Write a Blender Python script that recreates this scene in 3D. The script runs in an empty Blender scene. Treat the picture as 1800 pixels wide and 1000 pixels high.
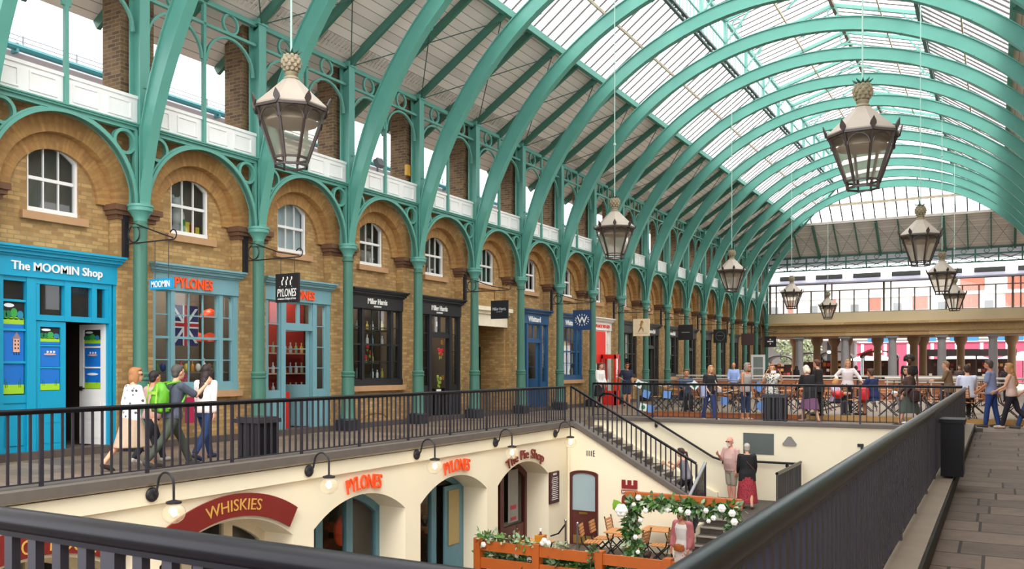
import bpy, bmesh, math, random
from mathutils import Vector, Matrix, Euler
random.seed(7)
SC = bpy.context.scene
COL = SC.collection
PI = math.pi
R = math.radians

# ---------------------------------------------------------------- materials
def lin(c):
    c /= 255.0
    return c / 12.92 if c <= 0.04045 else ((c + 0.055) / 1.055) ** 2.4
def rgb(h):
    h = h.lstrip('#')
    return (lin(int(h[0:2], 16)), lin(int(h[2:4], 16)), lin(int(h[4:6], 16)), 1)
MATS = {}
def base_mat(name):
    m = bpy.data.materials.new(name); m.use_nodes = True
    nt = m.node_tree; b = nt.nodes['Principled BSDF']
    return m, nt, b
def N(nt, t, **kw):
    n = nt.nodes.new(t)
    for k, v in kw.items():
        if hasattr(n, k): setattr(n, k, v)
        else: n.inputs[k].default_value = v
    return n
def M(name, h, rough=0.6, metal=0.0, var=0.12, scale=6.0, bump=0.0, coords='Object', spec=0.5):
    if name in MATS: return MATS[name]
    m, nt, b = base_mat(name)
    c = rgb(h)
    b.inputs['Roughness'].default_value = rough
    b.inputs['Metallic'].default_value = metal
    b.inputs['Specular IOR Level'].default_value = spec
    tc = N(nt, 'ShaderNodeTexCoord')
    no = N(nt, 'ShaderNodeTexNoise'); no.inputs['Scale'].default_value = scale; no.inputs['Detail'].default_value = 4
    nt.links.new(tc.outputs[coords], no.inputs['Vector'])
    mx = N(nt, 'ShaderNodeMix', data_type='RGBA')
    mx.inputs[6].default_value = tuple(max(0, x * (1 - var)) for x in c[:3]) + (1,)
    mx.inputs[7].default_value = tuple(min(1, x * (1 + var)) for x in c[:3]) + (1,)
    nt.links.new(no.outputs['Fac'], mx.inputs[0])
    nt.links.new(mx.outputs[2], b.inputs['Base Color'])
    if bump:
        bp = N(nt, 'ShaderNodeBump'); bp.inputs['Strength'].default_value = bump; bp.inputs['Distance'].default_value = 0.02
        nt.links.new(no.outputs['Fac'], bp.inputs['Height']); nt.links.new(bp.outputs['Normal'], b.inputs['Normal'])
    MATS[name] = m
    return m
def brick_mat(name, c1, c2, mort, bw=0.23, bh=0.075, stain=0.5, offs=0.5, bump=0.35, bias=0.0, stainc='#3a2c20', stain_scale=0.55, msize=0.009):
    m, nt, b = base_mat(name)
    b.inputs['Roughness'].default_value = 0.85
    uv = N(nt, 'ShaderNodeUVMap')
    br = N(nt, 'ShaderNodeTexBrick')
    br.offset = offs
    br.inputs['Color1'].default_value = rgb(c1); br.inputs['Color2'].default_value = rgb(c2); br.inputs['Mortar'].default_value = rgb(mort)
    br.inputs['Scale'].default_value = 1.0; br.inputs['Mortar Size'].default_value = msize; br.inputs['Mortar Smooth'].default_value = 0.2
    br.inputs['Bias'].default_value = bias
    br.inputs['Brick Width'].default_value = bw; br.inputs['Row Height'].default_value = bh
    nt.links.new(uv.outputs['UV'], br.inputs['Vector'])
    no = N(nt, 'ShaderNodeTexNoise'); no.inputs['Scale'].default_value = stain_scale; no.inputs['Detail'].default_value = 6; no.inputs['Roughness'].default_value = .65
    tc = N(nt, 'ShaderNodeTexCoord'); nt.links.new(tc.outputs['Object'], no.inputs['Vector'])
    rp = N(nt, 'ShaderNodeMapRange'); rp.inputs['From Min'].default_value = 0.48; rp.inputs['From Max'].default_value = 0.78
    rp.inputs['To Max'].default_value = stain
    nt.links.new(no.outputs['Fac'], rp.inputs['Value'])
    n2 = N(nt, 'ShaderNodeTexNoise'); n2.inputs['Scale'].default_value = 7.0; n2.inputs['Detail'].default_value = 3
    nt.links.new(uv.outputs['UV'], n2.inputs['Vector'])
    hv = N(nt, 'ShaderNodeHueSaturation'); mv = N(nt, 'ShaderNodeMapRange'); mv.inputs['To Min'].default_value = 0.72; mv.inputs['To Max'].default_value = 1.3
    nt.links.new(n2.outputs['Fac'], mv.inputs['Value']); nt.links.new(mv.outputs['Result'], hv.inputs['Value'])
    nt.links.new(br.outputs['Color'], hv.inputs['Color'])
    mx = N(nt, 'ShaderNodeMix', data_type='RGBA'); mx.inputs[7].default_value = rgb(stainc)
    nt.links.new(rp.outputs['Result'], mx.inputs[0]); nt.links.new(hv.outputs['Color'], mx.inputs[6])
    nt.links.new(mx.outputs[2], b.inputs['Base Color'])
    bp = N(nt, 'ShaderNodeBump'); bp.inputs['Strength'].default_value = bump; bp.inputs['Distance'].default_value = 0.015; bp.invert = True
    nt.links.new(br.outputs['Fac'], bp.inputs['Height']); nt.links.new(bp.outputs['Normal'], b.inputs['Normal'])
    MATS[name] = m
    return m
def stripe_mat(name, c1, c2, axis='Y', period=0.2, width=0.06, rough=0.7, rot=None):
    """planks/boards: thin joint lines every `period` along UV axis."""
    m, nt, b = base_mat(name)
    b.inputs['Roughness'].default_value = rough
    uv = N(nt, 'ShaderNodeUVMap'); sp = N(nt, 'ShaderNodeSeparateXYZ'); nt.links.new(uv.outputs['UV'], sp.inputs[0])
    d = N(nt, 'ShaderNodeMath', operation='DIVIDE'); d.inputs[1].default_value = period
    nt.links.new(sp.outputs['Y' if axis == 'Y' else 'X'], d.inputs[0])
    f = N(nt, 'ShaderNodeMath', operation='FRACT'); nt.links.new(d.outputs[0], f.inputs[0])
    lt = N(nt, 'ShaderNodeMath', operation='LESS_THAN'); lt.inputs[1].default_value = width; nt.links.new(f.outputs[0], lt.inputs[0])
    fl = N(nt, 'ShaderNodeMath', operation='FLOOR'); nt.links.new(d.outputs[0], fl.inputs[0])
    wn = N(nt, 'ShaderNodeTexWhiteNoise', noise_dimensions='1D'); nt.links.new(fl.outputs[0], wn.inputs['W'])
    mr = N(nt, 'ShaderNodeMapRange'); mr.inputs['To Min'].default_value = 0.86; mr.inputs['To Max'].default_value = 1.1
    nt.links.new(wn.outputs['Value'], mr.inputs['Value'])
    hs = N(nt, 'ShaderNodeHueSaturation'); hs.inputs['Color'].default_value = rgb(c1); nt.links.new(mr.outputs['Result'], hs.inputs['Value'])
    mx = N(nt, 'ShaderNodeMix', data_type='RGBA'); mx.inputs[7].default_value = rgb(c2)
    nt.links.new(hs.outputs['Color'], mx.inputs[6]); nt.links.new(lt.outputs[0], mx.inputs[0])
    nt.links.new(mx.outputs[2], b.inputs['Base Color'])
    MATS[name] = m
    return m
def glass_mat(name, tint='#ffffff', refl=0.12, rough=0.02, body=0.0, bodyc='#ffffff', translucent=False):
    m = bpy.data.materials.new(name); m.use_nodes = True
    nt = m.node_tree; nt.nodes.clear()
    o = N(nt, 'ShaderNodeOutputMaterial')
    tr = N(nt, 'ShaderNodeBsdfTransparent'); tr.inputs[0].default_value = rgb(tint)
    gl = N(nt, 'ShaderNodeBsdfGlossy'); gl.inputs['Roughness'].default_value = rough
    fr = N(nt, 'ShaderNodeLayerWeight'); fr.inputs['Blend'].default_value = 0.5
    pw = N(nt, 'ShaderNodeMath', operation='POWER'); pw.inputs[1].default_value = 4.0; nt.links.new(fr.outputs['Facing'], pw.inputs[0])
    mm = N(nt, 'ShaderNodeMath', operation='MULTIPLY_ADD'); mm.inputs[1].default_value = 0.8; mm.inputs[2].default_value = refl
    mm.use_clamp = True
    nt.links.new(pw.outputs[0], mm.inputs[0])
    mx = N(nt, 'ShaderNodeMixShader'); nt.links.new(mm.outputs[0], mx.inputs[0]); nt.links.new(tr.outputs[0], mx.inputs[1]); nt.links.new(gl.outputs[0], mx.inputs[2])
    last = mx
    if body > 0:
        df = N(nt, 'ShaderNodeBsdfTranslucent' if translucent else 'ShaderNodeBsdfDiffuse'); df.inputs[0].default_value = rgb(bodyc)
        m2 = N(nt, 'ShaderNodeMixShader'); m2.inputs[0].default_value = body
        nt.links.new(mx.outputs[0], m2.inputs[1]); nt.links.new(df.outputs[0], m2.inputs[2]); last = m2
    nt.links.new(last.outputs[0], o.inputs['Surface'])
    MATS[name] = m
    return m
def emit_mat(name, h, s):
    m, nt, b = base_mat(name)
    b.inputs['Base Color'].default_value = rgb(h)
    b.inputs['Emission Color'].default_value = rgb(h); b.inputs['Emission Strength'].default_value = s
    MATS[name] = m
    return m
def spot_mat(name, base, spots, scale=25, thr=0.38, rough=0.8, kind='voronoi'):
    m, nt, b = base_mat(name); b.inputs['Roughness'].default_value = rough
    tc = N(nt, 'ShaderNodeTexCoord')
    if kind == 'voronoi':
        t = N(nt, 'ShaderNodeTexVoronoi'); out = 'Distance'
    else:
        t = N(nt, 'ShaderNodeTexNoise'); out = 'Fac'
    t.inputs['Scale'].default_value = scale
    nt.links.new(tc.outputs['Object'], t.inputs['Vector'])
    lt = N(nt, 'ShaderNodeMath', operation='LESS_THAN'); lt.inputs[1].default_value = thr; nt.links.new(t.outputs[out], lt.inputs[0])
    mx = N(nt, 'ShaderNodeMix', data_type='RGBA'); mx.inputs[6].default_value = rgb(base); mx.inputs[7].default_value = rgb(spots)
    nt.links.new(lt.outputs[0], mx.inputs[0]); nt.links.new(mx.outputs[2], b.inputs['Base Color'])
    MATS[name] = m
    return m
def plaid_mat(name, c1, c2, scale=40, rough=0.8, ang=0.0):
    m, nt, b = base_mat(name); b.inputs['Roughness'].default_value = rough
    tc = N(nt, 'ShaderNodeTexCoord'); mp = N(nt, 'ShaderNodeMapping'); mp.inputs['Rotation'].default_value = (0, ang, 0)
    nt.links.new(tc.outputs['Object'], mp.inputs[0])
    ck = N(nt, 'ShaderNodeTexWave'); ck.inputs['Scale'].default_value = scale; ck.inputs['Distortion'].default_value = 1.5
    nt.links.new(mp.outputs[0], ck.inputs['Vector'])
    c2n = N(nt, 'ShaderNodeTexWave'); c2n.bands_direction = 'Z'; c2n.inputs['Scale'].default_value = scale
    nt.links.new(mp.outputs[0], c2n.inputs['Vector'])
    ad = N(nt, 'ShaderNodeMath', operation='MULTIPLY'); nt.links.new(ck.outputs['Fac'], ad.inputs[0]); nt.links.new(c2n.outputs['Fac'], ad.inputs[1])
    mx = N(nt, 'ShaderNodeMix', data_type='RGBA'); mx.inputs[6].default_value = rgb(c1); mx.inputs[7].default_value = rgb(c2)
    nt.links.new(ad.outputs[0], mx.inputs[0]); nt.links.new(mx.outputs[2], b.inputs['Base Color'])
    MATS[name] = m
    return m

# ---------------------------------------------------------------- mesh builder
class MB:
    def __init__(s): s.v = []; s.f = []; s.uv = {}
    def add(s, vs, fs):
        b = len(s.v); s.v += [tuple(x) for x in vs]; s.f += [tuple(b + i for i in f) for f in fs]; return s
    def quad(s, a, b, c, d, uv=None):
        k = len(s.v); s.v += [tuple(a), tuple(b), tuple(c), tuple(d)]
        if uv: s.uv[len(s.f)] = uv
        s.f.append((k, k + 1, k + 2, k + 3)); return s
    def poly(s, pts):
        k = len(s.v); s.v += [tuple(p) for p in pts]; s.f.append(tuple(range(k, k + len(pts)))); return s
    def box(s, x0, y0, z0, x1, y1, z1):
        vs = [(x, y, z) for z in (z0, z1) for y in (y0, y1) for x in (x0, x1)]
        return s.add(vs, [(0, 2, 3, 1), (4, 5, 7, 6), (0, 1, 5, 4), (2, 6, 7, 3), (0, 4, 6, 2), (1, 3, 7, 5)])
    def cbox(s, c, d, m=None):
        vs = [Vector((x * d[0] / 2, y * d[1] / 2, z * d[2] / 2)) for z in (-1, 1) for y in (-1, 1) for x in (-1, 1)]
        if m is not None: vs = [m @ p for p in vs]
        c = Vector(c)
        return s.add([p + c for p in vs], [(0, 2, 3, 1), (4, 5, 7, 6), (0, 1, 5, 4), (2, 6, 7, 3), (0, 4, 6, 2), (1, 3, 7, 5)])
    def bar(s, p0, p1, w, h, up=(0, 0, 1)):
        p0 = Vector(p0); p1 = Vector(p1); d = (p1 - p0).normalized(); up = Vector(up)
        sd = d.cross(up)
        if sd.length < 1e-5: sd = d.cross(Vector((1, 0, 0)))
        sd.normalize(); u = sd.cross(d).normalized()
        vs = []
        for p in (p0, p1):
            for a, b in ((-1, -1), (1, -1), (1, 1), (-1, 1)): vs.append(p + sd * (a * w / 2) + u * (b * h / 2))
        return s.add(vs, [(0, 3, 2, 1), (4, 5, 6, 7), (0, 1, 5, 4), (1, 2, 6, 5), (2, 3, 7, 6), (3, 0, 4, 7)])
    def tube(s, pts, r, n=8, closed=False, cap=True):
        pts = [Vector(p) for p in pts]; k = len(pts)
        rs = r if isinstance(r, (list, tuple)) else [r] * k
        b = len(s.v); prev = None
        for i, p in enumerate(pts):
            a = pts[(i - 1) % k] if (closed or i > 0) else p
            c = pts[(i + 1) % k] if (closed or i < k - 1) else p
            d = (c - a).normalized()
            if prev is None:
                q = Vector((0, 0, 1)) if abs(d.z) < 0.9 else Vector((1, 0, 0))
                u = d.cross(q).normalized()
            else:
                u = (prev - d * prev.dot(d)); u = u.normalized() if u.length > 1e-6 else d.orthogonal().normalized()
            prev = u; w = d.cross(u)
            for j in range(n):
                t = 2 * PI * j / n
                s.v.append(tuple(p + u * (math.cos(t) * rs[i]) + w * (math.sin(t) * rs[i])))
        m = k if closed else k - 1
        for i in range(m):
            for j in range(n):
                a0 = b + i * n + j; a1 = b + i * n + (j + 1) % n; b0 = b + ((i + 1) % k) * n + j; b1 = b + ((i + 1) % k) * n + (j + 1) % n
                s.f.append((a0, a1, b1, b0))
        if cap and not closed:
            s.f.append(tuple(b + j for j in reversed(range(n)))); s.f.append(tuple(b + (k - 1) * n + j for j in range(n)))
        return s
    def lathe(s, prof, n=16, c=(0, 0, 0), sx=1, sy=1, rot=0.0):
        b = len(s.v); c = Vector(c)
        for r, z in prof:
            for j in range(n):
                t = 2 * PI * j / n + rot
                s.v.append((c.x + math.cos(t) * r * sx, c.y + math.sin(t) * r * sy, c.z + z))
        for i in range(len(prof) - 1):
            for j in range(n):
                s.f.append((b + i * n + j, b + i * n + (j + 1) % n, b + (i + 1) * n + (j + 1) % n, b + (i + 1) * n + j))
        if prof[0][0] > 1e-4: s.f.append(tuple(b + j for j in reversed(range(n))))
        if prof[-1][0] > 1e-4: s.f.append(tuple(b + (len(prof) - 1) * n + j for j in range(n)))
        return s
    def ell(s, c, r, n=12, m=8, mat=None):
        b = len(s.v); c = Vector(c)
        P = [Vector((0, 0, -r[2]))]
        for i in range(1, m):
            a = -PI / 2 + PI * i / m
            for j in range(n):
                t = 2 * PI * j / n
                P.append(Vector((math.cos(a) * math.cos(t) * r[0], math.cos(a) * math.sin(t) * r[1], math.sin(a) * r[2])))
        P.append(Vector((0, 0, r[2])))
        if mat is not None: P = [mat @ p for p in P]
        s.v += [tuple(p + c) for p in P]
        for j in range(n):
            s.f.append((b, b + 1 + (j + 1) % n, b + 1 + j))
            e = b + 1 + (m - 2) * n
            s.f.append((e + j, e + (j + 1) % n, b + len(P) - 1))
        for i in range(m - 2):
            for j in range(n):
                a0 = b + 1 + i * n + j; a1 = b + 1 + i * n + (j + 1) % n
                s.f.append((a0, a1, a1 + n, a0 + n))
        return s
    def prism(s, pts, off):
        """pts: 3D polygon; off: extrusion vector"""
        off = Vector(off); pts = [Vector(p) for p in pts]; k = len(pts); b = len(s.v)
        s.v += [tuple(p) for p in pts] + [tuple(p + off) for p in pts]
        s.f.append(tuple(b + i for i in range(k))); s.f.append(tuple(b + k + i for i in reversed(range(k))))
        for i in range(k):
            j = (i + 1) % k; s.f.append((b + i, b + k + i, b + k + j, b + j))
        return s
    def strip(s, A, B, off):
        """solid band between polylines A and B (same length), extruded by off"""
        off = Vector(off); A = [Vector(p) for p in A]; B = [Vector(p) for p in B]; k = len(A); b = len(s.v)
        s.v += [tuple(p) for p in A] + [tuple(p) for p in B] + [tuple(p + off) for p in A] + [tuple(p + off) for p in B]
        for i in range(k - 1):
            s.f += [(b + i, b + i + 1, b + k + i + 1, b + k + i), (b + 2 * k + i, b + 3 * k + i, b + 3 * k + i + 1, b + 2 * k + i + 1),
                    (b + i, b + 2 * k + i, b + 2 * k + i + 1, b + i + 1), (b + k + i, b + k + i + 1, b + 3 * k + i + 1, b + 3 * k + i)]
        for i in (0, k - 1): s.f.append((b + i, b + k + i, b + 3 * k + i, b + 2 * k + i))
        return s
    def ringyz(s, x, cy, cz, ro, ri, th, n=24):
        """flat ring in the YZ plane, thickness th along +x"""
        A = [(x, cy + ro * math.cos(2 * PI * i / n), cz + ro * math.sin(2 * PI * i / n)) for i in range(n + 1)]
        B = [(x, cy + ri * math.cos(2 * PI * i / n), cz + ri * math.sin(2 * PI * i / n)) for i in range(n + 1)]
        return s.strip(A, B, (th, 0, 0))
    def merge(s, o, mat=None):
        b = len(s.v)
        s.v += [tuple(mat @ Vector(p)) for p in o.v] if mat is not None else o.v
        for i, f in enumerate(o.f):
            if i in o.uv: s.uv[len(s.f)] = o.uv[i]
            s.f.append(tuple(b + k for k in f))
        return s
    def mesh(s, name, mat, smooth=True, fix=True, angle=38):
        me = bpy.data.meshes.new(name)
        me.from_pydata(s.v, [], s.f)
        if fix and not s.uv:
            bm = bmesh.new(); bm.from_mesh(me); bmesh.ops.recalc_face_normals(bm, faces=bm.faces); bm.to_mesh(me); bm.free()
        me.update()
        uvl = me.uv_layers.new(name='UVMap'); co = me.vertices; data = uvl.data
        for p in me.polygons:
            n = p.normal
            ax = 0 if abs(n.x) > 0.6 else (1 if abs(n.y) > 0.75 else (2 if abs(n.z) > 0.75 else 0 if abs(n.x) >= abs(n.y) else 1))
            cu = s.uv.get(p.index)
            for q, li in enumerate(p.loop_indices):
                if cu: data[li].uv = cu[q]; continue
                c = co[me.loops[li].vertex_index].co
                data[li].uv = (c.y, c.z) if ax == 0 else ((c.x, c.z) if ax == 1 else (c.x, c.y))
        if smooth:
            me.polygons.foreach_set('use_smooth', [True] * len(me.polygons))
            me.set_sharp_from_angle(angle=R(angle))
        ms = mat if isinstance(mat, (list, tuple)) else [mat]
        for q in ms: me.materials.append(q)
        return me
    def build(s, name, mat, parent=None, smooth=True, fix=True, angle=38):
        return link(name, s.mesh(name, mat, smooth, fix, angle), parent)
def link(name, me, parent=None):
    o = bpy.data.objects.new(name, me); COL.objects.link(o)
    if parent is not None:
        o.parent = parent
        if parent.parent is None and parent.type == 'EMPTY' : o.location = -parent.location
    return o
def tag(o, label=None, cat=None, group=None, kind=None):
    if label: o['label'] = label
    if cat: o['category'] = cat
    if group: o['group'] = group
    if kind: o['kind'] = kind
    return o
def thing(name, label, cat, loc=(0, 0, 0), group=None):
    o = bpy.data.objects.new(name, None); COL.objects.link(o); o.location = loc; o.empty_display_size = 0.2
    return tag(o, label, cat, group)
def struct(o): o['kind'] = 'structure'; return o
KIDS = {}
def dup(root, loc, rotz=0.0, label=None, group=None, scale=None, mats=None):
    if root.name not in KIDS: KIDS[root.name] = [o for o in bpy.data.objects if o.parent == root]
    r = root.copy(); COL.objects.link(r); r.location = loc; r.rotation_euler = (0, 0, rotz)
    if scale: r.scale = (scale,) * 3 if not isinstance(scale, tuple) else scale
    if label: r['label'] = label
    if group: r['group'] = group
    for ch in KIDS[root.name]:
        c = ch.copy(); COL.objects.link(c); c.parent = r
        if ch.name not in KIDS: KIDS[ch.name] = [o for o in bpy.data.objects if o.parent == ch]
        for g in KIDS[ch.name]:
            d = g.copy(); COL.objects.link(d); d.parent = c
    return r
ORD = ['first', 'second', 'third', 'fourth', 'fifth', 'sixth', 'seventh', 'eighth', 'ninth', 'tenth', 'eleventh', 'twelfth', 'thirteenth',
       'fourteenth', 'fifteenth', 'sixteenth', 'seventeenth', 'eighteenth', 'nineteenth', 'twentieth']
def textmesh(body, off=0.0, extrude=0.01, shear=0.0, space=1.0):
    cu = bpy.data.curves.new('lettering', 'FONT'); cu.body = body; cu.size = 1; cu.extrude = extrude; cu.offset = off; cu.shear = shear
    cu.space_character = space; cu.resolution_u = 3
    o = bpy.data.objects.new('lettering', cu); COL.objects.link(o)
    dg = bpy.context.evaluated_depsgraph_get(); me = bpy.data.meshes.new_from_object(o.evaluated_get(dg))
    vs = [v.co.copy() for v in me.vertices]; fs = [tuple(p.vertices) for p in me.polygons]
    bpy.data.objects.remove(o); bpy.data.curves.remove(cu); bpy.data.meshes.remove(me)
    return vs, fs
def text(body, mat, parent, c, right, up, w, h, depth=0.02, off=0.0, shear=0.0, name='lettering', mb=None, space=1.0):
    """flat lettering fitted to w x h metres, centred at c; right/up unit vectors"""
    vs, fs = textmesh(body, off, 0.5, shear, space)
    x0 = min(v.x for v in vs); x1 = max(v.x for v in vs); y0 = min(v.y for v in vs); y1 = max(v.y for v in vs)
    rt = Vector(right).normalized(); u = Vector(up).normalized(); nn = rt.cross(u); c = Vector(c)
    P = [c + rt * (((v.x - x0) / (x1 - x0) - .5) * w) + u * (((v.y - y0) / (y1 - y0) - .5) * h) + nn * (v.z * depth) for v in vs]
    if mb is not None: mb.add(P, fs); return None
    return MB().add(P, fs).build(name, mat, parent, smooth=False, fix=False)
def smoothmesh(mb, name, mat, parent, voxel, it=3, fac=0.5):
    """union of overlapping closed shells -> one continuous surface"""
    me = bpy.data.meshes.new(name); me.from_pydata(mb.v, [], mb.f)
    o = bpy.data.objects.new(name, me); COL.objects.link(o)
    r = o.modifiers.new('r', 'REMESH'); r.mode = 'VOXEL'; r.voxel_size = voxel; r.use_smooth_shade = True
    if it:
        q = o.modifiers.new('s', 'SMOOTH'); q.iterations = it; q.factor = fac
    dg = bpy.context.evaluated_depsgraph_get(); nm = bpy.data.meshes.new_from_object(o.evaluated_get(dg))
    bpy.data.objects.remove(o); bpy.data.meshes.remove(me)
    nm.materials.clear(); nm.materials.append(mat); nm.name = name
    nm.polygons.foreach_set('use_smooth', [True] * len(nm.polygons))
    return link(name, nm, parent)

# ---------------------------------------------------------------- palette
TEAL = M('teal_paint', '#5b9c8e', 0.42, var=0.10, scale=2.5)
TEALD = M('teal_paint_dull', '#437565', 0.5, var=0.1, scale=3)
BRICK = brick_mat('yellow_stock_brick', '#c49e66', '#9c7647', '#97825c', stain=0.42)
BRICKD = brick_mat('sooty_brick', '#7d6444', '#544130', '#84735a', stain=0.8)
VOUS = brick_mat('arch_brick', '#ba8e55', '#9d7345', '#a3814f', bw=0.40, bh=0.075, stain=0.3)
CREAM = M('cream_render', '#f9eed4', 0.75, var=0.05, scale=1.2)
STONE = M('warm_stone', '#b08a62', 0.8, var=0.18, scale=3)
SILL = M('stone_sill', '#b9916a', 0.8, var=0.15, scale=4)
COPING = M('grey_coping_stone', '#665e58', 0.7, var=0.2, scale=5, bump=0.1)
WHITE = M('white_paint', '#f1f0ee', 0.5, var=0.03)
BLACKM = M('black_iron', '#26252a', 0.42, var=0.1, spec=0.4)
RAILM = M('dark_railing_paint', '#2a2832', 0.4, var=0.15, scale=8)
RAILT = M('black_handrail_paint', '#131218', 0.3, var=0.15, scale=8, spec=0.22)
GLASS = glass_mat('window_glass', '#e8eeee', refl=0.05)
GLASSD = glass_mat('dim_window_glass', '#d3dadb', refl=0.05)
ROOFG = glass_mat('roof_glass', '#ffffff', refl=0.03, rough=0.2, body=0.22, bodyc='#ffffff', translucent=True)
DARKIN = M('dark_interior', '#231d1a', 0.9)
# ---------------------------------------------------------------- camera, sky, exposure
cam = bpy.data.cameras.new('camera'); co = bpy.data.objects.new('camera', cam); COL.objects.link(co); SC.camera = co
cam.sensor_width = 36; cam.lens = 30.6; cam.shift_y = 145 / 1800; cam.dof.use_dof = True; cam.dof.focus_distance = 24; cam.dof.aperture_fstop = 12.0; cam.clip_end = 500; cam.clip_start = 0.05
co.location = (0, 0, 1.6); co.rotation_euler = (R(90), 0, R(29.11))
w = bpy.data.worlds.new('sky'); SC.world = w; w.use_nodes = True
nt = w.node_tree; bg = nt.nodes['Background']
tc = N(nt, 'ShaderNodeTexCoord'); sp = N(nt, 'ShaderNodeSeparateXYZ'); nt.links.new(tc.outputs['Generated'], sp.inputs[0])
cr = N(nt, 'ShaderNodeValToRGB'); nt.links.new(sp.outputs['Z'], cr.inputs[0])
cr.color_ramp.elements[0].position = 0.0; cr.color_ramp.elements[0].color = (0.92, 0.95, 1, 1)
cr.color_ramp.elements[1].position = 0.6; cr.color_ramp.elements[1].color = (1.0, 0.99, 0.97, 1)
nt.links.new(cr.outputs[0], bg.inputs['Color']); bg.inputs['Strength'].default_value = 4.2
SC.view_settings.view_transform = 'Standard'; SC.view_settings.look = 'None'; SC.view_settings.gamma = 1; SC.view_settings.use_curve_mapping = False
SC.view_settings.exposure = 0.0
sl = bpy.data.lights.new('hazy_sun', 'SUN'); sl.energy = 2.2; sl.angle = R(25); sl.color = (1, 0.95, 0.86)
so = bpy.data.objects.new('hazy_sun', sl); COL.objects.link(so); so.rotation_euler = (R(38), R(22), 0)

B = 3.047; Y0 = 11.08; XC = -14.3; XM = -5.54
def CY(k): return Y0 + B * k
def CW(k): return Y0 + B * k + .14      # the brick bays sit slightly along from the columns
K0, K1 = -1, 17
XF, XR = -14.62, -14.87
ZS = 4.67
YE = 63.5
DOORBAY = {-1, 1, 3, 5, 7, 9, 11, 13, 15}
trim_n = [0]; win_n = [0]; door_n = [0]
def trim(mb, mat, parent=None, **k):
    trim_n[0] += 1
    return struct(mb.build('trim_%d' % trim_n[0], mat, parent, **k))

# ---------------------------------------------------------------- floors
def paver_mat(name, c1, c2, mort, bw, bh, rough=0.45, stain=0.4, rot=False):
    return brick_mat(name, c1, c2, mort, bw, bh, stain=stain, bump=0.25, stainc='#2d2826', stain_scale=0.9, msize=0.008)
PAVE = paver_mat('york_stone_paving', '#857262', '#665749', '#453c36', 1.0, 0.55, stain=.5)
MATS['york_stone_paving'].node_tree.nodes['Principled BSDF'].inputs['Roughness'].default_value = 0.5
PAVED = brick_mat('dark_flagstones', '#6b5b50', '#54473f', '#27211f', 1.15, 0.6, stain=.6, bump=0.6, stainc='#352d2b', stain_scale=1.8, msize=0.014)
MATS['dark_flagstones'].node_tree.nodes['Principled BSDF'].inputs['Roughness'].default_value = 0.8
def stagger(m, rowh):
    nt = m.node_tree; br = [n for n in nt.nodes if n.type == 'TEX_BRICK'][0]; uv = [n for n in nt.nodes if n.type == 'UVMAP'][0]
    br.offset = 0; sp = N(nt, 'ShaderNodeSeparateXYZ'); nt.links.new(uv.outputs['UV'], sp.inputs[0])
    d = N(nt, 'ShaderNodeMath', operation='DIVIDE'); d.inputs[1].default_value = rowh; nt.links.new(sp.outputs['Y'], d.inputs[0])
    fl = N(nt, 'ShaderNodeMath', operation='FLOOR'); nt.links.new(d.outputs[0], fl.inputs[0])
    wn = N(nt, 'ShaderNodeTexWhiteNoise', noise_dimensions='1D'); nt.links.new(fl.outputs[0], wn.inputs['W'])
    ad = N(nt, 'ShaderNodeMath', operation='MULTIPLY_ADD'); ad.inputs[1].default_value = 3.0; nt.links.new(wn.outputs['Value'], ad.inputs[0]); nt.links.new(sp.outputs['X'], ad.inputs[2])
    cb = N(nt, 'ShaderNodeCombineXYZ'); nt.links.new(ad.outputs[0], cb.inputs[0]); nt.links.new(sp.outputs['Y'], cb.inputs[1]); nt.links.new(cb.outputs[0], br.inputs['Vector'])
stagger(PAVED, .6); stagger(PAVE, .55)
def floor(x0, y0, x1, y1, z, mat, th=0.25):
    mb = MB().box(x0, y0, z - th, x1, y1, z)
    return struct(mb.build('floor', mat))
floor(-15.4, -3, -9.9, 20.8, 0, PAVE)
floor(-15.4, 20.8, -10.75, 24.5, 0, PAVE)
floor(-15.4, 24.5, 30, 62.5, 0, PAVE)
floor(-30, 62.5, 60, 130, 0, M('piazza_cobbles', '#a59a90', 0.7, var=.25, scale=4))
floor(-0.52, -3, 9, 24.5, 0, PAVED)
floor(-9.9, -3, -0.52, 1.6, 0, PAVED)
floor(-10.6, 1.6, -0.5, 24.5, -3.05, M('court_floor', '#5f554f', 0.5, var=.2, scale=1.5))
# dark plinth step along the brick facade
trim(MB().box(-14.95, -3, 0, -14.5, 62.9, .13), M('step_stone', '#51463f', 0.7, var=.3, scale=3))

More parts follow.
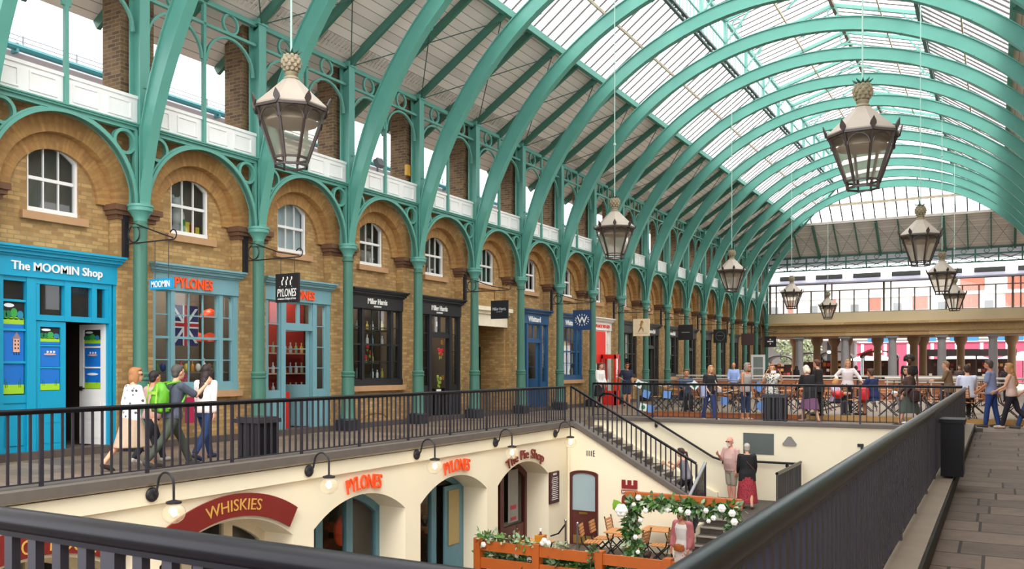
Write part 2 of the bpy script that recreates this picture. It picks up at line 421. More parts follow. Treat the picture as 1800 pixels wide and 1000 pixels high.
# ---------------------------------------------------------------- brick facade
NA = 28
wl = MB(); rec = MB()
def uvq(mb, pts, uvs): mb.quad(*pts, uv=uvs)
def wq(mb, x, y0, z0, y1, z1): uvq(mb, [(x, y0, z0), (x, y1, z0), (x, y1, z1), (x, y0, z1)], [(y0, z0), (y1, z0), (y1, z1), (y0, z1)])
ZT = 6.75
def headz(u): return 5.40 + 0.21 * (1 - (u / .49) ** 2)
for k in range(K0 - 1, K1 + 1):
    yk = CW(k)
    wq(wl, XF, yk - .40, 0, yk + .40, ZS)
    for s in (-1, 1):
        y = yk + s * .40
        uvq(wl, [(XF, y, 0), (XR - .05, y, 0), (XR - .05, y, ZS), (XF, y, ZS)], [(0, 0), (.3, 0), (.3, ZS), (0, ZS)])
    if k == K1: continue
    m = yk + B / 2
    av = MB()
    for i in range(NA):
        a, b = PI * i / NA, PI * (i + 1) / NA
        def P(r, t, x=XF): return (x, m + r * math.cos(t), ZS + r * math.sin(t))
        # spandrel
        pa, pb = P(1.42, a), P(1.42, b)
        qa, qb = (XF, m + B / 2 * math.cos(a), ZT), (XF, m + B / 2 * math.cos(b), ZT)
        uvq(wl, [pa, qa, qb, pb], [(q[1], q[2]) for q in (pa, qa, qb, pb)])
        # outer voussoir ring, intrados, inner ring
        uvq(av, [P(1.12, a), P(1.42, a), P(1.42, b), P(1.12, b)], [(0, 1.3 * a), (.4, 1.3 * a), (.4, 1.3 * b), (0, 1.3 * b)])
        uvq(av, [P(1.12, a, XF), P(1.12, b, XF), P(1.12, b, XR), P(1.12, a, XR)], [(0, 1.3 * a), (0, 1.3 * b), (.25, 1.3 * b), (.25, 1.3 * a)])
        uvq(av, [P(.84, a, XR + .07), P(1.125, a, XR + .07), P(1.125, b, XR + .07), P(.84, b, XR + .07)], [(0, 1.1 * a), (.4, 1.1 * a), (.4, 1.1 * b), (0, 1.1 * b)])
        uvq(av, [P(.84, a, XR + .07), P(.84, b, XR + .07), P(.84, b, XR), P(.84, a, XR)], [(0, 1.1 * a), (0, 1.1 * b), (.07, 1.1 * b), (.07, 1.1 * a)])
    for s in (-1, 1):
        wl.poly([(XF, m + s * 1.42, ZS), (XF, m + s * B / 2, ZS), (XF, m + s * B / 2, ZT)])
        wl.uv[len(wl.f) - 1] = [(m + s * 1.42, ZS), (m + s * B / 2, ZS), (m + s * B / 2, ZT)]
    trim(av, VOUS, fix=False)
    # recess wall
    if k == 4:
        wq(rec, XR, m - 1.12, 3.0, m + 1.12, 4.34)
    else:
        wq(rec, XR, m - 1.12, 3.5, m + 1.12, 4.34)
    for s in (-1, 1):
        n = 8
        for i in range(n):
            u0 = .49 + (1.119 - .49) * i / n; u1 = .49 + (1.119 - .49) * (i + 1) / n
            y0, y1 = m + s * u0, m + s * u1
            z0, z1 = ZS + math.sqrt(1.12 ** 2 - u0 * u0), ZS + math.sqrt(1.12 ** 2 - u1 * u1)
            uvq(rec, [(XR, y0, 4.34), (XR, y1, 4.34), (XR, y1, z1), (XR, y0, z0)], [(y0, 4.34), (y1, 4.34), (y1, z1), (y0, z0)])
        y = m + s * .49
        uvq(rec, [(XR, y, 4.34), (XR - .16, y, 4.34), (XR - .16, y, 5.4), (XR, y, 5.4)], [(0, 4.34), (.16, 4.34), (.16, 5.4), (0, 5.4)])
    for i in range(12):
        u0 = -.49 + .98 * i / 12; u1 = -.49 + .98 * (i + 1) / 12
        z0, z1 = ZS + math.sqrt(1.12 ** 2 - u0 * u0), ZS + math.sqrt(1.12 ** 2 - u1 * u1)
        uvq(rec, [(XR, m + u0, headz(u0)), (XR, m + u1, headz(u1)), (XR, m + u1, z1), (XR, m + u0, z0)],
            [(m + u0, headz(u0)), (m + u1, headz(u1)), (m + u1, z1), (m + u0, z0)])
        uvq(rec, [(XR, m + u0, headz(u0)), (XR - .16, m + u0, headz(u0)), (XR - .16, m + u1, headz(u1)), (XR, m + u1, headz(u1))], [(u0, 0), (u0, .16), (u1, .16), (u1, 0)])
    if k not in DOORBAY and k != 4:     # stall riser under a shop window
        wq(rec, -14.70, m - 1.13, 0, m + 1.13, .98)
        v = MB().box(XR - .1, m - 1.18, .96, -14.56, m + 1.18, 1.1); trim(v, SILL)
wl.merge(rec)
# body of the wall behind (keeps daylight out of the shops) and the far return
struct(wl.build('wall_left', BRICK, fix=False))
bk = MB(); bk.box(-19.2, -3, -.2, -19.0, 62.9, 6.75); bk.box(-19.2, -3, 6.6, -14.9, 62.9, 6.75)
for k in range(K0 - 1, K1 + 1): bk.box(-19.0, CW(k) - .07, 0, -14.9, CW(k) + .07, 6.6)
bk.box(-19.0, -3, -.2, -15.3, 62.9, .11); bk.box(-19.0, -3, 3.72, -14.95, 62.9, 3.82)
struct(bk.build('wall_back', M('shop_inner_wall', '#6d6157', 0.9)))
er = MB(); wq(er, -14.62, 62.5, 0, 63.3, 6.75)
uvq(er, [(-14.62, 63.3, 0), (-19, 63.3, 0), (-19, 63.3, 6.75), (-14.62, 63.3, 6.75)], [(0, 0), (4.4, 0), (4.4, 6.75), (0, 6.75)])
struct(er.build('wall_end', BRICK, fix=False))
# imposts on the pilasters
IMP = M('brown_stone_impost', '#6c4c36', 0.8, var=.2, scale=5)
for k in range(K0, K1 + 1):
    y = CW(k); mb = MB()
    for dz0, dz1, o in ((4.42, 4.50, .04), (4.50, 4.58, .09), (4.58, 4.69, .13)):
        mb.box(XR - .02, y - .40 - o, dz0, XF + o, y + .40 + o, dz1)
    trim(mb, IMP)
# vent arch low in the wall of one bay
m2 = CW(2) + B / 2
trim(MB().strip([(-14.7, m2 - .1 + .62 * math.cos(PI * i / 12), .22 + .22 * math.sin(PI * i / 12)) for i in range(13)],
                [(-14.7, m2 - .1 + .5 * math.cos(PI * i / 12), .22 + .14 * math.sin(PI * i / 12)) for i in range(13)], (.03, 0, 0)), VOUS)

# passage in bay 4
m4 = CW(4) + B / 2
ps = MB()
for s in (-1, 1):
    y = m4 + s * 1.02
    uvq(ps, [(XR + .1, y, 0), (-17.6, y, 0), (-17.6, y, 3.1), (XR + .1, y, 3.1)], [(0, 0), (2.8, 0), (2.8, 3.1), (0, 3.1)])
    wq(ps, XR + .1, m4 + s * 1.02, 0, m4 + s * 1.13, 3.1)
uvq(ps, [(-17.6, m4 - 1.02, 0), (-17.6, m4 + 1.02, 0), (-17.6, m4 + 1.02, 3.1), (-17.6, m4 - 1.02, 3.1)], [(0, 0), (2, 0), (2, 3.1), (0, 3.1)])
ps.quad((XR + .1, m4 - 1.02, 3.1), (XR + .1, m4 + 1.02, 3.1), (-17.6, m4 + 1.02, 3.1), (-17.6, m4 - 1.02, 3.1), uv=[(0, 0), (2, 0), (2, 2.7), (0, 2.7)])
struct(ps.build('wall_passage', BRICK, fix=False))
door_n[0] += 1
d = struct(MB().box(-16.45, m4 + .97, 0, -15.7, m4 + 1.02, 2.3).build('door_%d' % door_n[0], M('black_door', '#1b191a', .5)))
lm = MB().box(XR, m4 - 1.1, 2.95, XR + .2, m4 + 1.1, 3.35)
lm.box(XR, m4 - 1.16, 3.35, XR + .27, m4 + 1.16, 3.45); lm.box(XR, m4 - 1.22, 3.45, XR + .36, m4 + 1.22, 3.58)
trim(lm, M('cream_paint', '#efe3cc', .6))

# upstairs sash windows
SASHW = WHITE
shade_w = M('white_window_blind', '#dfe6ea', .8); green_c = M('dark_green_curtain', '#1f4f40', .8); room_d = M('upstairs_room', '#a39b90', .9)
for k in range(K0, K1):
    m = CW(k) + B / 2; win_n[0] += 1
    x0 = XR - .13
    fr = MB()
    A = [(x0, m - .49, 4.36), (x0, m - .49, 5.40)] + [(x0, m + u, headz(u)) for u in [-.49 + .98 * i / 14 for i in range(1, 14)]] + [(x0, m + .49, 5.40), (x0, m + .49, 4.36)]
    Bq = []
    for p in A:
        u = p[1] - m; Bq.append((x0, m + u * .9, p[2] - (.055 if p[2] > 4.4 else -.0)))
    fr.strip(A, Bq, (.09, 0, 0))
    fr.box(x0, m - .49, 4.34, x0 + .1, m + .49, 4.44)
    o = struct(fr.build('window_%d' % win_n[0], WHITE))
    gl = MB()
    for u in (-.145, .145): gl.box(x0 + .01, m + u - .010, 4.40, x0 + .06, m + u + .010, headz(u) - .05)
    gl.box(x0 + .005, m - .43, 4.93, x0 + .075, m + .43, 4.99)
    gl.build('glazing_bars', WHITE, o)
    gp = MB().poly([(x0 + .03, p[1], p[2]) for p in Bq]); gp.build('pane', GLASSD, o, fix=False)
    si = MB().box(XR - .1, m - .63, 4.20, XR + .1, m + .63, 4.34); trim(si, SILL)
    bd = MB().box(x0 - .42, m - .6, 4.2, x0 - .38, m + .9, 5.8)
    mat = room_d
    if k in (1,): mat = shade_w
    if k in (4,): mat = green_c
    if mat is not room_d: bd = MB().box(x0 - .06, m - .46, 4.36, x0 - .04, m + .46, 5.6)
    bd.build('blind' if mat is not room_d else 'room_wall', mat, o)
# things standing on the upper sills
def blob(name, label, cat, mb, mat, grp=None): return tag(mb.build(name, mat), label, cat, grp)
m0 = CW(0) + B / 2
xs = XR - .28
tb = thing('teddy_bear', 'white teddy bear sitting behind the sash window over the orange lettering', 'toy', (xs, m0 - .1, 4.36))
q = MB().ell((xs, m0 - .1, 4.78), (.12, .17, .2)).ell((xs + .02, m0 - .12, 5.06), (.12, .14, .13)).ell((xs, m0 - .22, 5.18), (.04, .05, .05)).ell((xs, m0 - .02, 5.18), (.04, .05, .05))
q.build('body', M('white_plush', '#e8e6e2', .95), tb)
for i, (dy, c) in enumerate(((-.05, '#3f8f3a'), (.06, '#e8d23a'), (.2, '#c8332b'), (.32, '#d9c53a'))):
    g = MB().box(xs + .06, m0 + dy - .05, 4.37, xs + .13, m0 + dy + .05, 4.72 - .04 * i)
    tag(g.build('toy_box', M('toy_box_%d' % i, c, .5)), ['green', 'yellow and green', 'red', 'yellow'][i] + ' toy box standing below the white teddy bear upstairs' , 'box')
mm = CW(2) + B / 2
for dy, dz, rr in ((-.1, 4.6, .2), (.2, 5.0, .16), (.16, 4.62, .19)):
    blob('stuffed_bag', 'pale stuffed bag %s behind the sash window above the black window' % {4.6: 'at near side', 5.0: 'on top', 4.62: 'at far side'}[dz], 'bag',
         MB().ell((xs, mm + dy, dz), (.14, rr * .8, rr)), M('pale_bag', '#b8a89c', .8))
m6 = CW(6) + B / 2
blob('rolled_paper', 'white rolled bundle lying on the sill above the blue hanging sign', 'roll',
     MB().tube([(XR + .02, m6 - .45, 4.40), (XR + .02, m6 + .45, 4.40)], .06, 10), WHITE)

# ---------------------------------------------------------------- piers, parapet, neighbour roof
for k in range(K0, K1 + 1):
    y = CW(k)
    mb = MB()
    mb.box(-15.1, y - .37, 6.7, -14.56, y + .37, 9.3)
    o = mb.build('wall_pier', BRICKD); struct(o)
PANEL = WHITE
for k in range(K0 - 1, K1):
    y = CY(k); m = y + B / 2; mb = MB()
    x0 = XC - .03
    mb.box(x0 - .1, y, 6.18, x0, y + B, 6.73)
    mb.box(x0 - .12, y, 6.70, x0 + .03, y + B, 6.76)
    for c in (-1.09, -.40, .40, 1.09):      # raised frames round the panels
        a, b = m + c - .25, m + c + .25
        for z0, z1 in ((6.60, 6.63), (6.30, 6.33)): mb.box(x0, a, z0, x0 + .022, b, z1)
        for yy in (a, b - .03): mb.box(x0, yy, 6.331, x0 + .022, yy + .03, 6.599)
    trim(mb, PANEL)
nb = MB().box(-24, -6, 0, -20.0, 70, 8.95); struct(nb.build('wall_neighbour', M('mauve_grey_render', '#b9adb0', .8, var=.05)))
nr = MB().prism([(-20.05, -6, 9.08), (-23, -6, 10.35), (-23, -6, 10.2), (-20.05, -6, 8.95)], (0, 76, 0))
struct(nr.build('roof_neighbour', M('pale_slate', '#cfd0d6', .6, var=.06)))
gu = MB().tube([(-19.85, -6, 9.02), (-19.85, 70, 9.02)], .09, 8)
for i in range(26):
    gu.box(-20, -6 + 3 * i, 8.88, -19.78, -5.94 + 3 * i, 9.1)
tag(gu.build('gutter', M('bright_teal_gutter', '#33797f', .4)), 'bright teal gutter running along the pale roof behind the brick piers', 'gutter')
sg = MB()
for zz, xx in ((10.0, -22.0), (10.12, -22.0)): sg.tube([(xx, -6, zz), (xx, 70, zz)], .015, 6)
for i in range(50): sg.box(-22.02, -6 + 1.5 * i, 9.85, -21.98, -5.96 + 1.5 * i, 10.15)
tag(sg.build('snow_guard', M('grey_metal', '#6f7478', .5)), 'thin grey snow guard rail on the pale roof behind the brick piers', 'rail')

# ---------------------------------------------------------------- iron columns, arches, clerestory
def column(root):
    MB().lathe([(.20, .30), (.20, .34), (.175, .42), (.165, .6), (.155, 1.34), (.175, 1.36), (.175, 1.39), (.155, 1.405), (.172, 1.44), (.172, 1.47), (.142, 1.5),
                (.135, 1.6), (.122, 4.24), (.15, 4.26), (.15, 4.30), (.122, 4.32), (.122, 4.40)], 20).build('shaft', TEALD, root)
    MB().lathe([(.122, 4.38), (.13, 4.44), (.18, 4.52), (.21, 4.56), (.225, 4.57), (.225, 4.64), (.24, 4.645), (.24, 4.69), (.1, 4.69)], 20).build('capital', TEAL, root)
    MB().box(-.22, -.22, 0, .22, .22, .27).lathe([(.23, .27), (.20, .31)], 20).build('plinth', M('black_plinth', '#23262a', .5), root)
    p = MB().box(-.13, -.045, 4.69, .13, .045, 9.2); p.box(-.15, -.14, 4.69, -.11, .14, 9.2); p.box(.1, -.11, 4.69, .13, .11, 9.2)
    p.box(-.15, -.15, 9.14, .15, .15, 9.26)
    for z in (5.2, 5.7, 6.3, 6.9): p.box(.12, -.03, z, .16, .03, z + .03)
    p.build('upper_post', TEAL, root)
c0 = thing('iron_column', 'x', 'column', (0, 0, 0), 'green iron columns along the brick facade'); column(c0)
where = {-1: 'beside the near edge of the bright blue shop', 0: 'between the bright blue shop and the orange-lettered window', 1: 'before the blue-grey shop door, beside a black hanging sign',
         2: 'between the blue-grey shop door and the first black shop front', 3: 'between the two black perfume shop fronts', 4: 'before the brick passage, beside a black square sign',
         5: 'between the brick passage and the navy blue shop door', 6: 'between the navy shop door and the navy window', 7: 'between the navy window and the red and white shop'}
for k in range(K0, K1 + 1):
    lb = 'green cast-iron column ' + (where[k] if k in where else 'of the brick facade, %s along after the red and white shop' % ORD[k - 8])
    if k == K0: c0.location = (XC, CY(k), 0); c0['label'] = lb
    else: dup(c0, (XC, CY(k), 0), 0, lb)
def bayname(k):
    n = ['over the bright blue shop', 'over the orange-lettered shop window', 'over the blue-grey shop door', 'over the first black shop window', 'over the black shop door', 'over the brick passage',
         'over the navy blue shop door', 'over the navy shop window', 'over the red and white shop']
    return n[k + 1] if k + 1 < len(n) else 'over bay %s after the red and white shop' % ['one', 'two', 'three', 'four', 'five', 'six', 'seven', 'eight', 'nine'][k + 1 - len(n)]
def arch_frame(root):
    h = B / 2; n = 36; x0 = -.05; zc = 4.69
    A = [(x0, 1.36 * math.cos(PI * i / n), zc + 1.36 * math.sin(PI * i / n)) for i in range(n + 1)]
    Bq = [(x0, 1.46 * math.cos(PI * i / n), zc + 1.46 * math.sin(PI * i / n)) for i in range(n + 1)]
    a = MB().strip(A, Bq, (.10, 0, 0))
    A2 = [(x0 - .03, p[1] * 1.0, p[2]) for p in A]; B2 = [(x0 - .03, q[1] * .975, zc + (q[2] - zc) * .975) for q in Bq]
    a.strip(A2, B2, (.16, 0, 0))
    a.build('arch', TEAL, root)
    b = MB().box(-.06, -h + .12, 6.07, .06, h - .12, 6.14); b.box(-.11, -h + .12, 6.14, .11, h - .12, 6.175); b.box(-.14, -h + .12, 6.175, .14, h - .12, 6.20)
    b.build('beam', TEAL, root)
    for s in (-1, 1):
        MB().ringyz(x0, s * 1.155, 5.83, .245, .185, .10).build('ring', TEAL, root)
        MB().box(-.04, s * (h - .13) - .03, 4.7, .06, s * (h - .13) + .03, 6.1).build('side_bar', TEAL, root)
f0 = thing('iron_arch', 'x', 'arch', (0, 0, 0), 'green iron arches over the shop fronts'); arch_frame(f0)
def clerestory(root):
    h = B / 2
    MB().box(-.05, -h + .1, 9.1, .05, h - .1, 9.2).build('top_chord', TEAL, root)
    MB().box(-.04, -h + .1, 8.66, .04, h - .1, 8.72).build('lower_chord', TEAL, root)
    MB().box(-.04, -.035, 6.2, .04, .035, 9.1).build('mullion', TEAL, root)
    for c in (-.709, .709):
        r = .676
        A = [(-.03, c + r * math.cos(PI * i / 20), 7.95 + r * math.sin(PI * i / 20)) for i in range(21)]
        Bq = [(-.03, c + (r - .05) * math.cos(PI * i / 20), 7.95 + (r - .05) * math.sin(PI * i / 20)) for i in range(21)]
        MB().strip(A, Bq, (.06, 0, 0)).build('arch', TEAL, root)
        MB().ringyz(-.03, c, 8.91, .225, .18, .06).build('ring', TEAL, root)
g0 = thing('clerestory_frame', 'x', 'frame', (0, 0, 0), 'green iron clerestory frames above the white parapet'); clerestory(g0)
for k in range(K0, K1):
    m = CY(k) + B / 2
    for p, nm in ((f0, 'green iron arch with two rings '), (g0, 'green iron clerestory frame with rings ')):
        if k == K0: p.location = (XC, m, 0); p['label'] = nm + bayname(k)
        else: dup(p, (XC, m, 0), 0, nm + bayname(k))

# ---------------------------------------------------------------- ribs
RC = (XM, 3.835); RR = 8.8
def rib(root):
    def arc(rf, a0=5.3, a1=174.7, n=64):
        out = []
        for i in range(n + 1):
            a = R(a0 + (a1 - a0) * i / n); r = rf(min(a, PI - a))
            out.append((math.cos(a) * r, math.sin(a) * r))
        return out
    dep = lambda a: .06 + .13 * min(1, a / R(26))
    inn = arc(lambda a: RR - dep(a)); out = arc(lambda a: RR + dep(a))
    P = lambda L, y: [(p[0], y, p[1]) for p in L]
    MB().strip(P(inn, -.045), P(out, -.045), (0, .09, 0)).build('web', TEAL, root)
    i2 = arc(lambda a: RR - dep(a) - .03); o2 = arc(lambda a: RR + dep(a) + .03)
    MB().strip(P(inn, -.11), P(i2, -.11), (0, .22, 0)).build('lower_flange', TEAL, root)
    MB().strip(P(out, -.09), P(o2, -.09), (0, .18, 0)).build('upper_flange', TEAL, root)
    cm = None
    for a in (16, 24, 33, 43, 55, 70, 90, 110, 125, 137, 147):
        if cm is None: cm = MB().cbox((0, 0, 0), (.05, .26, .07)).mesh('clip', TEAL)
        o = bpy.data.objects.new('clip', cm); COL.objects.link(o); o.parent = root
        o.location = (math.cos(R(a)) * (RR - .2), 0, math.sin(R(a)) * (RR - .2)); o.rotation_euler = (0, -R(a), 0)
r0 = thing('roof_rib', 'x', 'rib', (0, 0, 0), 'curved green roof ribs'); rib(r0)
for k in range(-1, 16):
    lb = 'curved green iron roof rib, %s from the near end of the hall' % ORD[k + 1]
    if k == -1: r0.location = (RC[0], CY(k), RC[1]); r0['label'] = lb
    else: dup(r0, (RC[0], CY(k), RC[1]), 0, lb)
# last, hipped bay: the two quarter ribs that die into the hip
for k in (16,):
    q = thing('hip_rib', 'short green rib rising into the hip at the far end of the hall', 'rib', (RC[0], CY(k), RC[1]))
    pts_i = []; pts_o = []
    for i in range(20):
        a = R(180 - (5.3 + 38 * i / 19)); pts_i.append((RC[0] + math.cos(a) * (RR - .18), CY(k) - .05, RC[1] + math.sin(a) * (RR - .18))); pts_o.append((RC[0] + math.cos(a) * (RR + .15), CY(k) - .05, RC[1] + math.sin(a) * (RR + .15)))
    MB().strip(pts_i, pts_o, (0, .1, 0)).build('web', TEAL, q)
    MB().strip([(p[0], p[1] - .06, p[2]) for p in pts_i], [(p[0] + .03, p[1] - .06, p[2] - .01) for p in pts_i], (0, .22, 0)).build('lower_flange', TEAL, q)

# ---------------------------------------------------------------- roof: soffit, rafters, glass, lantern
SO = stripe_mat('soffit_boards', '#ece3da', '#a89d94', 'Y', .24, .09, .8)
ZP = 9.24
def roofz(t): return ZP + .651 * t if t <= 2.81 else ZP + 1.829 + .745 * (t - 2.81)     # t: metres in from the posts
YS = -5.0
def rp(side, t, y, dz=0): return (XC + t if side < 0 else 2 * XM - XC - t, y, roofz(t) + dz)
for side in (-1, 1):
    mb = MB()
    for (a, b) in ((-1.35, 0), (0, 2.81)):
        ya, yb = YE - a, YE - b
        p = [rp(side, a, YS, .1), rp(side, b, YS, .1), rp(side, b, yb, .1), rp(side, a, ya, .1)]
        L = math.hypot(b - a, roofz(b) - roofz(a)); s0 = a * L / (b - a)
        mb.quad(*p, uv=[(YS, s0), (YS, s0 + L), (yb, s0 + L), (ya, s0)])
    struct(mb.build('ceiling', SO, fix=False))
    # dark outer covering above the boards
    oc = MB()
    oc.quad(rp(side, -1.4, YS, .2), rp(side, 2.81, YS, .2), rp(side, 2.81, YE - 2.81, .2), rp(side, -1.4, YE + 1.4, .2))
    struct(oc.build('roof_cover', M('roof_slate', '#5b5a60', .8), fix=False))
# end hip soffit
mb = MB(); xa, xb = XC, 2 * XM - XC
mb.quad((xa - 1.0, YE + 1.0, roofz(-1.0) + .1), (xb + 1.0, YE + 1.0, roofz(-1.0) + .1), (xb - 2.81, YE - 2.81, roofz(2.81) + .1), (xa + 2.81, YE - 2.81, roofz(2.81) + .1),
        uv=[(0, 0), (19, 0), (16, 4.5), (3, 4.5)])
struct(mb.build('ceiling_end', stripe_mat('soffit_boards_grey', '#ebe4df', '#b5ada8', 'Y', .24, .08, .8), fix=False))
# rafters under the soffit
def rafter(name, p0, p1, label, grp, w=.09, h=.2, mat=None):
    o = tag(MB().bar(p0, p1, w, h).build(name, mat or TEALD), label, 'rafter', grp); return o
for k in range(-2, K1 + 1):
    for half in (0, 1):
        y = CY(k) + half * B / 2
        if y > YE - .3: continue
        tmax = min(2.81, YE - y)
        if tmax < .5: continue
        p0 = rp(-1, -1.3, y, -.02); p1 = rp(-1, tmax, y, -.02)
        mb = MB().bar(rp(-1, -1.3, y, -.03), rp(-1, 0, y, -.03), .09, .2); mb.bar(rp(-1, 0, y, -.03), p1, .09, .2)
        pos = ('at' if not half else 'midway beyond')
        lb = 'green rafter under the white boards %s the %s' % (pos, 'near edge of the view' if k < -1 else '%s roof rib' % ORD[k + 1] if k < 16 else '%s roof post from the near end' % ORD[k + 1])
        tag(mb.build('rafter', TEALD), lb, 'rafter', 'green rafters under the boarded eaves')
        if not half:
            wb = MB().bar(rp(-1, -1.0, y + .1, .06), rp(-1, 2.7, y + .1, .06), .1, .05)
            if tmax > 2.7: trim(wb, M('pale_batten', '#d8d0c8', .7))
        if k >= -1 and not half and tmax > 2.7:
            mb = MB().bar(rp(1, -1.3, y, -.03), rp(1, 0, y, -.03), .09, .2); mb.bar(rp(1, 0, y, -.03), rp(1, 2.81, y, -.03), .09, .2)
            tag(mb.build('rafter', TEALD), 'green rafter on the opposite eaves, at the %s roof rib' % (ORD[k + 1]), 'rafter', 'green rafters on the opposite eaves')
# wind-brace rods crossing under each bay
RODM = M('brace_rod', '#3b5a50', .5)
for k in range(-1, 15):
    y0, y1 = CY(k), CY(k + 1)
    o = thing('brace_rods', 'thin crossed brace rods under the eaves ' + bayname(k), 'brace', (XC, y0, 9.3), 'crossed brace rods under the eaves')
    MB().tube([rp(-1, .1, y0, -.14), rp(-1, 2.7, y1, -.14)], .014, 5).build('rod', RODM, o)
    MB().tube([rp(-1, .1, y1, -.16), rp(-1, 2.7, y0, -.16)], .014, 5).build('rod', RODM, o)
# dentil comb along the post line
dm = MB()
y = CY(-1)
while y < YE - 1:
    dm.bar(rp(-1, .12, y, .07), rp(-1, .42, y, .07), .045, .03); y += .13
trim(dm, M('pale_dentils', '#d9cfc6', .7))
# purlins
def purlin(side, t, label, w=.12, h=.16, mat=None, dz=0.0, y0=YS):
    return tag(MB().bar(rp(side, t, y0, dz), rp(side, t, YE - t, dz), w, h).build('purlin', mat or TEAL), label, 'beam')
purlin(-1, 2.85, 'green edge beam between boards and glass above the shop fronts', .14, .2)
purlin(1, 2.85, 'green edge beam between boards and glass on the opposite side', .14, .2)
OCH = M('ochre_purlin', '#b9a48e', .6)
purlin(-1, 4.15, 'slim tan purlin halfway up the glass above the shops', .05, .09, OCH, .0)
purlin(1, 4.15, 'slim tan purlin halfway up the glass on the opposite side', .05, .09, OCH, .0)
DKB = M('dark_lattice_beam', '#4c5a58', .5)
TL = 5.4
for side, wh in ((-1, 'above the shops'), (1, 'on the opposite side')):
    o = thing('lantern_kerb', 'dark grey triple beam at the foot of the roof lantern ' + wh, 'beam', rp(side, TL, 10))
    for dz, tt in ((-.12, TL), (.0, TL + .05), (.12, TL)):
        MB().bar(rp(side, tt, YS, dz), rp(side, tt, YE - TL, dz), .1, .06).build('beam', DKB, o)
    lz = MB()
    for i in range(44):
        yy = YS + .5 + i * 1.4
        if yy > YE - TL - 1.4: break
        lz.bar(rp(side, TL, yy, -.1), rp(side, TL, yy + .7, .1), .03, .03); lz.bar(rp(side, TL, yy + .7, .1), rp(side, TL, yy + 1.4, -.1), .03, .03)
    lz.build('lacing', DKB, o)
# glass
BARM = M('glazing_bar', '#4f4946', .6)
def window(mb, mat, **k):
    win_n[0] += 1
    return struct(mb.build('window_%d' % win_n[0], mat, **k))
for side in (-1, 1):
    for k in range(-3, 17):
        y0, y1 = CY(k), CY(k + 1)
        if k == -3: y0 = YS
        y0b = min(y0, YE - TL); y1a = min(y1, YE - 2.81); y1b = min(y1, YE - TL)
        if y1a - y0 < .05: continue
        pts = [rp(side, 2.81, y0, .16), rp(side, 2.81, y1a, .16)] + ([rp(side, TL, y1b, .16)] if y1b > y0b + .01 else []) + [rp(side, min(TL, YE - y0), y0, .16)]
        o = window(MB().poly(pts), ROOFG, fix=False)
        br = MB(); yy = y0 + .3
        while yy < y1a + .01:
            te = min(TL, YE - yy)
            if te > 2.9: br.bar(rp(side, 2.81, yy, .12), rp(side, te, yy, .12), .025, .05)
            yy += .43
        br.build('glazing_bars', BARM, o)
# end hip glass
pts = [(XC + 2.81, YE - 2.81, roofz(2.81) + .16), (xb - 2.81, YE - 2.81, roofz(2.81) + .16), (xb - TL, YE - TL, roofz(TL) + .16), (XC + TL, YE - TL, roofz(TL) + .16)]
o = window(MB().poly(pts), ROOFG, fix=False)
br = MB()
for i in range(1, 18):
    x = XC + 2.81 + (xb - XC - 5.62) * i / 18
    te = min(TL, 2.81 + min(x - XC - 2.81, xb - 2.81 - x)); 
    br.bar((x, YE - 2.81, roofz(2.81) + .1), (x, YE - te, roofz(te) + .1), .075, .06)
br.build('glazing_bars', BARM, o)
for t, nm, w_, mt in ((2.85, 'pale beam at the foot of the far end glass', .2, M('pale_beam', '#b5aca4', .6)), (4.1, 'tan purlin across the far end glass', .08, OCH)):
    tag(MB().bar((XC + t, YE - t, roofz(t) + .04), (xb - t, YE - t, roofz(t) + .04), w_, .16).build('purlin', mt), nm, 'beam')
for s, wh in ((-1, 'above the shops'), (1, 'on the opposite side')):
    a = rp(s, 0, YE); b = rp(s, TL, YE - TL); c = rp(s, 2.81, YE - 2.81)
    tag(MB().bar(a, c, .16, .24).bar(c, b, .16, .24).build('hip_beam', TEAL), 'green hip beam at the far corner of the roof ' + wh, 'beam')
# hip rafters and the end truss
for i in range(0, 13):
    x = XC + .9 + i * 1.31
    big = i % 3 == 2
    te = min(2.81, min(x - XC, xb - x))
    if te < .4: continue
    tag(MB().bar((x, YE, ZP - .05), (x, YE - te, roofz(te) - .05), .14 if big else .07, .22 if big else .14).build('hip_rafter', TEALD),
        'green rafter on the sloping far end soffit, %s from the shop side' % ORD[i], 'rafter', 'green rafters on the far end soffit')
cr_ = MB()
for i in range(0, 12):
    x0 = XC + .9 + i * 1.31; x1 = x0 + 1.31
    if i in (0, 11): continue
    cr_.tube([(x0, YE - .1, ZP + .0), (x1, YE - 2.6, roofz(2.6) - .1)], .012, 4); cr_.tube([(x1, YE - .1, ZP + .0), (x0, YE - 2.6, roofz(2.6) - .1)], .012, 4)
tag(cr_.build('brace_rods', RODM), 'thin crossed brace rods under the far end soffit', 'brace')
tr = thing('end_truss', 'long green lattice truss with rings across the far end of the hall', 'truss', (XC, YE, 8.4))
for z, h_ in ((9.2, .1), (8.82, .1), (8.32, .09)): MB().box(XC - .1, YE - .06, z, xb, YE + .06, z + h_).build('chord', TEALD, tr)
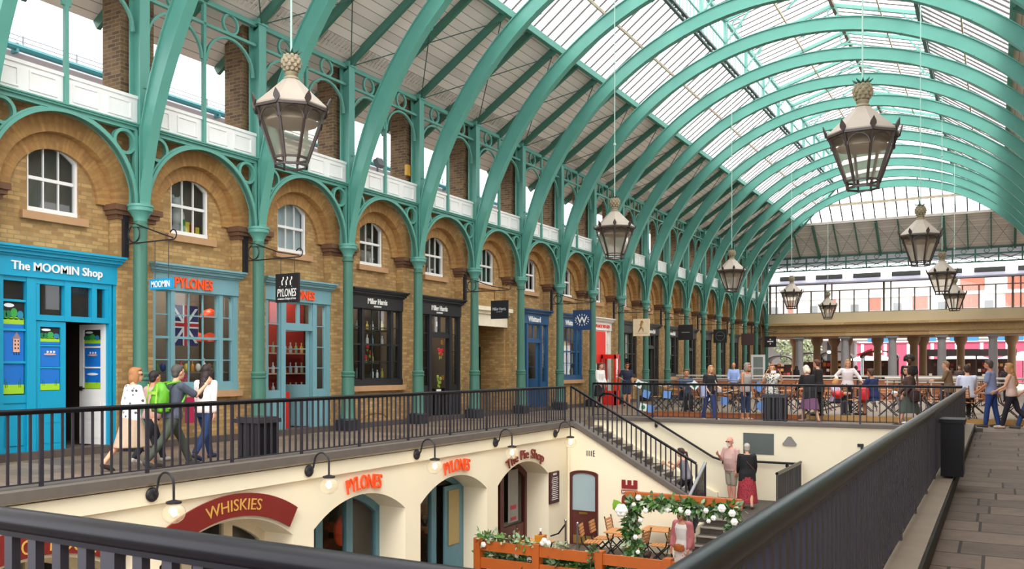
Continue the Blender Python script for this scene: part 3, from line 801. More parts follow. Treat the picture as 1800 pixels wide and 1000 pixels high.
for i in range(0, 14):
    x = XC + i * 1.31
    MB().box(x - .05, YE - .05, 8.32, x + .05, YE + .05, 9.3).build('post', TEALD, tr)
    if i < 13:
        rg = MB(); cxx = x + .65
        n = 20; A = [(cxx + .17 * math.cos(2 * PI * j / n), YE - .03, 9.07 + .15 * math.sin(2 * PI * j / n)) for j in range(n + 1)]; Bq = [(cxx + .13 * math.cos(2 * PI * j / n), YE - .03, 9.07 + .11 * math.sin(2 * PI * j / n)) for j in range(n + 1)]
        rg.strip(A, Bq, (0, .06, 0)).build('ring', TEALD, tr)
        MB().bar((x, YE, 8.36), (x + 1.31, YE, 8.84), .04, .05).bar((x, YE, 8.84), (x + 1.31, YE, 8.36), .04, .05).build('cross_brace', TEALD, tr)
# lantern
LZ0, LZ1, LZR = roofz(TL), 14.6, 15.6
LTE = M('pale_teal_paint', '#6ba399', .45, var=.08)
xl, xr_ = XC + TL, xb - TL
def truss(root):
    hw = (xr_ - xl) / 2
    for s in (-1, 1):
        MB().bar((s * hw, 0, LZ1), (0, 0, LZR), .07, .14).build('rafter', LTE, root)
        MB().box(s * hw - .06, -.06, LZ0, s * hw + .06, .06, LZ1).build('post', LTE, root)
        rg = MB(); n = 18
        cx_, cz_ = s * (hw - .45), LZ1 - .22
        A = [(cx_ + .2 * math.cos(2 * PI * j / n), -.03, cz_ + .2 * math.sin(2 * PI * j / n)) for j in range(n + 1)]; Bq = [(cx_ + .15 * math.cos(2 * PI * j / n), -.03, cz_ + .15 * math.sin(2 * PI * j / n)) for j in range(n + 1)]
        rg.strip(A, Bq, (0, .06, 0)).build('ring', LTE, root)
        MB().bar((s * hw, 0, LZ1 - .9), (s * (hw - .9), 0, LZ1 + .18), .05, .06).build('strut', LTE, root)
    A = [(.22 * math.cos(2 * PI * j / 18), -.03, LZR - .3 + .22 * math.sin(2 * PI * j / 18)) for j in range(19)]; Bq = [(.17 * math.cos(2 * PI * j / 18), -.03, LZR - .3 + .17 * math.sin(2 * PI * j / 18)) for j in range(19)]
    MB().strip(A, Bq, (0, .06, 0)).build('ring', LTE, root)
    MB().strip([(1.5 * math.cos(R(40 + 100 * j / 14)), -.03, LZR - 2.0 + 1.5 * math.sin(R(40 + 100 * j / 14))) for j in range(15)], [(1.43 * math.cos(R(40 + 100 * j / 14)), -.03, LZR - 2.0 + 1.43 * math.sin(R(40 + 100 * j / 14))) for j in range(15)], (0, .06, 0)).build('collar', LTE, root)
t0 = thing('lantern_truss', 'x', 'truss', (0, 0, 0), 'pale teal trusses of the roof lantern'); truss(t0)
for k in range(0, 16):
    lb = 'pale teal gabled truss in the roof lantern, %s from the near end' % ORD[k]
    if k == 0: t0.location = (XM, CY(0), 0); t0['label'] = lb
    else: dup(t0, (XM, CY(k), 0), 0, lb)
LYE = YE - TL
for s, xx, wh in ((-1, xl, 'above the shops'), (1, xr_, 'on the opposite side')):
    o = thing('upright_screen', 'thin upright bars along the roof lantern ' + wh, 'grille', (xx, YS, LZ0))
    MB().box(xx - .06, YS, LZ1 - .08, xx + .06, LYE, LZ1 + .06).build('top_beam', LTE, o)
    ub = MB(); yy = CY(-1)
    while yy < LYE:
        ub.box(xx - .015, yy - .015, LZ0, xx + .015, yy + .015, LZ1); yy += .38
    ub.build('upright_bars', LTE, o)
    MB().box(xx - .03, YS, LZ0 + .72, xx + .03, LYE, LZ0 + .78).build('middle_rail', LTE, o)
    for k in range(-2, 15):
        y0, y1 = CY(k), CY(k + 1)
        g = window(MB().quad((xx - s * .0, y0, LZ1 + .1), (XM, y0, LZR + .1), (XM, y1, LZR + .1), (xx, y1, LZ1 + .1)), ROOFG, fix=False)
        b2 = MB()
        for i in range(1, 7):
            yy = y0 + B * i / 7
            b2.bar((xx, yy, LZ1 + .07), (XM, yy, LZR + .07), .022, .045)
        b2.build('glazing_bars', BARM, g)
    tag(MB().bar(((xx + XM) / 2, YS, (LZ1 + LZR) / 2 + .02), ((xx + XM) / 2, LYE, (LZ1 + LZR) / 2 + .02), .05, .1).build('purlin', OCH), 'tan purlin halfway up the lantern glass ' + wh, 'beam')
tag(MB().box(XM - .06, YS, LZR - .1, XM + .06, LYE, LZR + .06).build('ridge_beam', M('brown_ridge', '#6f5b4c', .6)), 'brown ridge beam along the top of the roof lantern', 'beam')
# opposite line of posts that carries the ribs
for k in range(-1, 16): dup(c0, (2 * XM - XC, CY(k), 0), PI, 'green cast-iron column on the opposite side, %s from the near end' % ORD[k + 1], 'green iron columns on the opposite side')
# ---------------------------------------------------------------- shop fronts on the walkway
XS = -14.66
TOPZ = 3.18
def rect_frame(mb, x0, x1, ya, yb, za, zb, w, cols=1, rows=1, bw=.028, zs=None):
    mb.box(x0, ya, za, x1, ya + w, zb); mb.box(x0, yb - w, za, x1, yb, zb); mb.box(x0, ya + w, za, x1, yb - w, za + w); mb.box(x0, ya + w, zb - w, x1, yb - w, zb)
    for i in range(1, cols):
        y = ya + w + (yb - ya - 2 * w) * i / cols; mb.box(x0 + .012, y - bw / 2, za, x1 - .012, y + bw / 2, zb)
    hs = zs if zs else [za + w + (zb - za - 2 * w) * i / rows for i in range(1, rows)]
    for z in hs: mb.box(x0 + .012, ya, z - bw / 2, x1 - .012, yb, z + bw / 2)
def head(root, m, matc, matf, zc=3.68):
    c = MB()
    for a, b, o in ((3.50, 3.54, .06), (3.54, 3.60, .12), (3.60, 3.64, .17), (3.64, zc, .21)): c.box(XS - .2, m - 1.13 - o * .4, a, XS + o, m + 1.13 + o * .4, b)
    c.build('cornice', matc, root)
    MB().box(XS - .2, m - 1.13, 3.16, XS + .03, m + 1.13, 3.50).build('fascia', matf, root)
def shop_window(k, h, label, texts=(), glass=None, head_mat=None, cat='shop front'):
    m = CW(k) + B / 2
    fm = M('frame_' + h, h, .45, var=.06, scale=3)
    t = thing('shop_front', label, cat, (XS, m, 1.1), 'shop fronts on the brick facade')
    head(t, m, head_mat or fm, head_mat or fm)
    f = MB()
    for a, b in ((-1.13, -1.03), (-.66, -.56), (.60, .70), (1.0, 1.13)): f.box(XS - .15, m + a, 1.1, XS, m + b, 3.16)
    f.box(XS - .15, m - 1.13, 1.1, XS + .02, m + 1.13, 1.26)
    for (a, b, c) in ((-1.03, -.66, 1), (-.56, .60, 3), (.70, 1.0, 1)):
        rect_frame(f, XS - .1, XS - .04, m + a, m + b, 1.26, 3.16, .03, c, 4, .024)
        f.box(XS - .11, m + a, 2.18, XS - .03, m + b, 2.23)
    f.build('frame', fm, t)
    MB().quad((XS - .07, m - 1.03, 1.27), (XS - .07, m + 1.0, 1.27), (XS - .07, m + 1.0, 3.16), (XS - .07, m - 1.03, 3.16)).build('window_glass', glass or GLASS, t, fix=False)
    for tx in texts: sign_text(t, m, *tx)
    return t
def sign_text(t, m, body, hexc, u, z, w, h, off=.02, depth=.02, shear=0, em=False):
    text(body, M('letter_' + hexc, hexc, .5, var=.02), t, (XS + .045, m + u, z), (0, 1, 0), (0, 0, 1), w, h, depth, off, shear)
def shop_door(k, h, label, texts=(), leafh=None, head_mat=None, open_leaf=None, has_leaf=True):
    m = CW(k) + B / 2
    fm = M('frame_' + h, h, .45, var=.06, scale=3)
    t = thing('shop_front', label, 'shop front', (XS, m, .13), 'shop fronts on the brick facade')
    head(t, m, head_mat or fm, head_mat or fm)
    f = MB()
    for a, b in ((-1.13, -1.0), (-.58, -.44), (.50, .64), (1.0, 1.13)): f.box(XS - .15, m + a, .13, XS, m + b, 3.16)
    f.box(XS - .15, m - .44, 2.48, XS - .01, m + .5, 2.60)
    rect_frame(f, XS - .1, XS - .03, m - .44, m + .5, 2.60, 3.16, .05, 2, 1, .1)
    for a, b in ((-1.0, -.58), (.64, 1.0)):
        rect_frame(f, XS - .1, XS - .04, m + a, m + b, 1.02, 3.16, .04, 1, 4, .025)
    f.build('frame', fm, t)
    pn = MB()
    for a, b in ((-1.0, -.58), (.64, 1.0)):
        pn.box(XS - .12, m + a, .13, XS - .03, m + b, 1.02); pn.box(XS - .05, m + a + .08, .28, XS - .02, m + b - .08, .9)
    pn.build('lower_panel', fm, t)
    g = MB()
    for a, b, z0, z1 in ((-1.0, -.58, 1.02, 3.16), (.64, 1.0, 1.02, 3.16), (-.44, .5, 2.60, 3.16)):
        g.quad((XS - .07, m + a, z0), (XS - .07, m + b, z0), (XS - .07, m + b, z1), (XS - .07, m + a, z1))
    g.build('window_glass', GLASS, t, fix=False)
    for tx in texts: sign_text(t, m, *tx)
    if not has_leaf: return t
    lf = MB(); L = .80
    rect_frame(lf, -.025, .025, -L, 0, .95, 2.44, .09, 1, 3, .025); lf.box(-.025, -L, .02, .025, 0, .95)
    ang = open_leaf if open_leaf is not None else -72
    T = Matrix.Translation((XS - .1, m + .48, .13)) @ Matrix.Rotation(R(ang), 4, 'Z')
    q = MB().merge(lf, T)
    d = q.build('door', M('frame_' + (leafh or h), leafh or h, .45), t)
    gq = MB().quad((0, -L + .08, 1.0), (0, -.08, 1.0), (0, -.08, 2.38), (0, -L + .08, 2.38)); MB().merge(gq, T).build('pane', GLASS, d, fix=False)
    MB().merge(MB().box(.02, -L + .03, 1.0, .07, -L + .06, 1.25), T).build('handle', M('brass', '#b59a55', .3, 1), d)
    return t
BG = '#75a3ad'; NAVY = '#23527d'; BLK = '#222226'; DRK = '#35302e'
shop_window(0, BG, 'blue-grey multi-paned shop window with raised orange lettering on its fascia', [('PYLONES', '#ff5a22', -.12, 3.33, .98, .22, .02, .04)])
shop_door(1, BG, 'blue-grey shop front with a glazed door standing ajar, behind a black hanging sign', [('PYLONES', '#ff5a22', .0, 3.33, 1.0, .22, .02, .04)])
shop_window(2, BLK, 'black shop window full of small bottles and red flowers on a brick sill', [('Miller Harris', '#f4f2ee', -.05, 3.36, .84, .15, .008), ('LONDON', '#f4f2ee', -.05, 3.225, .3, .045, .0)])
shop_door(3, BLK, 'black shop front with a doorway holding red flowers, beside the brick passage', [('Miller Harris', '#f4f2ee', -.1, 3.36, .84, .15, .008), ('LONDON', '#f4f2ee', -.1, 3.225, .3, .045, .0)], has_leaf=False)
shop_door(5, NAVY, 'navy blue shop front with an open door, beyond the brick passage', [('Whittard', '#f4f2ee', -.05, 3.33, .95, .2, .01)])
shop_window(6, NAVY, 'navy blue shop window with rows of packets, behind a navy hanging sign', [('Whittard', '#f4f2ee', -.05, 3.33, .95, .2, .01)])
shop_door(7, '#efece6', 'white shop front with a red banner and a red open door leaf', [('A PLACE TO GO', '#e8392c', .0, 3.33, 1.7, .13, .03)], leafh='#d9281f', open_leaf=-75)
m7 = CW(7) + B / 2
tag(MB().box(XS + .005, m7 - .95, 1.75, XS + .03, m7 + .42, 3.1).build('banner', M('red_banner', '#ee3a2c', .6)), 'plain red banner hung across the white shop front', 'banner')
pc = thing('red_kiosk', 'tall red glazed box standing outside the white shop front', 'kiosk', (XS + .5, m7 + 1.28, .13))
q = MB(); xa_, xb2 = XS + .1, XS + .75; ya_, yb_ = m7 - .2, m7 + .3
for a in (xa_, xb2 - .07):
    for b in (ya_, yb_ - .07): q.box(a, b, .0, a + .07, b + .07, 2.1)
q.box(xa_, ya_, 1.95, xb2, yb_, 2.13); q.box(xa_, ya_, .0, xb2, yb_, .6)
q.build('frame', M('pillar_red', '#e0261c', .35), pc)
g = MB(); g.quad((xb2 - .03, ya_, .6), (xb2 - .03, yb_, .6), (xb2 - .03, yb_, 1.95), (xb2 - .03, ya_, 1.95)); g.quad((xa_, ya_ + .03, .6), (xb2, ya_ + .03, .6), (xb2, ya_ + .03, 1.95), (xa_, ya_ + .03, 1.95)); g.build('pane', GLASS, pc, fix=False)
shop_window(8, DRK, 'dark-framed shop window with white blinds, behind a cream hanging sign')
shop_door(9, DRK, 'dark shop front with a glazed door and white lettering, after the cream hanging sign', [('occhi', '#f4f2ee', .1, 3.33, .8, .2, .03)])
shop_window(10, DRK, 'dark-framed shop window with white lettering, before the plain black hanging sign', [('occhi', '#f4f2ee', .1, 3.33, .8, .2, .03)])
for k, kind in ((11, 'd'), (12, 'w'), (13, 'd'), (14, 'w'), (15, 'd'), (16, 'w')):
    lb = 'dark %s, %s bay beyond the red and white shop' % ('shop front with door' if kind == 'd' else 'framed shop window', ORD[k - 8])
    (shop_door if kind == 'd' else shop_window)(k, DRK, lb)
# small plates seen in the far shops: cream blinds
for k in (8, 10, 12):
    m = CW(k) + B / 2
    for i, (a, b) in enumerate(((-1.0, -.7), (-.5, -.1), (.1, .55))):
        o = tag(MB().box(XS - .2, m + a, 2.0, XS - .17, m + b, 3.1).build('roller_blind', M('cream_blind', '#d8d2c4', .8)), 'cream roller blind in the %s dark shop window, %s from the near side' % ({8: 'nearest', 10: 'second', 12: 'third'}[k], ORD[i]), 'blind', 'cream roller blinds')

# ---------------------------------------------------------------- the bright blue shop (bay -1)
m = CW(-1) + B / 2
CY_ = '#0d9ec6'; bm_ = M('bright_blue_paint', CY_, .4, var=.05)
t = thing('shop_front', 'bright blue shop front with white lettering and an open door, nearest the camera', 'shop front', (XS, m, .13), 'shop fronts on the brick facade')
head(t, m, bm_, bm_)
text('The MOOMIN Shop', WHITE, t, (XS + .045, m - .06, 3.32), (0, 1, 0), (0, 0, 1), 1.72, .2, .025, .012)
f = MB()
for a, b in ((-1.13, -1.03), (-.62, -.46), (.98, 1.03), (1.06, 1.13), (.08, .20), (.62, .72)): f.box(XS - .15, m + a, .13 if b not in (.20, .72) else 2.42, XS, m + b, 3.16)
f.box(XS - .13, m - .46, 2.42, XS - .01, m + .98, 2.52); f.box(XS - .13, m - .46, 3.06, XS - .01, m + .98, 3.16); f.box(XS - .13, m - 1.03, 3.08, XS - .02, m - .62, 3.16)
for a, b in ((-.46, -.38), (.90, .98)): f.box(XS - .13, m + a, 2.42, XS - .02, m + b, 3.1)
f.box(XS - .1, m - 1.03, .98, XS - .02, m - .62, 1.12)
for z in (1.68, 2.24, 2.74): f.box(XS - .09, m - 1.03, z - .02, XS - .03, m - .62, z + .02)
for z in (1.68, 2.4): f.box(XS - .09, m + 1.03, z - .02, XS - .03, m + 1.06, z + .02)
f.build('frame', bm_, t)
lp = MB().box(XS - .12, m - 1.03, .13, XS - .04, m - .62, .98); lp.box(XS - .05, m - .98, .25, XS - .02, m - .67, .86); lp.build('lower_panel', bm_, t)
MB().quad((XS - .08, m - 1.03, 1.12), (XS - .08, m - .62, 1.12), (XS - .08, m - .62, 3.1), (XS - .08, m - 1.03, 3.1)).quad((XS - .08, m - .38, 2.5), (XS - .08, m + .9, 2.5), (XS - .08, m + .9, 3.08), (XS - .08, m - .38, 3.08)).build('window_glass', GLASS, t, fix=False)
tb_ = MB().box(XS - .14, m - 1.03, 2.74, XS - .11, m - .62, 3.1).box(XS - .14, m - .38, 2.52, XS - .11, m + .1, 3.08).box(XS - .14, m + .16, 2.52, XS - .11, m + .9, 3.08)
tb_.build('transom_backing', M('near_black', '#221d1d', .7), t)
# picture panels: landscape scenes only
SKYB = M('picture_blue', '#1673cf', .5, var=.03); LIME = M('picture_lime', '#a3d62f', .5, var=.03); PGREEN = M('picture_green', '#3aa548', .5, var=.05); PDG = M('picture_dark_green', '#217a4c', .5)
PWHT = M('picture_white', '#e9f1f7', .5, var=.02); PPINK = M('picture_pink', '#e9b7a0', .5); PBLK = M('picture_night', '#1c1718', .6); PTEAL = M('picture_teal', '#2a86a8', .5)
def disc(mb, T, u, z, ru, rz, d=.004, n=16, lift=.008):
    pts = [T @ Vector((lift, u + ru * math.cos(2 * PI * i / n), z + rz * math.sin(2 * PI * i / n))) for i in range(n)]
    mb.prism(pts, (T.to_3x3() @ Vector((d, 0, 0))))
def rec_(mb, T, u0, z0, u1, z1, d=.004, lift=.008):
    mb.prism([T @ Vector((lift, u0, z0)), T @ Vector((lift, u1, z0)), T @ Vector((lift, u1, z1)), T @ Vector((lift, u0, z1))], T.to_3x3() @ Vector((d, 0, 0)))
def picture(par, T, u0, u1, z0, z1, kind):
    w_, h_ = u1 - u0, z1 - z0
    U = lambda a: u0 + a * w_
    Z = lambda a: z0 + a * h_
    mb = MB(); rec_(mb, T, u0, z0, u1, z1, .006, 0)
    p = mb.build('picture', PBLK if kind == 'trees' else SKYB, par, smooth=False)
    if kind == 'trees':
        a = MB(); rec_(a, T, u0, z0, u1, Z(.16)); a.build('water', SKYB, p)
        a = MB(); rec_(a, T, u0, Z(.16), u1, Z(.38)); [disc(a, T, U(x), Z(.38), w_ * .12, h_ * .05) for x in (.12, .38, .63, .88)]; a.build('meadow', LIME, p)
        a = MB(); [disc(a, T, U(x), Z(.52), w_ * r, h_ * .15, .005, lift=.012) for x, r in ((.08, .12), (.27, .13))]; a.build('bushes', PDG, p)
        a = MB(); disc(a, T, U(.52), Z(.58), w_ * .16, h_ * .18, .005, lift=.014); rec_(a, T, U(.50), Z(.36), U(.54), Z(.5), lift=.013); a.build('tree', PGREEN, p)
        a = MB(); disc(a, T, U(.82), Z(.52), w_ * .15, h_ * .15, .005, lift=.014); a.build('bush', PTEAL, p)
        a = MB(); disc(a, T, U(.3), Z(.86), w_ * .24, h_ * .075); a.build('cloud', PWHT, p)
    elif kind == 'ship':
        a = MB(); disc(a, T, U(.5), Z(.62), w_ * .32, h_ * .045); [rec_(a, T, U(x), Z(.64), U(x + .03), Z(.8)) for x in (.33, .5, .66)]; a.build('ship', PPINK, p)
        a = MB(); [disc(a, T, U(x), Z(.74), w_ * .05, h_ * .05, lift=.013) for x in (.38, .55, .71)]; a.build('sail', PWHT, p)
        a = MB(); [rec_(a, T, U(.22), Z(z), U(.8), Z(z + .012)) for z in (.5, .54)]; a.build('waves', PTEAL, p)
    elif kind == 'tower':
        a = MB(); rec_(a, T, U(.5), Z(.3), U(.8), Z(.74)); a.build('tower', PPINK, p)
        a = MB(); a.prism([T @ Vector((.01, U(.44), Z(.74))), T @ Vector((.01, U(.86), Z(.74))), T @ Vector((.01, U(.65), Z(.97)))], T.to_3x3() @ Vector((.005, 0, 0))); a.build('tower_roof', M('picture_mauve', '#94818c', .5), p)
        a = MB(); [rec_(a, T, U(x), Z(z), U(x + .05), Z(z + .06), lift=.014) for x in (.56, .7) for z in (.4, .52, .64)]; [rec_(a, T, U(x), Z(.2), U(x + .03), Z(.3)) for x in (.52, .64, .75)]; a.build('tower_windows', PBLK, p)
    else:
        a = MB(); rec_(a, T, u0, z0, u1, Z(.3)); a.build('meadow', LIME, p)
        a = MB(); [rec_(a, T, U(x), Z(.2), U(x + .025), Z(.2 + hh)) for x, hh in ((.12, .3), (.2, .2), (.75, .22), (.83, .32))]; a.build('reeds', PDG, p)
        if kind == 'pond':
            a = MB(); disc(a, T, U(.5), Z(.72), w_ * .36, h_ * .06); a.build('pond', PWHT, p)
TI = Matrix.Translation((XS - .07, m, 0))
for z0, z1, kd in ((1.14, 1.66, 'meadow'), (1.70, 2.22, 'tower'), (2.26, 2.72, 'trees')): picture(t, TI, -1.01, -.64, z0, z1, kd)
# closed left leaf
def leaf(par, T, L, mat, kinds):
    lf = MB(); rect_frame(lf, -.025, .025, 0, L, .95, 2.28, .1, 1, 1); lf.box(-.025, 0, .0, .025, L, .95); lf.box(.02, .1, .12, .032, L - .1, .4); lf.box(.02, .1, .48, .032, L - .1, .82); lf.box(-.032, .1, .12, -.02, L - .1, .4); lf.box(-.032, .1, .48, -.02, L - .1, .82)
    for z in (1.46, 1.85): lf.box(-.02, .1, z - .015, .02, L - .1, z + .015)
    d = MB().merge(lf, T).build('door', mat, par)
    return d
TL_ = Matrix.Translation((XS - .06, m - .46, .13))
d = leaf(t, TL_, .58, bm_, None)
for z0, z1, kd in ((1.06, 1.44, 'meadow'), (1.48, 1.83, 'ship'), (1.87, 2.17, 'trees')): picture(t, TL_, .11, .47, z0, z1, kd)
TRr = Matrix.Translation((XS - .1, m + .97, .13)) @ Matrix.Rotation(R(97), 4, 'Z')
d = leaf(t, TRr, .64, WHITE, None)
TRp = TRr @ Matrix.Rotation(PI, 4, 'Z') @ Matrix.Translation((0, -.64, 0))
for z0, z1, kd in ((1.06, 1.44, 'pond'), (1.48, 1.83, 'ship'), (1.87, 2.17, 'trees')): picture(t, TRp, .12, .52, z0, z1, kd)
MB().merge(MB().box(-.06, .56, 1.02, -.02, .6, 1.1).box(-.06, .5, 1.05, -.03, .6, 1.075), TRr).build('handle', BLACKM, t)

# ---------------------------------------------------------------- what stands in the shops
def lamp_disc(x, y, z, lb):
    o = tag(MB().lathe([(.13, 0), (.13, .05)], 14, (x, y, z)).build('ceiling_light', emit_mat('downlight', '#fff1da', 70) if 'downlight' not in MATS else MATS['downlight']), lb, 'light', 'round lights on the shop ceilings')
for k, c in ((0, '#8d8077'), (1, '#a3261f'), (2, '#2a2421'), (3, '#221d1b'), (5, '#6b3f26'), (6, '#6e6255'), (7, '#c9bdb0')):
    mk = CW(k) + B / 2
    xb_ = {0: -16.1, 1: -15.7, 2: -15.6, 3: -15.9, 5: -15.8, 6: -15.5, 7: -15.9}[k]
    bw_ = MB().box(xb_ - .08, CY(k) + .08, .0, xb_, CY(k + 1) - .08, 3.72); struct(bw_.build('wall_shop_back', M('shop_back_' + c, c, .8)))
    fl_ = MB().box(xb_, CY(k) + .08, .11, -14.9, CY(k + 1) - .08, .125); struct(fl_.build('floor_shop', M('shop_floor', '#4d4038', .5)))
    nm = {0: 'the orange-lettered shop window', 1: 'the blue-grey shop door', 2: 'the black shop window', 3: 'the black shop door', 5: 'the navy shop door', 6: 'the navy shop window', 7: 'the white shop front'}[k]
    for dy, w_ in ((-.6, 'near'), (.4, 'far')): lamp_disc(-15.25, mk + dy + .2, 3.62, 'round ceiling light inside ' + nm + ', ' + w_ + ' one of two')
def shelf(x, m, a, b, z, lb, c='#6d5f54'):
    return tag(MB().box(x - .17, m + a, z - .03, x + .17, m + b, z).build('shelf', M('shelf_' + c, c, .6)), lb, 'shelf')
BOT = MB().lathe([(.032, 0), (.036, .01), (.036, .13), (.014, .16), (.014, .19), (.018, .19), (.018, .22), (0, .222)], 10)
botme = {}
def bottle(x, y, z, c, lb, grp, s=1.0):
    if c not in botme: botme[c] = BOT.mesh('bottle', M('bottle_' + c, c, .25))
    o = link('bottle', botme[c]); o.location = (x, y, z); o.scale = (s, s, s); tag(o, lb, 'bottle', grp)
# orange-lettered window: flag bag, dome lamps, goods
mk = CW(0) + B / 2
fb = thing('flag_hanging', 'union flag patterned hanging in the orange-lettered shop window', 'flag', (-15.0, mk - .05, 2.1))
fl = MB().box(-15.02, mk - .36, 2.05, -15.0, mk + .32, 2.9); fl.build('cloth', M('flag_blue', '#262a6b', .7), fb)
cr2 = MB(); cr3 = MB()
xf_ = -14.99
cr2.box(xf_, mk - .36, 2.42, xf_ + .004, mk + .32, 2.56).box(xf_, mk - .09, 2.05, xf_ + .005, mk + .05, 2.9)
for a, b in (((-.31, 2.11), (.27, 2.84)), ((-.31, 2.84), (.27, 2.11))): cr2.prism([(xf_ - .004, mk + a[0] - .035, a[1]), (xf_ - .004, mk + a[0] + .035, a[1]), (xf_ - .004, mk + b[0] + .035, b[1]), (xf_ - .004, mk + b[0] - .035, b[1])], (.006 + .001 * (a[1] > b[1]), 0, 0))
cr2.build('white_cross', M('flag_white', '#f1eef0', .7), fb)
cr3.box(xf_ + .005, mk - .36, 2.455, xf_ + .009, mk + .32, 2.525).box(xf_ + .005, mk - .055, 2.05, xf_ + .010, mk + .015, 2.9); cr3.build('red_cross', M('flag_red', '#c9202e', .7), fb)
for i, (y_, z_) in enumerate(((.78, 2.78), (.78, 2.25), (.42, 2.25))):
    tag(MB().lathe([(.22, 0), (.21, .07), (.15, .15), (.05, .2), (0, .21)], 16, (-15.15, mk + y_, z_ - .1)).build('lamp_shade', M('orange_shade', '#f0502a', .4)), ['upper orange dome lamp shade by the far edge of the window', 'lower orange dome lamp shade by the far edge of the window', 'orange dome lamp shade beside the union flag hanging'][i], 'lamp shade')
shelf(-15.0, mk, -1.0, 1.0, 1.5, 'display shelf inside the orange-lettered shop window')
cols = ['#c83a2f', '#e9e4da', '#2f4fa0', '#d98a2a', '#6a8f4c', '#b84b86', '#e8d34c']
random.seed(3)
for i in range(13):
    c = random.choice(cols); y_ = mk - .92 + i * .15
    if i % 2: bottle(-14.95, y_, 1.5, c, 'small %s on the display shelf of the orange-lettered window, %s from the near end' % ('flask', ORD[i]), 'goods in the orange-lettered window', 1.0 + .3 * random.random())
    else:
        tag(MB().ell((-14.95, y_, 1.59), (.06, .06, .09), 10, 6).build('trinket', M('trinket_' + c, c, .4)), 'round coloured trinket on the shelf of the orange-lettered window, %s from the near end' % ORD[i], 'ornament', 'goods in the orange-lettered window')
tag(MB().box(-14.9, mk - .5, 1.12, -14.84, mk - .08, 1.48).build('patterned_bag', plaid_mat('red_blue_pattern', '#b3173b', '#e9e4f2', 30)), 'red and white patterned bag at the foot of the orange-lettered window', 'bag')
tag(MB().box(-14.5, mk - .45, .45, -14.44, mk - .2, .98).build('patterned_bag', plaid_mat('red_blue_pattern2', '#a5143f', '#5c3f8f', 30)), 'red and violet patterned bag hung against the brick under the shop window', 'bag')
# blue-grey door shop: red shelves with glasses
mk = CW(1) + B / 2
for j, z_ in enumerate((.95, 1.45, 1.95)):
    shelf(-15.5, mk, -.8, 1.15, z_, 'shelf on the red wall inside the blue-grey shop door, %s from the floor' % ORD[j], '#c9a99c')
    for i in range(9):
        bottle(-15.45, mk - .65 + i * .2, z_, ['#d8d0c8', '#8fa07a', '#c8a64a', '#b7c0c8'][(i + j) % 4], 'small jar on the %s red-wall shelf, %s from the near end' % (ORD[j], ORD[i]), 'jars on the red shelves', 1.2)
tag(MB().box(XS - .5, mk - .4, .13, XS - .2, mk - .1, 1.0).build('red_display_box', M('red_gloss', '#d01f1a', .35)), 'red display box standing just inside the blue-grey shop door', 'box')
# black window: bottles in columns, flowers
mk = CW(2) + B / 2; random.seed(11)
for j, z_ in enumerate((1.3, 1.72, 2.22, 2.62)):
    shelf(-15.05, mk, -1.0, .95, z_, 'glass shelf in the black shop window, %s from the sill' % ORD[j], '#3a3836')
    n_ = 8
    for i in range(n_):
        if random.random() < .3: continue
        bottle(-15.0, mk - .9 + i * .22, z_, random.choice(['#dfe3e2', '#7fa0a8', '#d8d39a', '#c9b64e', '#3b4650', '#f1efe9']), 'small perfume bottle on the %s glass shelf, %s place from the near end' % (ORD[j], ORD[i]), 'bottles in the black shop window', 1.0 + .3 * random.random())
def flower_bunch(name, label, c, spots, petal, r=.06):
    t = thing(name, label, 'flowers', c)
    st = MB()
    for p in spots: st.tube([(c[0], c[1], c[2]), ((c[0] + p[0]) / 2, (c[1] + p[1]) / 2 + .03, (c[2] + p[2]) / 2), p], .006, 5)
    st.build('stems', M('stem_green', '#5f7f2a', .6), t)
    lv = MB()
    for p in spots:
        for q in range(3):
            a = random.random() * 6.28; lv.ell((p[0], p[1] + .05 * math.cos(a), p[2] - .08 - .05 * random.random()), (.015, .03, .05), 6, 4)
    lv.build('leaves', M('leaf_yellow_green', '#8fa23a', .6), t)
    for p in spots:
        f = MB()
        for q in range(5):
            a = 2 * PI * q / 5; f.ell((p[0] + .01, p[1] + r * .6 * math.cos(a), p[2] + r * .6 * math.sin(a)), (r * .5, r * .62, r * .62), 7, 5)
        f.build('flower', petal, t)
RP = M('red_petal', '#d01f34', .5)
flower_bunch('red_flowers', 'red flowers with yellow-green leaves in the black shop window', (-14.95, mk - .1, 1.72), [(-14.92, mk - .14, 2.16), (-14.92, mk + .02, 2.0), (-14.92, mk - .2, 1.86), (-14.92, mk - .45, 2.55)], RP)
mk = CW(3) + B / 2
flower_bunch('red_flowers', 'red lilies high in the black shop doorway', (-14.95, mk + .35, 1.9), [(-14.9, mk + .27, 2.12), (-14.9, mk + .44, 2.1), (-14.9, mk + .35, 2.0)], RP)
flower_bunch('green_flowers', 'yellow-green flowers low in the black shop doorway', (-15.0, mk + .35, .95), [(-14.95, mk + .27, 1.3), (-14.95, mk + .42, 1.24), (-14.95, mk + .34, 1.12)], M('green_petal', '#9db043', .5), .05)
pd = tag(MB().box(-15.2, mk + .1, .125, -14.9, mk + .6, .95).build('display_plinth', M('black_plinth_box', '#19171a', .5)), 'black display plinth inside the black shop doorway', 'plinth')
pd = tag(MB().box(-14.89, mk + .12, .8, -14.87, mk + .36, .92).build('name_card', WHITE), 'small white card on the display plinth in the black doorway', 'card')
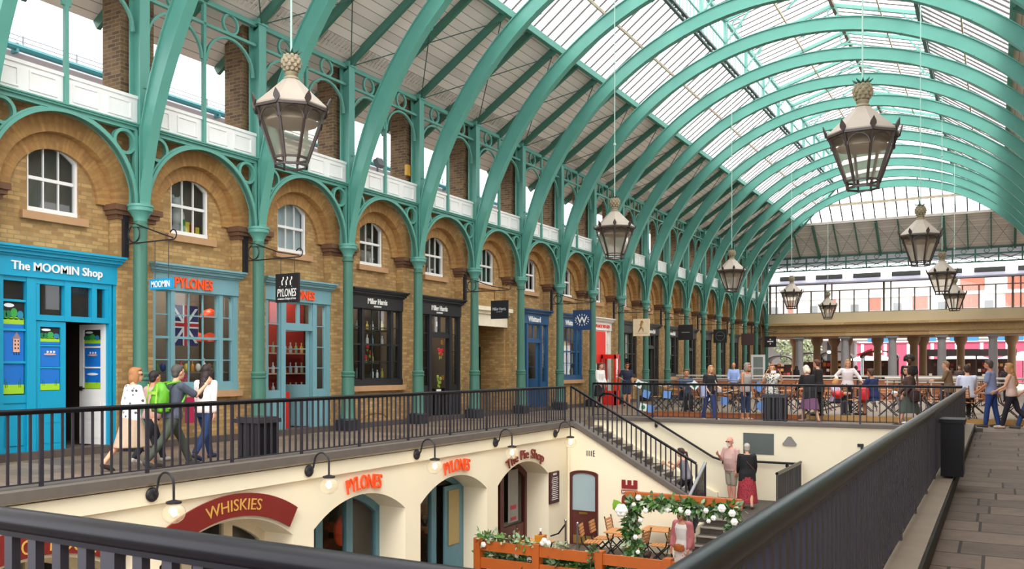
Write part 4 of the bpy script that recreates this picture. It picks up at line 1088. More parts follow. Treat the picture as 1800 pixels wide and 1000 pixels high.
for i, (dy, z_) in enumerate(((-.35, 1.55), (.34, 2.3), (.36, 1.2), (-.3, 2.9), (.1, 2.85))):
    tag(MB().box(-15.05, mk + dy + .3 - .04, z_, -14.98, mk + dy + .3 + .04, z_ + .14).build('perfume_box', M('perfume_box_%d' % i, ['#d9d6cf', '#b88a4a', '#a3753c', '#c9c5bd', '#d9d6cf'][i], .5)), ['white box at the near side', 'tan box at the far side', 'brown box low at the far side', 'grey box over the door', 'pale box over the door'][i] + ' in the black shop doorway', 'box')
# navy shop: packets and wooden fittings
mk = CW(5) + B / 2
for j in range(4):
    shelf(-15.6, mk, -.6, 1.15, .8 + .5 * j, 'brown shelf inside the navy shop door, %s from the floor' % ORD[j], '#7b4a2b')
    for i in range(7): tag(MB().box(-15.62, mk - .5 + i * .23, .8 + .5 * j, -15.48, mk - .36 + i * .23, 1.08 + .5 * j).build('tin', M('tin_%d' % ((i + j) % 3), ['#b86b2a', '#d9cfae', '#7a2f22'][(i + j) % 3], .4)), 'tea tin on the %s brown shelf in the navy shop, %s along' % (ORD[j], ORD[i]), 'tin', 'tins in the navy shop')
tag(MB().box(-15.7, mk - .5, .13, -15.2, mk + .1, .95).build('wooden_counter', M('oak', '#8a5a32', .5)), 'wooden counter inside the navy shop door', 'counter')
mk = CW(6) + B / 2
pk = ['#d9c9a6', '#b6483c', '#cdb98c', '#e3ddcf', '#8c4a3a', '#caa26a', '#e7d98f']
for j, z_ in enumerate((1.27, 1.75, 2.25)):
    shelf(-15.0, mk, -1.0, 1.0, z_, 'pale shelf in the navy shop window, %s from the sill' % ORD[j], '#b9a98c')
    for i in range(11): tag(MB().box(-15.08, mk - .92 + i * .17, z_, -14.96, mk - .80 + i * .17, z_ + .3 + .08 * ((i * 7 + j) % 2)).build('packet', M('packet_%d' % ((i * 3 + j) % 7), pk[(i * 3 + j) % 7], .5)), 'upright packet on the %s shelf of the navy window, %s from the near end' % (ORD[j], ORD[i]), 'packet', 'packets in the navy shop window')

# ---------------------------------------------------------------- hanging signs
def hanging(k, label, board_hex, zc, w_=.62, h_=.62, board=True, xc=-13.32, plate_w=.1):
    y = CY(k) - .12
    t = thing('hanging_sign', label, 'sign', (-14.5, y, zc), 'hanging signs along the facade')
    zt = 3.95
    MB().box(-14.62, y - .05, zt - .25, -14.54, y + .05, zt + .55).build('wall_plate', BLACKM, t)
    b = MB().bar((-14.55, y, zt), (xc + w_ * .5, y, zt), .025, .025)
    b.tube([(-14.55, y, zt + .42), (-14.2, y, zt + .34), (-13.6, y, zt + .14), (xc + w_ * .5, y, zt + .03)], .014, 6)
    b.tube([(-14.33 + .16 * math.cos(2 * PI * i / 20), y, zt + .18 + .16 * math.sin(2 * PI * i / 20)) for i in range(20)], .013, 6, closed=True)
    xe = xc + w_ * .5
    b.tube([(xe + .09 * math.sin(a_) , y, zt + .09 - .09 * math.cos(a_)) for a_ in [R(j * 22) for j in range(12)]], .013, 6)
    b.build('bracket', BLACKM, t)
    top = zc + h_ / 2
    if board:
        for s in (-.6, .6): MB().tube([(xc + s * w_ / 2, y, zt), (xc + s * w_ / 2, y, top)], .008, 5).build('hanger', BLACKM, t)
        MB().box(xc - w_ / 2, y - .025, zc - h_ / 2, xc + w_ / 2, y + .025, zc + h_ / 2).build('board', M('board_' + board_hex, board_hex, .5), t)
    return t, xc, y - .027, zc
RX = (1, 0, 0); UZ = (0, 0, 1)
# lettering must face the camera (-Y): right = +X
def btext(t, body, c, x, y, z, w_, h_, off=.02, shear=0): text(body, M('letter_' + c, c, .5, var=.02), t, (x, y - .004, z), RX, UZ, w_, h_, .006, off, shear)
t, x, y, z = hanging(0, 'small bright blue hanging plaque with white lettering on a scrolled bracket', '#1593c4', 3.14, .62, .2, True, -13.55)
btext(t, 'MOOMIN', '#f5f7f8', x, y, z, .5, .12, .01)
t, x, y, z = hanging(1, 'black hanging sign with white lettering before the blue-grey shop door', '#1b1a1c', 3.3, .66, .62)
btext(t, 'PYLONES', '#f4f2ee', x, y, z - .1, .54, .17, .004, .15); btext(t, "createurs d'objets à Paris", '#e8e6e2', x, y, z - .235, .52, .06, .0)
em = MB()
for i in range(3):
    em.tube([(x - .13 + i * .12, y - .004, z + .06), (x - .14 + i * .12, y - .004, z + .14), (x - .09 + i * .12, y - .004, z + .2)], .012, 5); em.ell((x - .1 + i * .12, y - .004, z + .22), (.02, .004, .02), 8, 5)
    em.ell((x - .2 + i * .17, y - .004, z + .03), (.01, .004, .01), 6, 4)
em.build('emblem', WHITE, t)
t, x, y, z = hanging(4, 'black square hanging sign with white lettering before the brick passage', '#18181d', 3.36, .6, .56)
btext(t, 'Miller Harris', '#c9cdd6', x, y, z + .02, .46, .09, .0); btext(t, 'LONDON', '#aeb2bb', x, y, z - .07, .2, .03, 0)
t, x, y, z = hanging(6, 'navy hanging sign with a white leafy emblem before the navy shop window', '#1f3d66', 3.33, .74, .74)
btext(t, 'W', '#f0eee8', x, y, z, .4, .24, .02)
em = MB()
for i in range(16):
    a = 2 * PI * i / 16; em.ell((x + .26 * math.cos(a), y - .003, z + .19 * math.sin(a)), (.04, .004, .014), 8, 4, Matrix.Rotation(-a, 3, 'Y'))
em.build('emblem', M('letter_#f0eee8', '#f0eee8', .5), t)
t, x, y, z = hanging(8, 'cream hanging sign with a golden dancing figure after the red and white shop', '#e5d6b4', 3.3, .74, .74)
em = MB(); GO = M('gold_figure', '#9a7a35', .5)
em.ell((x + .02, y - .004, z + .24), (.045, .006, .05), 10, 6).tube([(x + .02, y - .004, z + .2), (x, y - .004, z + .02)], [.05, .035], 8).tube([(x, y - .004, z + .03), (x + .08, y - .004, z - .08), (x + .1, y - .004, z - .2)], [.035, .025, .015], 8)
em.tube([(x, y - .004, z + .03), (x - .06, y - .004, z - .08), (x - .13, y - .004, z - .19)], [.035, .025, .015], 8).tube([(x + .02, y - .004, z + .17), (x - .07, y - .004, z + .1), (x + .0, y - .004, z + .06)], .014, 6).tube([(x + .03, y - .004, z + .17), (x + .1, y - .004, z + .2), (x + .05, y - .004, z + .29)], .014, 6)
em.build('emblem', GO, t); MB().box(x - .28, y - .004, z - .26, x + .28, y, z - .25).build('rule', GO, t)
t, x, y, z = hanging(10, 'plain black hanging sign with one thin line of lettering', '#1f1b1c', 3.3, .74, .74); MB().box(x - .2, y - .005, z - .015, x + .2, y, z + .015).build('lettering', M('letter_grey', '#a9a5a2', .5), t)
t, x, y, z = hanging(12, 'black hanging sign with a thin ring emblem', '#1b1a1b', 3.3, .74, .74)
n = 24; MB().strip([(x + .26 * math.cos(2 * PI * j / n), y - .004, z + .26 * math.sin(2 * PI * j / n)) for j in range(n + 1)], [(x + .23 * math.cos(2 * PI * j / n), y - .004, z + .23 * math.sin(2 * PI * j / n)) for j in range(n + 1)], (0, .004, 0)).build('emblem', M('letter_green', '#54635a', .5), t)
MB().box(x - .16, y - .004, z + .01, x + .16, y, z + .05).build('lettering', M('letter_green', '#54635a', .5), t)
t, x, y, z = hanging(14, 'plain plum-coloured hanging sign without lettering', '#4b3436', 3.3, .78, .72)
t, x, y, z = hanging(16, 'dark hanging sign with a small white crest at the far end of the facade', '#241a1c', 3.3, .78, .72)
MB().box(x - .2, y - .005, z - .02, x + .2, y, z + .06).build('lettering', WHITE, t); MB().ell((x, y - .004, z + .16), (.05, .004, .04), 8, 5).ell((x, y - .004, z - .14), (.04, .004, .06), 8, 5).build('emblem', WHITE, t)
# small fixtures on the clerestory
y_ = CY(3) + .0
tag(MB().box(-14.56, CY(3) - .28, 7.0, -14.48, CY(3) - .05, 7.3).build('alarm_box', M('yellow_box', '#d9a441', .5)), 'small yellow box fixed on the third sooty brick pier', 'box')
fl_ = thing('floodlight', 'small grey floodlight on the white parapet between two brick piers', 'floodlight', (-14.3, CY(2) + 1.2, 6.76))
MB().cbox((-14.25, CY(2) + 1.2, 6.98), (.14, .26, .2), Matrix.Rotation(R(-25), 3, 'Y')).build('housing', M('grey_metal', '#6f7478', .5), fl_)
MB().box(-14.32, CY(2) + 1.18, 6.76, -14.28, CY(2) + 1.22, 6.95).build('stalk', M('grey_metal', '#6f7478', .5), fl_)
# white door standing open at the far end of the facade
dl = MB(); yq = CY(15) + .4
for a_, b_, z0, z1 in ((-14.0, -13.86, 0, 2.4), (-13.24, -13.1, 0, 2.4), (-13.86, -13.24, 2.25, 2.4), (-13.86, -13.24, 0, .3), (-13.86, -13.24, 1.5, 1.56)): dl.box(a_, yq, z0, b_, yq + .06, z1)
dl = tag(dl.build('door_leaf', WHITE), 'white framed door leaf standing open at the far end of the facade', 'door')
MB().box(-13.86, yq + .02, .3, -13.24, yq + .04, 2.25).build('pane', M('grey_pane', '#8b9390', .3), dl)
# ---------------------------------------------------------------- sunken court: walls, arches, copings
XW = -9.9; ZF = -3.05
LC = [3.15, 6.2, 9.25, 12.3, 15.36, 18.4]
HW, ZSP, RISE = 1.28, -1.10, .43
RAD = (HW ** 2 + RISE ** 2) / (2 * RISE)
def az(u): return ZSP + RISE - RAD + math.sqrt(max(0, RAD ** 2 - u * u))
wc = MB()
ys = [1.6] + sum([[c - HW, c + HW] for c in LC], []) + [20.8]
for i in range(0, len(ys), 2): wc.quad((XW, ys[i], ZF), (XW, ys[i + 1], ZF), (XW, ys[i + 1], .05), (XW, ys[i], .05))
for c in LC:
    n = 24
    for i in range(n):
        u0, u1 = -HW + 2 * HW * i / n, -HW + 2 * HW * (i + 1) / n
        wc.quad((XW, c + u0, az(u0)), (XW, c + u1, az(u1)), (XW, c + u1, .05), (XW, c + u0, .05))
        wc.quad((XW, c + u0, az(u0)), (XW, c + u1, az(u1)), (XW - .62, c + u1, az(u1)), (XW - .62, c + u0, az(u0)))
    for s in (-1, 1): wc.quad((XW, c + s * HW, ZF), (XW - .62, c + s * HW, ZF), (XW - .62, c + s * HW, ZSP), (XW, c + s * HW, ZSP))
struct(wc.build('wall_court_left', CREAM, fix=False))
trim(MB().box(XW, 1.6, -.24, XW + .05, 20.8, .05), CREAM)
trim(MB().box(-10.32, 1.6, .05, -9.78, 20.9, .17), COPING)
trim(MB().tube([(XW + .07, 1.7, .02), (XW + .07, 11, .01), (XW + .07, 14, .0), (XW + .07, 20.7, .02)], .006, 5), BLACKM)
struct(MB().box(-13.2, 1.6, ZF, -13.0, 20.8, -.06).build('wall_court_back', M('court_shop_back', '#5a4a40', .9)))
cp = MB()
for i in range(len(LC) + 1): 
    yy = LC[0] - 1.53 + i * 3.05; cp.box(-13.0, yy - .05, ZF, -10.55, yy + .05, -.3)
cp.box(-13.0, 1.6, -.32, -10.52, 20.8, -.26)
struct(cp.build('wall_court_partition', M('court_shop_back', '#5a4a40', .9)))
struct(MB().box(-13.0, 1.6, ZF - .1, -10.5, 20.8, ZF).build('floor_court_shops', M('court_shop_floor', '#6b5a4c', .5)))
# front of the stair wall, facing the camera, with its sloping coping
YSW = 20.8
sl_ = [(XW, .05), (-9.78, .05), (-6.5, -1.76)]
sw = MB().prism([(XW, YSW, ZF), (-6.5, YSW, ZF), (-6.5, YSW, -1.79), (-9.6, YSW, -.05), (XW, YSW, .05)], (0, .25, 0))
struct(sw.build('wall_stair', CREAM))
st_c = MB().prism([(-9.95, YSW - .08, .05), (-9.72, YSW - .08, .05), (-6.3, YSW - .08, -1.87), (-6.3, YSW - .08, -1.74), (-9.68, YSW - .08, .17), (-9.95, YSW - .08, .17)], (0, .42, 0))
trim(st_c, COPING)
trim(MB().tube([(-9.84, YSW - .04, .0), (-9.84, YSW - .04, ZF)], .025, 8), CREAM)
# far wall, right wall, near wall of the court
struct(MB().box(-10.75, 24.46, ZF, -.5, 24.75, -.01).build('wall_court_far', CREAM))
trim(MB().box(-10.95, 24.38, .0, -.3, 24.85, .09), COPING)
struct(MB().box(-.62, 1.6, ZF, -.53, 24.44, -.03).build('wall_court_right', CREAM))
struct(MB().box(-10.5, 1.62, ZF, -.5, 1.7, -.03).build('wall_court_near', CREAM))
trim(MB().box(-.86, 1.5, .0, -.49, 24.9, .17), M('grey_kerb', '#8a7c6e', .6, var=.2, scale=4))
trim(MB().box(-.492, 1.5, .0, -.468, 24.9, .155), M('kerb_side_shade', '#151312', .7))  # thin dark strip standing in for the shade on the kerb's side face
trim(MB().box(-10.3, 1.5, .0, -.86, 1.95, .17), COPING)
struct(MB().prism([(-10.75, 24.5, -.05), (-10.75, 24.5, ZF), (-7, 24.5, ZF), (-6.9, 24.5, -1.95), (-7.0, 24.5, -1.95)], (0, -.12, 0)).build('wall_stair_skirting', CREAM))
# steps down along the far wall, landing and lower flight
RISER, GO_ = .174, .316
STEP = M('stair_tread', '#4b433e', .6, var=.25, scale=4); NOSE = M('pale_nosing', '#a0968b', .6)
sm = MB(); nm_ = MB()
for i in range(1, 12):
    z = -RISER * i; x = -10.75 + GO_ * (i - 1)
    sm.box(x, YSW + .25, z - RISER - .3, x + GO_ + .02, 24.4, z)
    nm_.box(x + GO_ - .05, YSW + .25, z - .03, x + GO_ + .03, 24.4, z + .004)
ZL = -RISER * 12; XL0 = -10.75 + GO_ * 11; XL1 = -4.6
sm.box(XL0, YSW + .1, ZL - .2, XL1, 24.5, ZL)
for i in range(1, 6):
    z = ZL - .161 * i; y = YSW + .1 - .33 * (i - 1)
    sm.box(-6.24, y - .34, z - .4, XL1, y, z); nm_.box(-6.24, y - .37, z - .03, XL1, y - .3, z + .004)
nm_.box(-6.24, YSW + .06, ZL - .03, XL1, YSW + .13, ZL + .004)
struct(sm.build('stairs', STEP)); trim(nm_, NOSE)
struct(MB().box(-6.4, 19.0, ZF, -6.25, YSW + .2, -2.2).box(XL1, 19.0, ZF, XL1 + .12, 24.5, ZL - .02).build('wall_stair_side', CREAM))

# ---------------------------------------------------------------- railings
def railing(label, pts, post_every=1.52, bar=.135, hand=(.075, .06), barw=.03, post_w=.05, base=.05, zlo=.17, ztop=1.1, mat=RAILM, cat='railing', endpost=True, handmat=None, skip_end=False):
    """pts: [(x,y,zbase)...] base line; ztop height of the handrail above base"""
    t = thing('railing', label, cat, pts[0])
    H = MB(); Lr = MB()
    P = [Vector(p) for p in pts]
    up = Vector((0, 0, ztop))
    for a, b in zip(P, P[1:]):
        H.tube([a + up, b + up], hand[0] * .5, 14)
        H.bar(a + up - Vector((0, 0, hand[0] * .5)), b + up - Vector((0, 0, hand[0] * .5)), hand[0] * .55, .02)
        Lr.bar(a + Vector((0, 0, base)), b + Vector((0, 0, base)), .035, .016)
    H.build('handrail', handmat or RAILT, t); Lr.build('bottom_rail', mat, t)
    bars = []; posts = []
    for si, (a, b) in enumerate(zip(P, P[1:])):
        d = b - a; L = Vector((d.x, d.y, 0)).length; n = max(1, round(L / bar)); pe = max(1, round(post_every / bar))
        for i in range(n + 1):
            if i == 0 and si > 0: continue
            p = a + d * (i / n)
            (posts if (i % pe == 0) or (i == n and endpost) else bars).append(p)
    hd = (P[1] - P[0]); ang = math.atan2(hd.y, hd.x)
    def proto(nm, w_, z0, z1, flat=1.0):
        mb = MB().cbox((0, 0, (z0 + z1) / 2), (w_, w_ * flat, z1 - z0))
        return mb.mesh(nm, mat)
    mp = proto('post', post_w, -.03, ztop - .02, .6); mbar = proto('baluster', barw, base, ztop - .03, .7)
    for p in posts:
        o = bpy.data.objects.new('post', mp); COL.objects.link(o); o.parent = t; o.location = p - P[0]; o.rotation_euler = (0, 0, ang)
    lim = 98
    for p in bars[:lim]:
        o = bpy.data.objects.new('baluster', mbar); COL.objects.link(o); o.parent = t; o.location = p - P[0]; o.rotation_euler = (0, 0, ang)
    if len(bars) > lim:
        r = MB()
        for p in bars[lim:]:
            q = MB().cbox((0, 0, (base + ztop - .03) / 2), (barw, barw * .7, ztop - .03 - base)); r.merge(q, Matrix.Translation(p) @ Matrix.Rotation(ang, 4, 'Z'))
        tag(r.build('baluster_run', mat, t), kind='stuff')
    return t
railing('long black railing on the stone coping along the shop-side walkway', [(-10.0, 1.9, .17), (-10.0, 20.85, .17)], hand=(.058, .05), ztop=.905)
railing('black railing sloping down the front edge of the stairs', [(-9.85, 20.9, .17), (-6.45, 20.9, -1.7)], hand=(.058, .05), ztop=.93, post_every=1.1, bar=.13)
railing('black railing along the far edge of the sunken court, before the cafe tables', [(-10.85, 24.6, .09), (-.75, 24.6, .09)], hand=(.058, .05), barw=.026, ztop=1.01, post_every=1.9, bar=.16)
railing('large black railing running away along the right-hand walkway', [(-.70, 1.84, .17), (-.70, 24.6, .17)], ztop=.885, post_every=1.5, bar=.125, hand=(.095, .08), barw=.05, post_w=.065)
railing('black railing crossing the bottom corner, nearest the camera', [(-9.9, 1.835, .17), (-.72, 1.835, .17)], ztop=.888, post_every=.76, bar=.136, hand=(.085, .075), barw=.045, post_w=.07)
railing('short steel-topped railing beside the lower flight, on the side of the arches', [(-6.24, 20.95, -1.85), (-6.24, 19.1, -2.8)], ztop=1.1, bar=.11, post_every=.9, handmat=M('grey_steel', '#8d8f94', .35))
railing('short railing beside the lower flight, on the side of the plaque', [(-4.62, 24.3, ZL), (-4.62, 21.4, ZL)], ztop=1.12, bar=.12, post_every=.9)
wh = thing('wall_handrail', 'black handrail on brackets along the cream wall beside the stairs', 'handrail', (-10.1, 24.35, .8))
MB().tube([(-10.55, 24.34, .5), (-10.5, 24.34, .72), (-10.38, 24.34, .8), (-10.1, 24.34, .78), (-7.02, 24.34, -.96), (-6.8, 24.34, -1.02), (-4.65, 24.34, -1.02)], .032, 8).build('rail', RAILT, wh)
for x_, z_ in ((-8.75, -.13), (-6.75, -1.1), (-5.0, -1.1)):
    MB().tube([(x_, 24.34, z_ + .1), (x_, 24.34, z_), (x_, 24.5, z_)], .014, 6).ell((x_, 24.42, z_), (.05, .05, .05), 10, 6).build('bracket', BLACKM, wh)
# box on the right railing, litter bins
bx = thing('litter_bin', 'tall black box hung over the kerb on the right-hand railing', 'bin', (-.5, 12.6, .17))
MB().box(-.63, 12.45, .2, -.37, 13.0, .9).build('body', M('bin_black', '#121116', .5, spec=.2), bx); MB().box(-.65, 12.43, .88, -.35, 13.02, .93).build('lid', M('bin_black', '#121116', .5, spec=.2), bx)
def bin_(label, x, y, w_, h_, rot=0):
    t = thing('litter_bin', label, 'bin', (x, y, 0))
    T = Matrix.Translation((x, y, 0)) @ Matrix.Rotation(rot, 4, 'Z')
    q = MB().box(-w_ / 2, -w_ / 2, .03, w_ / 2, w_ / 2, h_ - .08); MB().merge(q, T).build('body', M('bin_black', '#121116', .5, spec=.2), t)
    q = MB()
    for s in (-1, 1):
        for i in range(5): q.box(-w_ / 2 + .04 + i * w_ / 5.2, s * w_ / 2 - .012, .06, -w_ / 2 + .1 + i * w_ / 5.2, s * w_ / 2 + .012, h_ - .1)
    MB().merge(q, T).build('slats', M('bin_black2', '#29282d', .4), t)
    q = MB().box(-w_ / 2 - .05, -w_ / 2 - .05, h_ - .1, w_ / 2 + .05, w_ / 2 + .05, h_ - .03); q.box(-w_ / 2 - .02, -w_ / 2 - .02, h_ - .03, w_ / 2 + .02, w_ / 2 + .02, h_); MB().merge(q, T).build('lid', M('bin_lid', '#35343a', .35), t)
bin_('black square litter bin on the left walkway in front of the blue-grey shop door', -11.2, 11.05, .46, .74)
bin_('black square litter bin behind the far railing, beside the woman taking a photo', -5.6, 25.75, .58, .82)

# ---------------------------------------------------------------- gooseneck wall lamps
GLOBE = glass_mat('clear_globe', '#fffdf6', refl=.10, body=.10, bodyc='#fff6e4')
BULB = emit_mat('warm_bulb', '#ffe9c4', 14)
def wall_lamp(root):
    MB().ell((.02, 0, 0), (.045, .1, .1), 16, 8).build('wall_rose', BLACKM, root)
    MB().tube([(0.02, 0, 0)] + [(.06 + .1 * (i / 4), 0, -.0 + .03 * i) for i in range(3)] + [(.29 + .15 * math.cos(R(170 - 15 * i)), 0, .16 + .15 * math.sin(R(170 - 15 * i))) for i in range(12)] + [(.44, 0, .1), (.44, 0, -.06)], .016, 8).build('arm', BLACKM, root)
    MB().lathe([(.03, -.04), (.1, -.06), (.1, -.085), (.04, -.1)], 16, (.44, 0, 0)).build('cap', BLACKM, root)
    g = MB().ell((.44, 0, -.21), (.15, .15, .14), 20, 12).build('globe', GLOBE, root)
    MB().ell((.44, 0, -.2), (.04, .04, .06), 10, 8).build('bulb', BULB, root)
lp0 = thing('wall_lamp', 'x', 'lamp', (0, 0, 0), 'gooseneck globe lamps on the cream wall'); wall_lamp(lp0)
for i, (y_, lb) in enumerate(((7.8, 'between the two maroon arched signs'), (10.83, 'between the whiskies sign and the orange lettering'), (13.86, 'between the two orange letterings'),
                              (16.9, 'over the curved maroon lettering'), (19.93, 'nearest the stair corner'))):
    l = 'black gooseneck globe lamp on the cream wall, ' + lb
    if i == 0: lp0.location = (XW + .05, y_, -.1); lp0['label'] = l
    else: dup(lp0, (XW + .05, y_, -.1), 0, l)

# ---------------------------------------------------------------- lower shop fronts
def court_front(c, h, label, back, closed=True, mull=(-.45, .38), glass=None, panel=.0):
    fm = M('frame_' + h, h, .45)
    t = thing('arched_shop_front', label, 'shop front', (-10.52, c, ZF), 'arched shop fronts of the sunken court')
    f = MB(); x0, x1 = -10.62, -10.52
    n = 20
    A = [(x0, c + u, az(u) + .02) for u in [-HW + 2 * HW * i / n for i in range(n + 1)]]; Bq = [(x0, c + u * .93, az(u) - .12) for u in [-HW + 2 * HW * i / n for i in range(n + 1)]]
    f.strip(A, Bq, (x1 - x0, 0, 0))
    for a, b in ((-HW, -HW + .12), (HW - .12, HW)): f.box(x0, c + a, ZF, x1, c + b, ZSP)
    for u in mull: f.box(x0, c + u - .09, ZF, x1, c + u + .09, az(u) - .05)
    if panel: f.box(x0, c - HW, ZF, x1 - .02, c + HW, ZF + panel)
    f.build('frame', fm, t)
    g = MB()
    pts = [(-10.57, c - HW, ZF)] + [(-10.57, c + u, az(u)) for u in [-HW + 2 * HW * i / 12 for i in range(13)]] + [(-10.57, c + HW, ZF)]
    g.poly(pts); g.build('window_glass', glass or GLASS, t, fix=False)
    struct(MB().box(-12.0, c - 1.4, ZF, -11.9, c + 1.4, -.3).build('wall_shop_back', M('court_back_' + back, back, .8)))
    return t
court_front(6.2, '#e8dcc0', 'cream arched shop front under the nearest maroon sign', '#4a3a30')
court_front(9.25, '#e8dcc0', 'cream arched shop front under the maroon sign about whiskies', '#4a3a30', mull=(-.3, .5))
court_front(12.3, '#5f8a99', 'blue-grey arched shop front under the first orange lettering', '#5e3a2c')
court_front(15.36, '#5f8a99', 'blue-grey arched shop front with an open door under the second orange lettering', '#b3231a', mull=(-.62, .1))
court_front(18.4, '#5a2420', 'dark maroon arched shop front under the curved maroon lettering', '#3a2420', mull=(.0,), panel=.7)
# display things behind the lower windows
for i, (c, u, z, col, lb) in enumerate(((12.3, .75, -1.55, '#e2431f', 'red and orange round display in the first arched window of the court'), (12.3, .75, -2.5, '#d8381c', 'tall orange display stand in the first arched window of the court'),
                            (15.36, -.95, -2.6, '#3c4a6a', 'dark blue display in the second arched window of the court'))):
    if i == 0: mb = MB().ell((-11.0, c + u, z), (.1, .24, .3), 14, 10)
    else: mb = MB().box(-11.1, c + u - .24, ZF, -10.9, c + u + .24, z + .4)
    tag(mb.build('display', M('display_%d' % i, col, .5)), lb, 'display')
tag(MB().box(-10.9, 12.3 - .9, -2.0, -10.86, 12.3 - .2, -1.8).build('white_shelf_sign', WHITE), 'white strip of card in the first arched window of the court', 'card')
lady = tag(MB().tube([(-11.1, 15.05, ZF), (-11.1, 15.05, -2.0), (-11.1, 15.0, -1.6)], [.22, .2, .1], 10).build('pale_mannequin', M('pale_dress', '#c9a58c', .8)), 'pale draped display figure in the open blue-grey arched doorway', 'display')
gp = tag(MB().box(-10.5, 15.36 + .42, ZF, -10.46, 15.36 + 1.1, ZF + 2.05).build('door_leaf', M('frame_#5f8a99', '#5f8a99', .45)), 'blue-grey glazed door leaf folded back beside the second orange lettering arch', 'door')
yg = MB().box(-10.45, 15.36 + .55, ZF + .75, -10.44, 15.36 + .97, ZF + 1.95).build('pane', M('ochre_glass', '#a8905a', .3), gp)
pm = MB().box(-10.5, 18.4 + .25, ZF + .8, -10.49, 18.4 + .75, ZF + 2.1)
tag(pm.build('frosted_panel', M('frosted', '#8a8884', .4)), 'frosted panel with red lines in the maroon door of the pie shop', 'panel')
tag(MB().box(-10.485, 18.4 + .36, -1.93, -10.48, 18.4 + .64, -1.83).box(-10.485, 18.4 + .36, -2.2, -10.48, 18.4 + .64, -2.12).build('notice', M('notice_red', '#b3243a', .5)), 'small red notice on the frosted maroon door', 'notice')
# curved maroon signs
MAR = M('maroon_board', '#7c1f1a', .5, var=.06); GOLD = M('gold_letter', '#d3a24e', .5, var=.05)
def arc_sign(c, label, body, aw, ht=.34, rr=1.92, u0=-1.2, u1=1.2, gap=.05, a0=0, tb=.27):
    t = thing('arched_sign', label, 'sign', (XW, c, ZSP + .3), 'curved maroon signs over the arches')
    zc = ZSP + RISE - RAD; Rr = RAD + gap
    am = math.asin(u1 / (Rr + .1)); n = 24
    pt = lambda r, a: (XW + .06, c + r * math.sin(a), zc + r * math.cos(a))
    A = [pt(Rr, -am + 2 * am * i / n) for i in range(n + 1)]; Bq = [pt(Rr + ht, -am + 2 * am * i / n) for i in range(n + 1)]
    MB().strip(A, Bq, (-.03, 0, 0)).build('board', MAR, t)
    mb = MB(); arc_text(mb, body, XW + .063, c, zc, Rr + ht * tb, ht * .5, aw, a0=a0); mb.build('lettering', GOLD, t, smooth=False, fix=False)
def arc_text(mb, body, x, c, zc, r, h, aw, off=.0, depth=.01, a0=None):
    vs, fs = textmesh(body, off, .5); x0 = min(v.x for v in vs); x1 = max(v.x for v in vs); y1 = max(v.y for v in vs)
    P = []
    for v in vs:
        a = ((v.x - x0) / (x1 - x0) - .5) * aw + (a0 or 0); rr = r + v.y / y1 * h
        P.append((x + v.z * depth, c + rr * math.sin(a), zc + rr * math.cos(a)))
    mb.add(P, fs)
arc_sign(9.25, 'curved maroon sign with gold lettering over the second arch', 'WHISKIES', .46)
arc_sign(6.2, 'curved maroon sign with gold lettering over the nearest arch, partly cut off', 'NCH HOUSE', .5, a0=.106, tb=.12)
OR = M('letter_#ff5a22', '#ff5a22', .5)
zc = ZSP + RISE - RAD
for c, lb in ((12.3, 'first'), (15.36, 'second')):
    mb = MB(); arc_text(mb, 'PYLONES', XW + .04, c, zc, RAD + .1, .25, .42, .007, .03)
    tag(mb.build('lettering_sign', OR, smooth=False, fix=False), 'raised orange lettering over the %s blue-grey arch of the court' % lb, 'sign', 'orange lettering over the arches')
mb = MB(); arc_text(mb, 'The Pie Shop', XW + .04, 18.4, zc, RAD + .08, .22, .84, .006, .03)
tag(mb.build('lettering_sign', M('maroon_letter', '#7a2620', .5), smooth=False, fix=False), 'raised maroon lettering curved over the pie shop arch', 'sign')
mn = thing('menu_board', 'narrow maroon menu board with white lines beside the pie shop arch', 'menu', (XW, 19.95, -1.85))
MB().box(XW, 19.68, -1.87, XW + .05, 20.2, -1.07).build('board', M('menu_maroon', '#4a1c1a', .5), mn)
ml = MB()
for i in range(12): ml.box(XW + .05, 19.76 + .02 * (i % 3), -1.78 + i * .05, XW + .054, 20.12 - .03 * (i % 2), -1.762 + i * .05)
ml.build('lines', WHITE, mn); text('MENU', WHITE, mn, (XW + .053, 19.94, -1.13), (0, 1, 0), (0, 0, 1), .2, .05, .004, .02)
# maroon door in the stair wall
door_n[0] += 1
yd = YSW - .02
fr = MB(); hw = .40; cx = -9.42
A = [(cx - hw, yd - .03, ZF)] + [(cx + hw * math.sin(a), yd - .03, -1.22 + .12 * math.cos(a * .9)) for a in [R(-90 + 15 * i) for i in range(13)]] + [(cx + hw, yd - .03, ZF)]
Bq = [(cx + (p[0] - cx) * .82, p[1], p[2] - (.07 if p[2] > -2.5 else 0)) for p in A]
fr.strip(A, Bq, (0, .08, 0)); fr.box(cx - .34, yd - .02, ZF, cx + .34, yd + .03, -2.15)
dd = struct(fr.build('door_%d' % door_n[0], M('maroon_door', '#55211d', .4)))
MB().poly([(p[0], yd, max(p[2], -2.2)) for p in Bq]).build('pane', M('frosted_blue', '#9fb3bb', .35, var=.03), dd, fix=False)
MB().box(cx - .12, yd - .04, -2.24, cx + .12, yd - .02, -2.19).build('letter_plate', M('brass', '#b59a55', .3, 1), dd)
MB().box(cx - .3, yd - .03, ZF + .03, cx + .3, yd - .015, ZF + .25).build('kick_plate', M('brass_dull', '#9b7c45', .4, .6), dd)
pg = thing('vertical_sign', 'large maroon letters set sideways on the cream stair wall', 'sign', (-8.15, YSW - .02, -1.6))
MRL = M('maroon_letter2', '#8a2024', .5)
text('E', MRL, pg, (-8.15, YSW - .03, -1.38), (0, 0, 1), (-1, 0, 0), .22, .42, .03, .05, name='letter')
